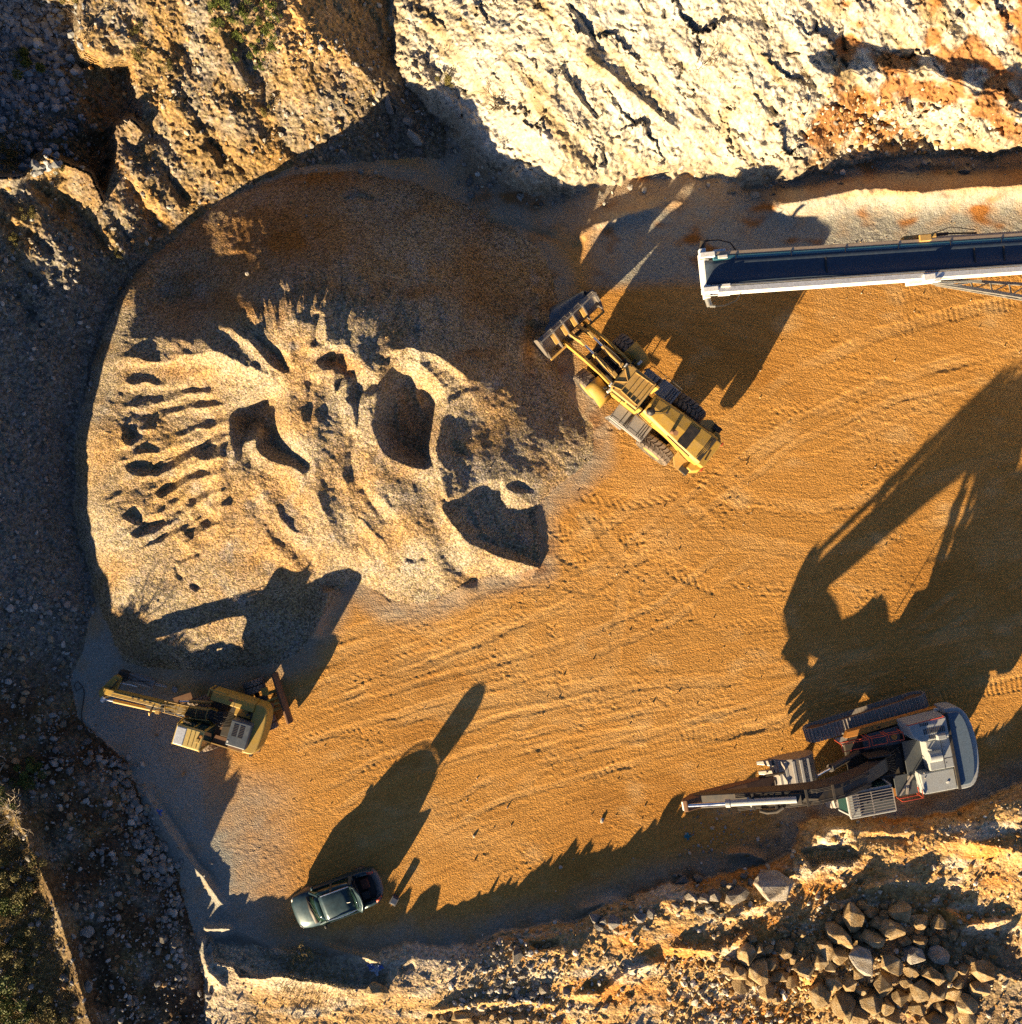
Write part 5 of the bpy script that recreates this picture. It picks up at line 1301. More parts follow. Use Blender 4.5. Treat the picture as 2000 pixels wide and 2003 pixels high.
    bp = MB(); bp.tube([(5.3, -.2, .84), (4.8, -.25, .86), (4.2, -.42, .82)], .018, 5); bp.tube([(5.3, -.44, .84), (4.7, -.35, .86), (4.1, -.2, .82)], .018, 5); bp.build('breaker_hose', D, bko)
    sp = MB().tube([(5.5, .02, .95), (5.0, .0, .8), (4.8, .05, .6)], .02, 6); sp.build('grease_hose', MT['chrome'], root)
    return root
build_wheeled()
# ------------------------------------------------------------------ passenger car with its tailgate up
def build_car():
    zg = ground_z(661, 1755)
    root = empty('car', (-8.37, -18.60, zg), math.radians(200.4))
    tag(root, 'silver blue hatchback car parked with its tailgate raised', 'car')
    P = paint('silver_blue_paint', (.03, .066, .085), .26, .35, dust=.04, dust_col=(.24, .22, .18), scale=.8)
    K = MT['black']; GL = glass('car_glass', (.012, .03, .022))
    trim = paint('grey_bumper', (.13, .13, .135), .6, dust=.4)
    # lower body: rings along x (half width, height of shoulder, height of bonnet line)
    S = [(2.20, .42, .62, .64), (2.12, .66, .70, .74), (1.95, .80, .76, .83), (1.60, .86, .84, .92), (1.10, .88, .92, 1.02), (.60, .885, .93, 1.0), (0, .89, .94, 1.0), (-.60, .89, .95, 1.0), (-1.10, .885, .97, 1.0)]
    rows = []
    for x, w, zs, zt in S:
        rows.append([(x, -w * .94, .28), (x, -w, .48), (x, -w * .99, zs - .06), (x, -w * .93, zs), (x, -w * .55, zt - .01), (x, 0, zt + .012), (x, w * .55, zt - .01), (x, w * .93, zs), (x, w * .99, zs - .06), (x, w, .48), (x, w * .94, .28)])
    b = MB().grid(rows, True); b.add(rows[0], [tuple(range(11))])
    # rear quarters and rear end around the open boot
    R = [(-1.08, .885, .97), (-1.5, .865, .97), (-1.85, .82, .95), (-2.05, .72, .90)]
    for sy in (1, -1):
        b.grid([[(x, sy * w * .94, .28), (x, sy * w, .48), (x, sy * w * .99, z - .06), (x, sy * w * .93, z), (x, sy * w * .78, z - .02), (x, sy * w * .72, .60)] for x, w, z in R], True)
    b.grid([[(-1.08, -.80, .60), (-1.08, .80, .60)], [(-1.90, -.64, .58), (-1.90, .64, .58)]], False)
    body = b.build('body', P, root, None, 0, .02)
    bp = MB()
    arcp = [(-1.84, -.80), (-2.02, -.70), (-2.17, -.45), (-2.22, 0), (-2.17, .45), (-2.02, .70), (-1.84, .80)]
    bp.grid([[(x * .96, y * .92, .30) for x, y in arcp], [(x, y, .40) for x, y in arcp], [(x, y, .60) for x, y in arcp], [(x * .97, y * .97, .66) for x, y in arcp], [(x * .88, y * .84, .66) for x, y in arcp]], True)
    bp.build('rear_bumper', trim, root, None, 0, .02)
    for sy in (1, -1):
        tl = MB().grid([[(-1.80, sy * .775, .955), (-1.80, sy * .66, .945)], [(-2.0, sy * .69, .925), (-1.97, sy * .59, .92)], [(-2.06, sy * .66, .76), (-2.06, sy * .58, .76)]], True)
        tl.build('tail_light', MT['red'], root, None, 0, .03)
        hl = MB().grid([[(1.98, sy * .79, .70), (2.0, sy * .73, .765)], [(2.12, sy * .665, .66), (2.10, sy * .60, .74)]], True)
        hl.build('headlight', MT['lamp'], root, None, 0, .025)
        m = MB(); m.box(.80, .94, sy * .90, sy * 1.05, .98, 1.10, tx=.02); m.build('wing_mirror', K if sy > 0 else P, root, None, .025)
    boot = MB(); boot.box(-1.10, -1.86, -.60, .60, .60, .62); boot.box(-1.06, -1.12, -.66, .66, .6, 1.05); boot.box(-1.2, -1.55, .15, .5, .62, .78); boot.build('boot_floor', MT['black'], root)
    tb = MB(); tb.box(-1.3, -1.7, -.5, .05, .62, .80, tx=.03, ty=.03); tb.build('boot_liner', paint('dark_red_cloth', (.09, .018, .012), .9, dust=.2), root, None, .03)
    # greenhouse: pillars and roof, glass inside
    roof = [(.62, .60, 1.42), (.40, .62, 1.47), (0, .63, 1.495), (-.5, .625, 1.49), (-.98, .60, 1.455)]
    rr = MB().grid([[(x, -w, z - .055), (x, -w * .88, z - .015), (x, -w * .45, z + .008), (x, 0, z + .014), (x, w * .45, z + .008), (x, w * .88, z - .015), (x, w, z - .055)] for x, w, z in roof], True)
    ro = rr.build('roof', P, root, None, 0, .03)
    for sy in (1, -1):
        rl = MB().tube([(.5, sy * .60, 1.46), (0, sy * .615, 1.53), (-.5, sy * .61, 1.53), (-.92, sy * .585, 1.47)], .022, 6); rl.build('roof_rail', MT['chrome'], ro)
    MB().tube([(-.62, .10, 1.505), (-.80, .10, 1.60)], .014, 6).build('aerial', MT['lamp'], ro)
    ws = MB().grid([[(1.12, -.66, .99), (1.18, -.3, 1.015), (1.19, 0, 1.02), (1.18, .3, 1.015), (1.12, .66, .99)], [(.88, -.62, 1.22), (.94, -.3, 1.235), (.95, 0, 1.24), (.94, .3, 1.235), (.88, .62, 1.22)], [(.62, -.58, 1.405), (.66, -.3, 1.42), (.67, 0, 1.425), (.66, .3, 1.42), (.62, .58, 1.405)]], True)
    ws.build('windscreen', GL, root, None, 0, .01)
    cwl = MB().grid([[(1.30, -.68, .985), (1.36, 0, 1.025), (1.30, .68, .985)], [(1.12, -.68, 1.0), (1.19, 0, 1.03), (1.12, .68, 1.0)]], True); cwl.build('cowl', K, root, None, 0, .015)
    wp = MB(); wp.tube([(1.22, -.1, 1.04), (.98, .35, 1.22)], .012, 5); wp.tube([(1.22, -.45, 1.03), (1.02, -.02, 1.2)], .012, 5); wp.build('wiper', K, root)
    for sy in (1, -1):
        sg = MB().grid([[(1.05, sy * .86, .95), (.5, sy * .87, .95), (-.3, sy * .87, .96), (-1.05, sy * .85, .97)], [(.62, sy * .64, 1.39), (.38, sy * .65, 1.42), (-.3, sy * .65, 1.435), (-.98, sy * .62, 1.40)]], True)
        sg.build('side_window', GL, root, None, 0, .012)
        pi = MB(); pi.bar((1.10, sy * .80, .96), (.62, sy * .62, 1.40), .07, .05); pi.bar((-.05, sy * .885, .95), (-.05, sy * .655, 1.44), .09, .03); pi.bar((-1.05, sy * .865, .96), (-.98, sy * .625, 1.41), .16, .05); pi.bar((1.0, sy * .885, .955), (-1.1, sy * .885, .975), .03, .03)
        pi.build('pillar', P, root)
    # tailgate up on its hinge, glass set in it
    tg = MB().grid([[(-.96, -.58, 1.47), (-.99, -.3, 1.50), (-1.0, 0, 1.505), (-.99, .3, 1.50), (-.96, .58, 1.47)], [(-1.16, -.62, 1.78), (-1.22, -.3, 1.82), (-1.24, 0, 1.83), (-1.22, .3, 1.82), (-1.16, .62, 1.78)], [(-1.30, -.62, 2.0), (-1.40, -.3, 2.06), (-1.42, 0, 2.07), (-1.40, .3, 2.06), (-1.30, .62, 2.0)], [(-1.36, -.50, 2.16), (-1.50, -.25, 2.24), (-1.53, 0, 2.26), (-1.50, .25, 2.24), (-1.36, .50, 2.16)]], True)
    tgo = tg.build('tailgate', P, root, None, 0, .05)
    rw = MB().grid([[(-1.02, -.46, 1.56), (-1.05, 0, 1.58), (-1.02, .46, 1.56)], [(-1.18, -.48, 1.80), (-1.25, 0, 1.84), (-1.18, .48, 1.80)]], True)
    for v in range(len(rw.v)): x_, y_, z_ = rw.v[v]; rw.v[v] = (x_ + .045, y_, z_ + .03)
    rw.build('rear_window', GL, tgo, None, 0, .01)
    ls = MB()
    for sy in (1, -1): ls.tube([(-1.2, sy * .66, .98), (-1.22, sy * .60, 1.85)], .014, 6)
    ls.build('gas_strut', K, tgo)
    for sx in (1.38, -1.34):
        for sy in (1, -1):
            w = MB().lathe_y([(.19, -.10), (.27, -.11), (.315, -.09), (.32, 0), (.315, .09), (.27, .11), (.19, .10)], (sx, sy * .755, .32), 28); wo = w.build('wheel', MT['rubber'], root)
            MB().lathe_y([(.02, -.07), (.12, -.09), (.19, -.10), (.19, .10), (.12, .09), (.02, .07)], (sx, sy * .755, .32), 20).build('rim', MT['steel'], wo)
    MB().box(2.16, 2.22, -.26, .26, .40, .50).build('number_plate', MT['lamp'], root)
    return root
build_car()
# ------------------------------------------------------------------ stacker conveyor, upper right
def build_conveyor():
    TZ = 7.5; LEN = 34.0; FALL = .165
    root = empty('conveyor', (7.98, 9.79, 0), math.radians(6.0))
    tag(root, 'long white stacker conveyor with a dark belt reaching in from the right', 'conveyor')
    def z(x): return TZ - FALL * x
    W, D = MT['white'], MT['dark']
    # troughed belt
    rows = []
    for x in (-.02, .4, 1.2, 6, 12, 20, 28, LEN):
        t = 0 if x < .3 else min(1, (x - .3) / .9)
        rows.append([(x, -.50, z(x) + .10 * t), (x, -.30, z(x) - .02 * t), (x, 0, z(x) - .045 * t), (x, .30, z(x) - .02 * t), (x, .50, z(x) + .10 * t)])
    belt = MB().grid(rows, True).build('belt', MT['belt'], root, None, 0, .03)
    lo = MB().grid([[(0, -.48, z(0) - .44), (0, .48, z(0) - .44)], [(LEN, -.48, z(LEN) - .44), (LEN, .48, z(LEN) - .44)]], False); lo.build('return_belt', MT['belt'], root, None, 0, .02)
    dr = MB().cyl((.02, -.56, z(0) - .23), (.02, .56, z(0) - .23), .235, 24); dr.build('head_drum', MT['white'], root)
    jt = MB()
    for x in (5.2, 12.0, 13.4, 14.7, 18.5): jt.box(x, x + .07, -.42, .42, z(x) - .02, z(x) + .012)
    jt.build('belt_joint', MT['dark'], belt)
    # side beams
    b1 = MB(); b1.bar((-.02, -.74, z(0) - .20), (LEN, -.74, z(LEN) - .20), .24, .58); s1 = b1.build('side_beam', W, root, None, .02)
    b2 = MB(); b2.bar((.3, .74, z(.3) - .06), (LEN, .74, z(LEN) - .06), .17, .30); s2 = b2.build('side_beam', paint('cream_beam', (.52, .40, .27), .5, dust=.4), root, None, .02)  # far beam in its own tan cream colour
    sk = MB(); sk.bar((.35, .56, z(.35) + .05), (LEN, .56, z(LEN) + .05), .16, .10); sk.build('belt_skirt', MT['teal'], s2, None, .01)
    sk = MB(); sk.bar((.15, -.565, z(.15) + .06), (LEN, -.565, z(LEN) + .06), .07, .12); sk.build('belt_skirt', MT['galv'], s1, None, .01)
    cl = MB()
    for k in range(14):
        x = 1.3 + 2.4 * k; cl.box(x, x + .025, .47, .66, z(x) + .08, z(x) + .115)
    cl.build('skirt_clamp', MT['black'], s2)
    # idlers and lower chords with lattice between
    idl = MB()
    for k in range(26):
        x = 1.2 + 1.25 * k; idl.cyl((x, -.34, z(x) - .12), (x, .34, z(x) - .12), .06, 8)
    idl.build('idler', D, root)
    tr = MB()
    for y in (-.72, .72):
        tr.bar((.8, y, z(.8) - .62), (LEN, y, z(LEN) - .75), .09, .09)
        for k in range(22):
            x = .8 + 1.5 * k; u, v = (-.2, -.66) if k % 2 == 0 else (-.66, -.2)
            tr.bar((x, y, z(x) + u), (x + 1.5, y, z(x + 1.5) + v), .05, .05)
    tr.build('lower_truss', MT['galv'], root)
    # head brackets with drive motor and hoses
    for sy in (-1, 1):
        hb = MB(); hb.box(-.20, .42, sy * .60, sy * .82, z(0) - .34, z(0) + .14); hb.box(-.16, .10, sy * .82, sy * 1.02, z(0) - .34, z(0) - .02)
        ho = hb.build('head_bracket', MT['white'], root, None, .02)
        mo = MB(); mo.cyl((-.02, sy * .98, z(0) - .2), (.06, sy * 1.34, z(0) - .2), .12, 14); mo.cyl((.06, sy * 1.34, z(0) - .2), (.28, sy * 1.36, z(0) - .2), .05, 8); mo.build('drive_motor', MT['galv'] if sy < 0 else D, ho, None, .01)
        hh = MB().tube([(.2, sy * 1.36, z(0) - .2), (.7, sy * 1.36, z(0) - .25), (1.2, sy * 1.2, z(0) - .3), (1.45, sy * .9, z(1.4) - .25)], .03, 8); hh.build('hydraulic_hose', MT['black'], ho)
        MB().box(.55, .95, sy * .52, sy * .66, z(.7) + .06, z(.7) + .14).build('scraper_pad', MT['lamp'], ho, None, .02)
        ex = MB(); ex.box(.45, .95, sy * .86, sy * .96, z(.7) - .22, z(.7) - .08); ex.build('tensioner', MT['white'], ho, None, .01)
    # fold joint on both beams
    for sy in (-1, 1):
        f = MB(); f.box(8.9, 10.3, sy * .86, sy * 1.04, z(9.6) - .32, z(9.6) + .02); f.box(9.5, 10.0, sy * .70, sy * .98, z(9.7) - .05, z(9.7) + .22)
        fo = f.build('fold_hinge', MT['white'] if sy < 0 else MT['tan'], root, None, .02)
        r = MB(); r.cyl((10.0, sy * 1.02, z(10) - .15), (11.0, sy * 1.06, z(11) - .2), .07, 10); r.cyl((11.0, sy * 1.06, z(11) - .2), (12.4, sy * 1.04, z(12.4) - .3), .04, 8); r.tube([(10.2, sy * 1.05, z(10.2)), (11, sy * 1.25, z(11) + .1), (12.2, sy * 1.1, z(12.2))], .022, 6)
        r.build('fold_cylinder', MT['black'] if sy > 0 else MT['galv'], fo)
    # lattice legs, axle and wheels
    for sy in (-1, 1):
        l = MB(); a0, a1 = Vector((10.2, sy * .95, z(10.2) - .45)), Vector((18.4, sy * 1.75, 1.05)); b0, b1 = Vector((10.6, sy * .95, z(10.6) - .95)), Vector((18.2, sy * 1.75, .72))
        c0, c1 = Vector((10.2, sy * .72, z(10.2) - .7)), Vector((18.4, sy * .95, 1.05))
        l.bar(a0, a1, .14, .14); l.bar(b0, b1, .10, .10); l.bar(c0, c1, .12, .12)
        for k in range(7):
            t0, t1 = k / 7, (k + 1) / 7
            l.bar(a0.lerp(a1, t0), c0.lerp(c1, t1), .06, .06); l.bar(c0.lerp(c1, t1), a0.lerp(a1, t1), .06, .06); l.bar(a0.lerp(a1, t0), b0.lerp(b1, t1), .05, .05)
        lo_ = l.build('support_leg', MT['galv'], root)
        pk = MB().box(17.0, 17.6, sy * 1.85, sy * 2.1, 1.1, 1.7); pk.build('leg_plate', MT['white'], lo_, None, .02)
        up = MB(); up.bar((18.2, sy * 1.3, .9), (22.5, sy * .74, z(22.5) - .75), .14, .14); up.build('support_strut', MT['galv'], root)
        w = MB().lathe_y([(.25, -.16), (.42, -.18), (.52, -.14), (.54, 0), (.52, .14), (.42, .18), (.25, .16)], (18.4, sy * 2.05, .54), 28); wo = w.build('wheel', MT['rubber'], root)
        MB().lathe_y([(.03, -.06), (.2, -.1), (.25, -.14), (.25, .14), (.2, .1), (.03, .06)], (18.4, sy * 2.05, .54), 20).build('rim', MT['white'], wo)
    MB().bar((18.4, -2.1, .6), (18.4, 2.1, .6), .2, .2).build('axle', MT['galv'], root)
    hp = MB(); hp.prism_z([(31.5, -.8), (34.4, -.8), (34.4, .8), (31.5, .8)], 1.2, 2.7, [(31.0, -1.5), (35.0, -1.5), (35.0, 1.5), (31.0, 1.5)]); hp.box(31.6, 34.2, -.7, .7, 0, 1.2); hp.build('feed_hopper', W, root, None, .02)
    return root
build_conveyor()
# ------------------------------------------------------------------ boulders, rocks, loose stones
def ico(sub):
    bm = bmesh.new(); bmesh.ops.create_icosphere(bm, subdivisions=sub, radius=1.0)
    V = np.array([v.co[:] for v in bm.verts]); F = np.array([[v.index for v in f.verts] for f in bm.faces]); bm.free()
    return V, F

def rock_mat(name, c1, c2, c3, dustw=.5):
    m = bpy.data.materials.new(name); m.use_nodes = True
    nt = m.node_tree; L = nt.links; bs = nt.nodes['Principled BSDF']
    bs.inputs['Roughness'].default_value = .88; bs.inputs['Specular IOR Level'].default_value = .2
    tc = nt.nodes.new('ShaderNodeTexCoord'); oi = nt.nodes.new('ShaderNodeObjectInfo')
    ad = nt.nodes.new('ShaderNodeVectorMath'); ad.operation = 'MULTIPLY_ADD'; ad.inputs[1].default_value = (1, 1, 1)
    L.new(tc.outputs['Object'], ad.inputs[0]); L.new(oi.outputs['Location'], ad.inputs[2])
    n = nt.nodes.new('ShaderNodeTexNoise'); n.inputs['Scale'].default_value = 1.7; n.inputs['Detail'].default_value = 6; n.inputs['Roughness'].default_value = .65; L.new(ad.outputs[0], n.inputs['Vector'])
    r = nt.nodes.new('ShaderNodeValToRGB'); e = r.color_ramp.elements
    e[0].position = .32; e[0].color = (*c1, 1); e[1].position = .68; e[1].color = (*c3, 1); k = e.new(.5); k.color = (*c2, 1)
    L.new(n.outputs['Fac'], r.inputs[0])
    rr = nt.nodes.new('ShaderNodeMapRange'); rr.inputs['To Min'].default_value = .68; rr.inputs['To Max'].default_value = 1.18; L.new(oi.outputs['Random'], rr.inputs['Value'])
    mx = nt.nodes.new('ShaderNodeMix'); mx.data_type = 'RGBA'; mx.blend_type = 'MULTIPLY'; mx.inputs[0].default_value = 1
    L.new(r.outputs[0], mx.inputs[6]); L.new(rr.outputs[0], mx.inputs[7]); L.new(mx.outputs[2], bs.inputs['Base Color'])
    n2 = nt.nodes.new('ShaderNodeTexNoise'); n2.inputs['Scale'].default_value = 9; n2.inputs['Detail'].default_value = 6; n2.inputs['Roughness'].default_value = .7; L.new(ad.outputs[0], n2.inputs['Vector'])
    b = nt.nodes.new('ShaderNodeBump'); b.inputs['Distance'].default_value = .12; L.new(n2.outputs['Fac'], b.inputs['Height']); L.new(b.outputs[0], bs.inputs['Normal'])
    return m
ROCK_TAN = rock_mat('tan_boulder', (.29, .18, .075), (.41, .285, .14), (.50, .40, .26))
ROCK_PALE = rock_mat('pale_limestone_boulder', (.28, .22, .15), (.38, .33, .26), (.46, .43, .38))
ROCK_GREY = rock_mat('grey_stone', (.22, .20, .17), (.30, .28, .25), (.40, .37, .32))

def rock_mesh(seed, mat):
    """angular broken block: hull of a few scattered points, edges knocked off"""
    r = np.random.default_rng(seed); bm = bmesh.new()
    for p in r.normal(size=(int(r.integers(18, 28)), 3)):
        p = p / np.linalg.norm(p) * r.uniform(.82, 1.06)
        bm.verts.new(p)
    h = bmesh.ops.convex_hull(bm, input=bm.verts)
    bmesh.ops.delete(bm, geom=list({v for v in h['geom_interior'] + h['geom_unused'] if isinstance(v, bmesh.types.BMVert)}), context='VERTS')
    bmesh.ops.dissolve_limit(bm, angle_limit=.22, verts=bm.verts[:], edges=bm.edges[:])
    bmesh.ops.bevel(bm, geom=bm.edges[:], offset=.055, segments=2, affect='EDGES', profile=.6)
    bmesh.ops.triangulate(bm, faces=bm.faces[:])
    bmesh.ops.subdivide_edges(bm, edges=bm.edges[:], cuts=1, use_grid_fill=True)
    V = np.array([v.co[:] for v in bm.verts])
    k = .035 * fbm(V[:, 0] * 3.1 + seed, V[:, 1] * 3.1 + V[:, 2] * 2.3, 3, seed)
    for v, q in zip(bm.verts, k): v.co *= 1 + q
    me = bpy.data.meshes.new('boulder'); bm.to_mesh(me); bm.free()
    me.materials.append(mat)
    return me
RM = {m.name: [rock_mesh(50 * j + i, m) for i in range(9)] for j, m in enumerate((ROCK_TAN, ROCK_PALE, ROCK_GREY))}
SPOTS = []
def rock(name, px, py, w, h, ang, mat, label, cat, group=None, hz=None, sink=.30):
    """one stone; w, h its plan size in plan pixels, ang its plan turn in degrees (clockwise in the plan)"""
    zg = ground_z(px, py)
    o = bpy.data.objects.new(name, random.choice(RM[mat.name])); COL.objects.link(o)
    a, b = w / PXM / 2, h / PXM / 2
    c = hz if hz else min(a, b) * random.uniform(.72, 1.0)
    p = at(px, py, zg + c * (1 - sink) * .6)
    o.location = (p.x, p.y, zg + c * (1 - 2 * sink))
    k_s = 1.05 if mat is ROCK_PALE else 1.22
    o.scale = (a * k_s, b * k_s, c * 1.2)
    o.rotation_euler = (random.uniform(-.25, .25), random.uniform(-.25, .25), -math.radians(ang) + random.choice((0, math.pi)))
    tag(o, label, cat, group)
    SPOTS.append((px, py, max(w, h) / 2))
    return o

def batch(x0, y0, s, rows, mat, name, label, cat, group, **k):
    for r_ in rows:
        cx, cy, w, h = r_[:4]; ang = r_[4] if len(r_) > 4 else random.uniform(-25, 25)
        rock(name, x0 + cx / s, y0 + cy / s, w / s, h / s, ang, mat, label, cat, group, **k)

H2 = (1300, 1600, 2.756)
HEAP = [(1010,525,95,150,8),(950,560,60,110,0),(1370,555,95,80),(1470,565,75,90),(940,625,150,100,35),(1220,590,120,105),(1105,505,60,65),(1070,470,60,50),
 (860,705,100,110),(940,740,85,80),(1225,790,130,90,25),(1435,840,115,90),(1525,830,80,85),(1715,820,120,100),(1690,910,120,90,20),(1170,890,100,130,-10),(905,885,100,85,30),
 (995,885,80,80),(1375,920,110,120),(1465,930,130,90,-45),(1550,940,95,70),(835,770,75,80),(750,805,110,90),(510,820,110,130),(575,780,80,70),(345,805,90,70),(400,830,80,90),(410,900,90,90),
 (550,930,80,100),(830,945,110,130),(860,930,70,70),(1110,980,120,120),(960,1000,120,160,-20),(1030,1060,130,130),(1190,1010,70,90),(1265,960,80,90),(1360,1020,80,70),(1535,1040,80,110),(1620,1000,110,110),
 (1630,1080,90,90),(1450,1085,120,80),(1230,1080,90,80),(740,625,50,40),(560,705,70,40,-20),(510,705,50,60),(690,640,30,30),(1450,660,60,50),(1370,655,95,70),(1290,655,70,60),(1600,810,60,60),(1550,625,50,60),
 (1050,640,70,60),(1140,560,70,60),(1060,690,80,60),(1180,530,50,60),(1130,560,50,40),(890,800,60,60),(1040,840,60,70),(1100,760,60,60),(1330,830,80,60),(1300,880,60,60),(1240,860,70,60),(1060,920,90,60),(1480,1010,60,60),(1420,610,50,40),
 (1160,1060,60,60),(1320,960,50,50),(1580,890,60,50),(1640,760,50,50),(1000,620,60,50),(920,480,50,40),(1180,470,50,40),(1500,620,50,40),(620,850,90,60),(680,880,80,70),(700,760,60,60),(460,870,60,60),(600,970,50,50),(470,640,60,40),(640,600,60,40)]
GH = 'boulders of the rubble heap'
batch(*H2, HEAP, ROCK_TAN, 'boulder', 'tan boulder piled in the rubble heap at the lower right', 'boulder', GH, sink=.08)
rock('boulder', 1300 + 1060 / 2.756, 1600 + 760 / 2.756, 185 / 2.756, 125 / 2.756, 42, ROCK_PALE, 'long pale boulder lying slantwise on the crest of the rubble heap, largest of it', 'boulder', GH, hz=.55, sink=-.05)
rock('boulder', 1300 + 1125 / 2.756, 1600 + 640 / 2.756, 130 / 2.756, 90 / 2.756, 12, ROCK_TAN, 'oval tan boulder resting high on the heap just above the long pale one', 'boulder', GH, hz=.42, sink=-.05)
rock('boulder', 1300 + 1265 / 2.756, 1600 + 500 / 2.756, 130 / 2.756, 110 / 2.756, 0, ROCK_TAN, 'broad tan boulder at the upper right edge of the rubble heap', 'boulder', GH, hz=.45)
rock('boulder', 1300 + 1345 / 2.756, 1600 + 735 / 2.756, 130 / 2.756, 115 / 2.756, 0, ROCK_PALE, 'blocky boulder with a pale lit face, left of a pair on the heap', 'boulder', GH, hz=.45)
rock('boulder', 1300 + 1470 / 2.756, 1600 + 740 / 2.756, 128 / 2.756, 112 / 2.756, -15, ROCK_PALE, 'blocky boulder with a pale lit face, right of a pair on the heap', 'boulder', GH, hz=.45)
rock('boulder', 1300 + 655 / 2.756, 1600 + 700 / 2.756, 95 / 2.756, 105 / 2.756, 0, rock_mat('rusty_boulder', (.24, .09, .03), (.34, .15, .05), (.42, .24, .10)) if False else ROCK_TAN, 'rusty brown boulder standing alone at the upper left of the heap', 'boulder', GH, hz=.4)
rock('boulder', 1300 + 440 / 2.756, 1600 + 725 / 2.756, 100 / 2.756, 122 / 2.756, 0, ROCK_TAN, 'tall tan boulder at the far left end of the rubble heap', 'boulder', GH, hz=.42)
GB = 'rocks along the foot of the bank'
rock('boulder', 1300 + 595 / 2.756, 1600 + 365 / 2.756, 215 / 2.756, 150 / 2.756, 10, ROCK_PALE, 'huge white boulder embedded in the bank below the crawler excavator', 'boulder', GB, hz=.75)
rock('boulder', 1300 + 390 / 2.756, 1600 + 415 / 2.756, 145 / 2.756, 85 / 2.756, -25, ROCK_PALE, 'long white boulder beside the huge one at the foot of the bank', 'boulder', GB, hz=.4)
rock('boulder', 1300 + 100 / 2.756, 1600 + 340 / 2.756, 80 / 2.756, 48 / 2.756, -30, ROCK_GREY, 'flat grey slab lying in the shade in front of the bank', 'boulder', GB, hz=.25)
rock('boulder', 1300 + 180 / 2.756, 1600 + 322 / 2.756, 56 / 2.756, 56 / 2.756, 0, ROCK_PALE, 'round pale stone lying in the shade beside the grey slab', 'boulder', GB, hz=.3)
rock('boulder', 735, 1938, 46, 36, 12, ROCK_TAN, 'large tan boulder alone on the bank below the car', 'boulder', None, hz=.28, sink=.4)
batch(*H2, [(270,420,80,72),(210,435,70,60),(145,425,75,60),(320,355,42,40),(355,365,45,40),(135,275,22,26),(430,310,42,36),(85,305,32,28),(57,310,30,26),(60,470,50,30),(190,510,60,40),(250,500,60,40),(240,480,50,36),(120,480,50,30),(465,345,30,50),(300,520,60,36)],
      ROCK_PALE, 'rock', 'pale rock in the row left of the huge white boulder', 'rock', GB)
rock('rock', 1300 + 610 / 2.756, 1600 + 110 / 2.756, 12, 12, 0, ROCK_PALE, 'small pale rock alone on the shaded clay below the tucked excavator boom', 'rock', None)
G2 = (650, 1600, 2.756)
batch(*G2, [(1415,545,65,52),(1465,560,42,46),(1522,565,78,66),(1580,560,40,36),(1660,540,85,50),(1720,515,50,50),(1440,590,50,30),(1690,590,40,30)], ROCK_GREY, 'rock', 'grey rock in the shadow-backed row on the bank', 'rock', 'row of grey rocks on the bank')
batch(*G2, [(995,745,62,95),(1005,720,50,40),(870,810,36,26),(800,805,50,30),(950,850,40,26),(1075,955,60,50),(1020,850,50,36),(960,900,50,30),(900,890,60,36),(1140,920,60,60),(930,930,50,30)], ROCK_PALE, 'rock', 'pale broken rock scattered on the gravel slope of the bank', 'rock', 'rocks on the gravel slope')
batch(*G2, [(1160,685,52,36),(1105,690,30,40),(1615,440,46,36),(1605,415,20,20)], ROCK_TAN, 'rock', 'tan rock half buried in the orange bank', 'rock', 'rocks in the orange bank')
batch(*G2, [(610,1078,52,52),(700,1070,125,60,0),(865,1060,46,46),(925,1078,58,56),(1005,1082,95,62),(820,1090,56,46),(650,1100,50,40),(770,1095,60,40),(570,1080,36,40),(960,1100,50,40),(1060,1050,30,30),(1100,1085,40,36),(520,1085,36,30),(590,1108,40,20)], ROCK_TAN, 'boulder', 'rounded boulder in the heap cut by the lower edge of the photo', 'boulder', 'boulders at the lower edge')
J2 = (0, 1200, 2.4067)
batch(*J2, [(410,605,48,28),(585,720,34,36),(572,770,26,30),(600,800,40,34),(620,845,36,40),(635,882,46,42),(620,942,34,26),(650,965,32,30),(682,972,24,40,-30),(570,830,34,26),(545,800,26,26),(700,1020,34,28),(640,1030,34,22),(660,1055,40,26),(635,1080,24,34),(690,1090,40,28),(715,1050,30,40),(735,1130,34,24),(765,1095,40,36),
           (735,1165,36,34),(700,1200,36,30),(690,1235,36,32),(725,1200,24,40),(805,1262,42,44),(780,1275,30,30),(750,1300,26,26),(650,1265,26,30),(770,1530,40,38),(815,1557,42,42),(745,1555,34,26),(715,1495,24,30),(745,1440,26,24),(475,1437,36,34),(425,1380,26,22),(330,740,30,44),(475,640,26,20),(340,690,30,18),(280,690,24,16),
           (410,1750,60,56),(375,1575,24,26),(640,1820,24,50),(600,1130,40,20),(670,1440,26,24),(820,1290,26,26),(560,690,30,20),(610,920,26,22)], ROCK_GREY, 'rock', 'grey rock at the foot of the dark left slope', 'rock', 'rocks under the left slope')
rock('rock', 770 / 2.4067, 1200 + 1196 / 2.4067, 21, 26, 0, ROCK_GREY, 'largest rounded grey rock at the foot of the dark left slope', 'rock', 'rocks under the left slope')
rock('rock', 412 / 2.4067, 1200 + 1496 / 2.4067, 25, 22, 0, ROCK_GREY, 'round grey rock alone in the middle of the dark left slope', 'rock', 'rocks under the left slope')
rock('rock', 305 / 2.4067, 1200 + 1712 / 2.4067, 22, 18, 20, ROCK_PALE, 'bluish pale rock where the dark slope meets the lit ridge', 'rock', 'rocks under the left slope')
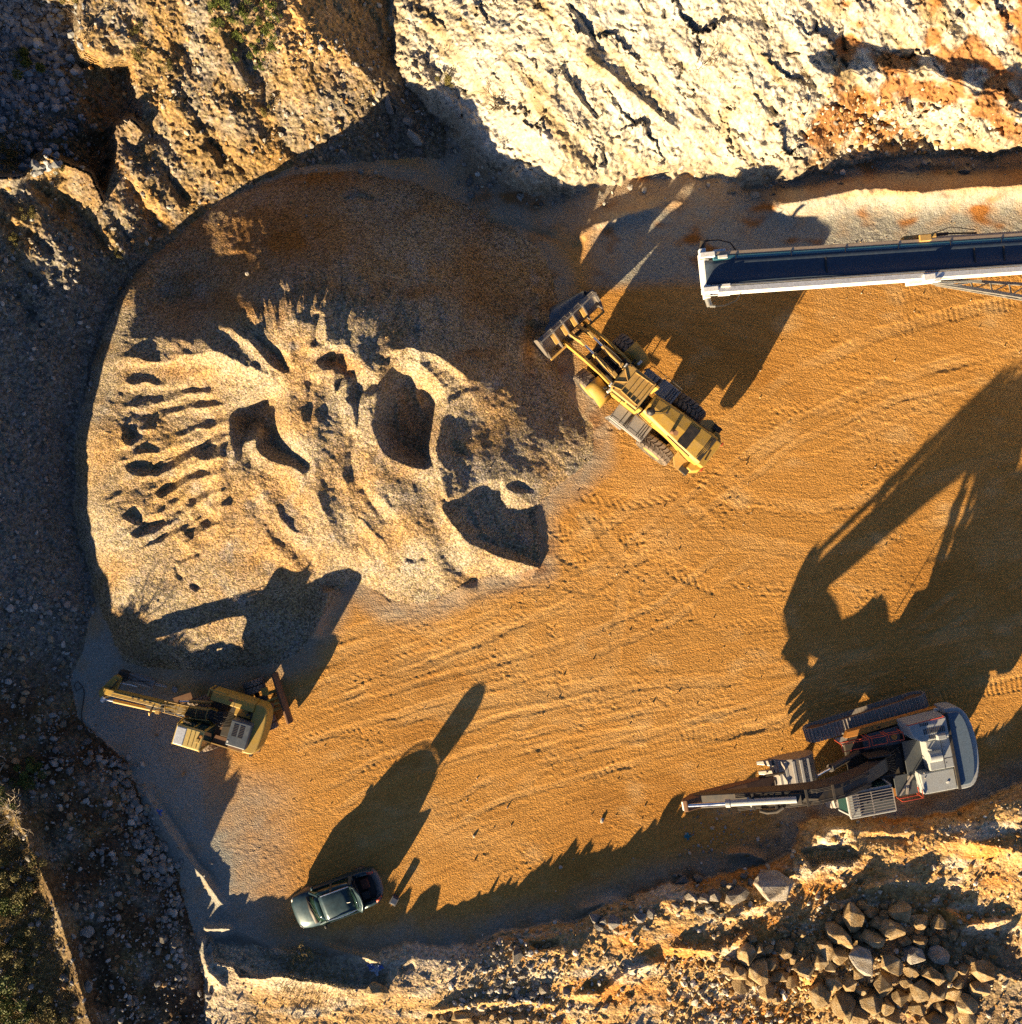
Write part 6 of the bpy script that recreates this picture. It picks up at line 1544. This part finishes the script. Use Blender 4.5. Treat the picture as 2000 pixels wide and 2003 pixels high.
rock('rock', 285 / 2.4067, 1200 + 1296 / 2.4067, 16, 9, 10, ROCK_TAN, 'flat tan rock on the lit edge of the left ridge', 'rock', 'rocks under the left slope')
E2_ = (700, 0, 2.756)
batch(*E2_, [(115,500,32,62,0),(172,570,36,105,-12),(270,655,62,42),(330,812,46,42),(600,970,38,62,0),(615,1050,46,42),(642,1010,30,26),(715,1000,42,32,20),(512,812,28,28),(268,500,30,34),(305,575,40,30),(150,628,20,20),(370,700,30,30),(400,720,26,24),(990,1100,24,24),(1065,1100,20,20),(545,985,20,22),(205,820,20,20),(480,690,26,40),(1310,1040,40,30,30),(1100,1055,50,30),(1180,1040,40,26),(1265,960,30,40),(430,640,26,50)],
      ROCK_GREY, 'rock', 'bluish grey rock in the shade at the foot of the cliff', 'rock', 'rocks under the cliff')
rock('boulder', 700 + 312 / 2.756, 742 / 2.756, 128 / 2.756, 58 / 2.756, 42, ROCK_PALE, 'long pale slab of rock fallen at the shaded foot of the cliff', 'boulder', None, hz=.35)
F2_ = (1300, 0, 2.756)
rock('rock', 1300 + 1620 / 2.756, 920 / 2.756, 66 / 2.756, 46 / 2.756, -10, ROCK_PALE, 'pale rock lying alone in the dark ditch behind the gravel windrow', 'rock', None, hz=.3)
rock('rock', 1300 + 490 / 2.756, 1050 / 2.756, 66 / 2.756, 48 / 2.756, 15, ROCK_PALE, 'greenish pale rock below the loader shadow at the cliff foot', 'rock', None, hz=.3)
batch(*F2_, [(560,895,46,36),(472,942,36,30),(370,1035,28,24),(590,1045,20,20),(345,1040,18,16),(640,1000,26,24),(1260,740,55,50),(1150,685,40,36),(1140,760,36,30),(1210,830,30,26),(1290,800,30,26),(975,720,40,26),(1215,690,50,30),(1340,690,36,50),(920,660,50,20,30),(1020,840,30,24),(1100,860,50,26),(700,910,30,26),(1160,880,30,26),(1480,690,40,40),(1600,680,50,30)],
      ROCK_PALE, 'rock', 'white rock in the orange rubble at the foot of the cliff', 'rock', 'rocks in the orange rubble')

# ---- loose stones: too many to count, one mesh
SV, SF = ico(1)
def stones(n, region, size, cols, seed):
    r = np.random.default_rng(seed); out = []
    x0, x1, y0, y1 = region[:4]; fn = region[4] if len(region) > 4 else None
    X = r.uniform(x0, x1, n * 4); Y = r.uniform(y0, y1, n * 4)
    if fn is not None:
        k = r.random(n * 4) < np.clip(fn(X, Y), 0, 1); X, Y = X[k], Y[k]
    X, Y = X[:n], Y[:n]; m = len(X)
    i = np.clip(np.searchsorted(V1, Y), 0, NV - 1); j = np.clip(np.searchsorted(U1, X), 0, NU - 1)
    zz = Z[i, j]
    s = size[0] * (1 - r.random(m)) ** -.55; s = np.minimum(s, size[1]) / 2
    k_ = (CAM_H - zz) / CAM_H / PXM
    P = np.stack([(X - 1000) * k_, (1001.5 - Y) * k_, zz + s * .25], -1)
    q = r.normal(size=(m, 4)); q /= np.linalg.norm(q, axis=1, keepdims=True); w, x, y, z_ = q.T
    R = np.stack([1-2*(y*y+z_*z_), 2*(x*y-w*z_), 2*(x*z_+w*y), 2*(x*y+w*z_), 1-2*(x*x+z_*z_), 2*(y*z_-w*x), 2*(x*z_-w*y), 2*(y*z_+w*x), 1-2*(x*x+y*y)], -1).reshape(m, 3, 3)
    sc = np.stack([s, s * r.uniform(.6, 1, m), s * r.uniform(.45, .8, m)], -1)
    base = SV[None] * (1 + r.uniform(-.28, .22, (m, len(SV), 1))) * sc[:, None]
    V = np.einsum('mij,mkj->mki', R, base) + P[:, None]
    C = np.array(cols)[r.integers(0, len(cols), m)] * r.uniform(.6, 1.25, (m, 1))
    return V, C
def dens(cx, cy, rx, ry): return lambda X, Y: np.exp(-((X - cx) / rx) ** 2 - ((Y - cy) / ry) ** 2)
GREYS = [(.30, .28, .25), (.36, .34, .30), (.24, .22, .20), (.30, .24, .16)]
TANS = [(.42, .30, .15), (.36, .22, .09), (.50, .42, .30), (.30, .17, .06)]
PALES = [(.55, .50, .42), (.50, .42, .30), (.44, .40, .34)]
def onH(X, Y): return np.where(sH[np.clip(np.searchsorted(V1, Y), 0, NV-1), np.clip(np.searchsorted(U1, X), 0, NU-1)] > 0, 1.0, 0.02)
def onB(X, Y): return np.where(sB[np.clip(np.searchsorted(V1, Y), 0, NV-1), np.clip(np.searchsorted(U1, X), 0, NU-1)] > 4, 1.0, 0.03)
def nearC(X, Y):
    s_ = sC[np.clip(np.searchsorted(V1, Y), 0, NV-1), np.clip(np.searchsorted(U1, X), 0, NU-1)]
    return np.exp(-((s_ - 4) / 28.0) ** 2)
SETS = [
    stones(3600, (-60, 440, 1150, 2060, lambda X, Y: onH(X, Y) * (.35 + .65 * (fbm(X / 60, Y / 60, 3, 411) > .0))), (.07, .42), GREYS + [(.26, .17, .09)], 1),
    stones(700, (150, 360, 1480, 1960, lambda X, Y: np.exp(-(np.abs(sH[np.clip(np.searchsorted(V1, Y), 0, NV-1), np.clip(np.searchsorted(U1, X), 0, NU-1)] - 22) / 26.) ** 2)), (.12, .45), GREYS, 2),
    stones(1500, (-60, 170, -60, 340, dens(30, 120, 90, 190)), (.16, .6), [(.30, .31, .32), (.36, .37, .37), (.24, .25, .26)], 3),
    stones(2600, (-60, 760, -60, 620, lambda X, Y: onH(X, Y) * (.25 + .75 * (fbm(X / 50, Y / 70, 3, 413) > .05))), (.06, .32), GREYS + TANS, 4),
    stones(500, (520, 900, 60, 340), (.06, .36), GREYS, 5),
    stones(1200, (-60, 200, 480, 1250, onH), (.06, .30), GREYS, 6),
    stones(2600, (900, 2060, 1560, 2060, lambda X, Y: onB(X, Y) * (.2 + .8 * (fbm(X / 45, Y / 40, 3, 415) > .08))), (.06, .34), TANS + PALES, 7),
    stones(1900, (1380, 1990, 1740, 2060, dens(1650, 1890, 260, 130)), (.10, .34), TANS, 8),
    stones(700, (1300, 1560, 1870, 2060), (.10, .45), TANS + PALES, 9),
    stones(900, (860, 1260, 1820, 2060, lambda X, Y: onB(X, Y) * dens(1010, 1930, 100, 90)(X, Y)), (.08, .4), PALES + GREYS, 10),
    stones(900, (760, 2060, 100, 460, nearC), (.06, .42), PALES + GREYS, 11),
    stones(700, (1520, 2000, 140, 340, dens(1720, 250, 150, 60)), (.07, .40), PALES + TANS, 12),
    stones(260, (1330, 1560, 1570, 1680), (.05, .2), GREYS, 13),
    stones(350, (380, 900, 1860, 2010), (.05, .18), GREYS + TANS, 14),
    stones(500, (560, 2000, 430, 1640), (.04, .09), TANS, 15),
]
nv = len(SV); VV_ = np.concatenate([s[0] for s in SETS]); CC_ = np.concatenate([s[1] for s in SETS]); m_ = len(VV_)
FF_ = (SF[None] + (np.arange(m_) * nv)[:, None, None]).reshape(-1, 3)
me = np_mesh('loose_stones', VV_.reshape(-1, 3), FF_, False)
ca_ = me.color_attributes.new('ground_colour', 'FLOAT_COLOR', 'POINT')
ca_.data.foreach_set('color', np.concatenate([np.repeat(CC_, nv, 0), np.ones((m_ * nv, 1))], 1).astype(np.float32).ravel())
me.materials.append(ground_mat('loose_stone', .12, 12, .02, 14))
o = bpy.data.objects.new('loose_stones', me); COL.objects.link(o)
tag(o, 'loose stones scattered over the slopes, the bank and the cliff foot', 'stones', kind='stuff')
# ------------------------------------------------------------------ shrubs, bare bushes, dry grass, litter
def leaf_mat(name, c1, c2):
    m = bpy.data.materials.new(name); m.use_nodes = True
    nt = m.node_tree; L = nt.links; bs = nt.nodes['Principled BSDF']; bs.inputs['Roughness'].default_value = .7; bs.inputs['Specular IOR Level'].default_value = .25
    tc = nt.nodes.new('ShaderNodeTexCoord'); n = nt.nodes.new('ShaderNodeTexNoise'); n.inputs['Scale'].default_value = 6; L.new(tc.outputs['Object'], n.inputs['Vector'])
    mx = nt.nodes.new('ShaderNodeMix'); mx.data_type = 'RGBA'; mx.inputs[6].default_value = (*c1, 1); mx.inputs[7].default_value = (*c2, 1)
    r = nt.nodes.new('ShaderNodeMapRange'); r.inputs['From Min'].default_value = .35; r.inputs['From Max'].default_value = .65; L.new(n.outputs['Fac'], r.inputs['Value']); L.new(r.outputs[0], mx.inputs[0])
    L.new(mx.outputs[2], bs.inputs['Base Color'])
    return m
LEAF_G = leaf_mat('green_leaves', (.055, .085, .018), (.13, .15, .03))
LEAF_O = leaf_mat('olive_leaves', (.10, .09, .025), (.19, .16, .05))
TWIG = paint('bare_twigs', (.42, .35, .25), .8, dust=.3, dust_col=(.25, .18, .1))
STEM = paint('brown_stems', (.12, .08, .045), .85, dust=.3)
DRY = leaf_mat('dry_grass_blades', (.40, .30, .12), (.30, .22, .08))

def leaf_cloud(seed, n, clumps=7, leaf=.05):
    r = np.random.default_rng(seed)
    cc = r.normal(size=(clumps, 3)) * (.45, .45, .22) + (0, 0, .5); cr = r.uniform(.18, .38, clumps)
    k = r.integers(0, clumps, n)
    d = r.normal(size=(n, 3)); d /= np.linalg.norm(d, axis=1, keepdims=True)
    p = cc[k] + d * (cr[k] * r.uniform(.35, 1.08, n) ** .6)[:, None]
    p[:, 2] = np.maximum(p[:, 2], .03)
    a = r.normal(size=(n, 3)); a /= np.linalg.norm(a, axis=1, keepdims=True)
    b = np.cross(a, r.normal(size=(n, 3))); b /= np.linalg.norm(b, axis=1, keepdims=True)
    s = leaf * r.uniform(.6, 1.5, n)[:, None]
    V = np.stack([p - a * s, p + b * s * .45, p + a * s, p - b * s * .45], 1).reshape(-1, 3)
    return V, np.arange(n * 4).reshape(-1, 4), cc
SHR = []
for i in range(4):
    V, F, cc = leaf_cloud(600 + i, 1500, 6 + i)
    a = np_mesh('foliage', V, F, False)
    s = MB()
    for c in cc: s.tube([(0, 0, -.08), (c[0] * .35, c[1] * .35, c[2] * .45), tuple(c)], .018, 5)
    b = s.build('stem', STEM); me_b = b.data; bpy.data.objects.remove(b)
    SHR.append((a, me_b))
def shrub(px, py, size, label, mat, group, h=1.0):
    zg = ground_z(px, py); p = at(px, py, zg)
    r = empty('shrub', (p.x, p.y, zg), random.uniform(0, 6.28)); r.scale = (size, size, size * h)
    tag(r, label, 'shrub', group)
    a, b = random.choice(SHR)
    a2 = a.copy() if mat not in list(a.materials) else a
    if a2 is not a or not a.materials: a2.materials.clear(); a2.materials.append(mat)
    f = bpy.data.objects.new('foliage', a2); COL.objects.link(f); f.parent = r
    s = bpy.data.objects.new('stem', b); COL.objects.link(s); s.parent = r
    return r
GT = 'green bushes in the top gully'
for px, py, s in ((412, 12, .4), (440, 8, .5), (486, 26, .55), (524, 14, .5), (428, 52, .4), (474, 72, .5), (524, 62, .6), (500, 100, .5), (545, 36, .4), (458, 112, .35), (456, 38, .35), (537, 96, .4), (510, 128, .35), (505, 44, .3)):
    shrub(px, py, s, 'green bush in the stony gully at the top of the left hillside', LEAF_G, GT)
shrub(72, 132, 1.15, 'dark green bush alone among the grey rocks of the upper left corner', LEAF_G, None)
GS = 'small tufts on the hillside'
for px, py, s in ((275, 108, .4), (330, 132, .35), (62, 420, .4), (25, 470, .4), (283, 95, .3), (235, 498, .3), (120, 330, .35), (520, 218, .4), (150, 10, .6), (270, 60, .35)):
    shrub(px, py, s, 'small olive tuft growing on the eroded hillside at the upper left', LEAF_O, GS)
shrub(872, 166, .55, 'yellow green bush clinging to the left part of the cliff', LEAF_O, None)
GL_ = 'olive bushes on the left ridge'
for px, py, s, m in ((50, 1512, .9, LEAF_G), (20, 1560, .8, LEAF_G), (75, 1500, .6, LEAF_G), (12, 1700, 1.1, LEAF_O), (40, 1740, 1.0, LEAF_O), (10, 1770, .9, LEAF_G), (25, 1850, 1.1, LEAF_O), (60, 1830, .7, LEAF_O), (55, 1900, .9, LEAF_O),
                     (18, 1940, 1.2, LEAF_G), (85, 1960, .9, LEAF_O), (48, 1990, 1.0, LEAF_G), (120, 1990, .7, LEAF_O), (70, 1690, .6, LEAF_O), (95, 1780, .5, LEAF_O), (30, 1640, .6, LEAF_O)):
    shrub(px, py, s, 'olive green bush on the sunlit ridge along the lower left edge', m, GL_, .8)

def bare_bush(px, py, size, label, mat, seed, group=None):
    r = random.Random(seed); zg = ground_z(px, py); p = at(px, py, zg)
    mb = MB()
    def grow(a, d, L, rad, lev):
        pts = [a]; 
        for i in range(3):
            d = (d + Vector((r.uniform(-.3, .3), r.uniform(-.3, .3), r.uniform(-.15, .2)))).normalized(); pts.append(pts[-1] + d * L / 3)
        mb.tube(pts, rad, 4)
        if lev < 3:
            for k in range(3 if lev else 4): grow(pts[r.randint(1, 3)], (d + Vector((r.uniform(-.9, .9), r.uniform(-.9, .9), r.uniform(-.3, .5)))).normalized(), L * .62, rad * .6, lev + 1)
    for k in range(4):
        a = r.uniform(0, 6.28); grow(Vector((0, 0, -.05)), Vector((math.cos(a), math.sin(a), r.uniform(.5, 1.2))).normalized(), size, .016 * size + .008, 0)
    o = mb.build('bare_bush', mat); o.location = (p.x, p.y, zg); tag(o, label, 'bare bush', group); return o
bare_bush(12, 1490, 1.0, 'leafless bush with pale branches at the left edge above the green bushes', TWIG, 3)
bare_bush(25, 1588, .9, 'leafless bush with pale branches at the left edge below the green bushes', TWIG, 4)
bare_bush(12, 308, .8, 'dry straw coloured bush at the left edge of the upper hillside', DRY, 5)
bare_bush(968, 198, .7, 'dry twiggy bush hanging on the middle of the cliff', STEM, 6)
bare_bush(1582, 162, .6, 'dark twiggy bush on the orange stained part of the cliff', STEM, 7)
bare_bush(1375, 128, .45, 'thin dark twigs on the whitest part of the cliff', STEM, 8)
bare_bush(172, 52, .6, 'dry twiggy bush on the edge of the dark hollow at the upper left', STEM, 9)
bare_bush(600, 1850, .55, 'dry straw bush in the shaded hollow of the bank below the car', DRY, 10)

def blades(n, region, hgt, seed, fn=None):
    r = np.random.default_rng(seed); x0, x1, y0, y1 = region
    X = r.uniform(x0, x1, n * 3); Y = r.uniform(y0, y1, n * 3)
    if fn is not None: k = r.random(n * 3) < np.clip(fn(X, Y), 0, 1); X, Y = X[k], Y[k]
    X, Y = X[:n], Y[:n]; m = len(X)
    zz = Z[np.clip(np.searchsorted(V1, Y), 0, NV - 1), np.clip(np.searchsorted(U1, X), 0, NU - 1)]
    k_ = (CAM_H - zz) / CAM_H / PXM; P = np.stack([(X - 1000) * k_, (1001.5 - Y) * k_, zz - .01], -1)
    a = r.uniform(0, 6.28, m); h = hgt * r.uniform(.5, 1.3, m); w = .012
    side = np.stack([-np.sin(a), np.cos(a), 0 * a], -1) * w; lean = np.stack([np.cos(a), np.sin(a), 0 * a], -1) * (h * r.uniform(.3, 1.1, m))[:, None]
    tip = P + lean + np.stack([0 * a, 0 * a, h], -1)
    return np.stack([P - side, P + side, tip], 1).reshape(-1, 3)
GV = np.concatenate([blades(7000, (-40, 170, 1580, 2050), .22, 1, lambda X, Y: (X < 40 + (Y - 1560) * .28) * (fbm(X / 25, Y / 25, 2, 511) > -.1)),
                     blades(1500, (540, 700, 1890, 1990), .16, 2, dens(610, 1925, 70, 35)), blades(700, (500, 640, 1855, 1900), .2, 3, dens(590, 1870, 40, 20)), blades(900, (0, 60, 260, 340), .5, 4, dens(14, 305, 22, 26)), blades(900, (160, 420, 250, 470), .14, 5, dens(110, 285, 60, 80))])
me = np_mesh('dry_grass', GV, np.arange(len(GV)).reshape(-1, 3), False); me.materials.append(DRY)
o = bpy.data.objects.new('dry_grass', me); COL.objects.link(o); tag(o, 'dry straw grass on the left ridge and the bank', 'grass', kind='stuff')

# ---- small things lying about
def drop(px, py): 
    zg = ground_z(px, py); p = at(px, py, zg); return Vector((p.x, p.y, zg))
p = drop(773, 1756)
bn = empty('plastic_bin', p, math.radians(62)); tag(bn, 'small dark blue plastic bin standing on the clay beside the raised tailgate', 'bin')
MB().box(-.17, .17, -.15, .15, 0, .36, tx=-.02, ty=-.02).build('bin_body', paint('dark_blue_plastic', (.02, .035, .075), .4, dust=.2), bn, None, .02)
MB().box(-.20, .20, -.18, .18, .36, .41).build('bin_rim', paint('bin_rim_plastic', (.06, .065, .08), .5, dust=.3), bn, None, .015)
MB().box(-.15, .15, -.13, .13, .405, .43).build('bin_lid', paint('bin_lid_plastic', (.02, .04, .09), .35, dust=.15), bn, None, .01)
def rag(px, py, s, col, label, seed, lift=.06):
    r = random.Random(seed); q = drop(px, py); mb = MB(); n = 9; rows = []
    for i in range(n): rows.append([(s * (i / (n - 1) - .5) * (1 + .3 * math.sin(j)), s * (j / (n - 1) - .5) * (1 + .25 * math.cos(i)), lift + s * .35 * abs(math.sin(i * 1.7 + seed) * math.cos(j * 1.3 + seed * 2)) * r.uniform(.6, 1)) for j in range(n)])
    o = mb.grid(rows, True).build('plastic_bag', paint('film_%d' % seed, col, .35, dust=.1), None, None, 0, .006); o.location = q; o.rotation_euler = (0, 0, seed); tag(o, label, 'plastic bag'); return o
rag(737, 1894, .40, (.62, .68, .80), 'pale blue and white plastic bag lying on the bank above the tan boulder', 1)
rag(726, 1888, .26, (.05, .12, .42), 'dark blue plastic scrap beside the pale bag on the bank', 2)
rag(746, 1890, .20, (.06, .14, .45), 'bright blue plastic scrap on the right of the pale bag', 5)
rag(312, 1588, .26, (.05, .16, .60), 'blue plastic scrap on the shaded gravel below the wheeled excavator', 3, .04)
rag(1345, 1635, .24, (.04, .28, .34), 'teal plastic scrap on the shaded gravel in front of the bank', 4, .03)
cb = MB(); pts = []
for px, py in ((160, 1345), (150, 1352), (146, 1340), (153, 1333), (162, 1342), (166, 1356), (163, 1378), (160, 1396), (162, 1414), (170, 1432), (178, 1442)):
    q = drop(px, py); pts.append((q.x, q.y, q.z + .03))
cb.tube(pts, .018, 6); o = cb.build('cable', MT['black']); tag(o, 'thin black cable looped on the gravel at the left edge of the pit', 'cable')
# ------------------------------------------------------------------ pieces that come several to a part become parts of their own
def split_pieces(o):
    me = o.data; n = len(me.vertices); par = list(range(n))
    def find(i):
        while par[i] != i: par[i] = par[par[i]]; i = par[i]
        return i
    for e in me.edges:
        a, b = find(e.vertices[0]), find(e.vertices[1])
        if a != b: par[a] = b
    groups = {}
    for i in range(n): groups.setdefault(find(i), []).append(i)
    # caps are doubled rings: join pieces whose boxes touch
    boxes = []
    for g in groups.values():
        P = np.array([me.vertices[i].co[:] for i in g]); boxes.append([P.min(0) - 1e-4, P.max(0) + 1e-4, list(g)])
    merged = True
    while merged:
        merged = False
        for i in range(len(boxes)):
            for j in range(i + 1, len(boxes)):
                if (boxes[i][0] <= boxes[j][1]).all() and (boxes[j][0] <= boxes[i][1]).all():
                    boxes[i] = [np.minimum(boxes[i][0], boxes[j][0]), np.maximum(boxes[i][1], boxes[j][1]), boxes[i][2] + boxes[j][2]]; boxes.pop(j); merged = True; break
            if merged: break
    if len(boxes) < 2: return
    polys = [(tuple(p.vertices), p.use_smooth) for p in me.polygons]; co = [tuple(v.co) for v in me.vertices]
    for k, (_, _, g) in enumerate(boxes):
        idx_ = {v: i for i, v in enumerate(g)}
        fs = [(tuple(idx_[v] for v in f), s) for f, s in polys if f[0] in idx_]
        m2 = bpy.data.meshes.new(me.name); m2.from_pydata([co[v] for v in g], [], [f for f, _ in fs]); m2.polygons.foreach_set('use_smooth', [s for _, s in fs])
        for mt in me.materials: m2.materials.append(mt)
        if k == 0: o.data = m2
        else:
            c = o.copy(); c.data = m2; COL.objects.link(c)
for o in [o for o in bpy.data.objects if o.type == 'MESH' and o.name.split('.')[0] in
          ('cross_tube', 'pipe_clamp', 'hood_rail', 'roof_bolt', 'mirror', 'lamp_bracket', 'box_seam', 'gas_strut', 'belt_joint', 'skirt_clamp', 'idler', 'wiper', 'step_bar', 'corner_plate', 'panel_seam')]:
    split_pieces(o)
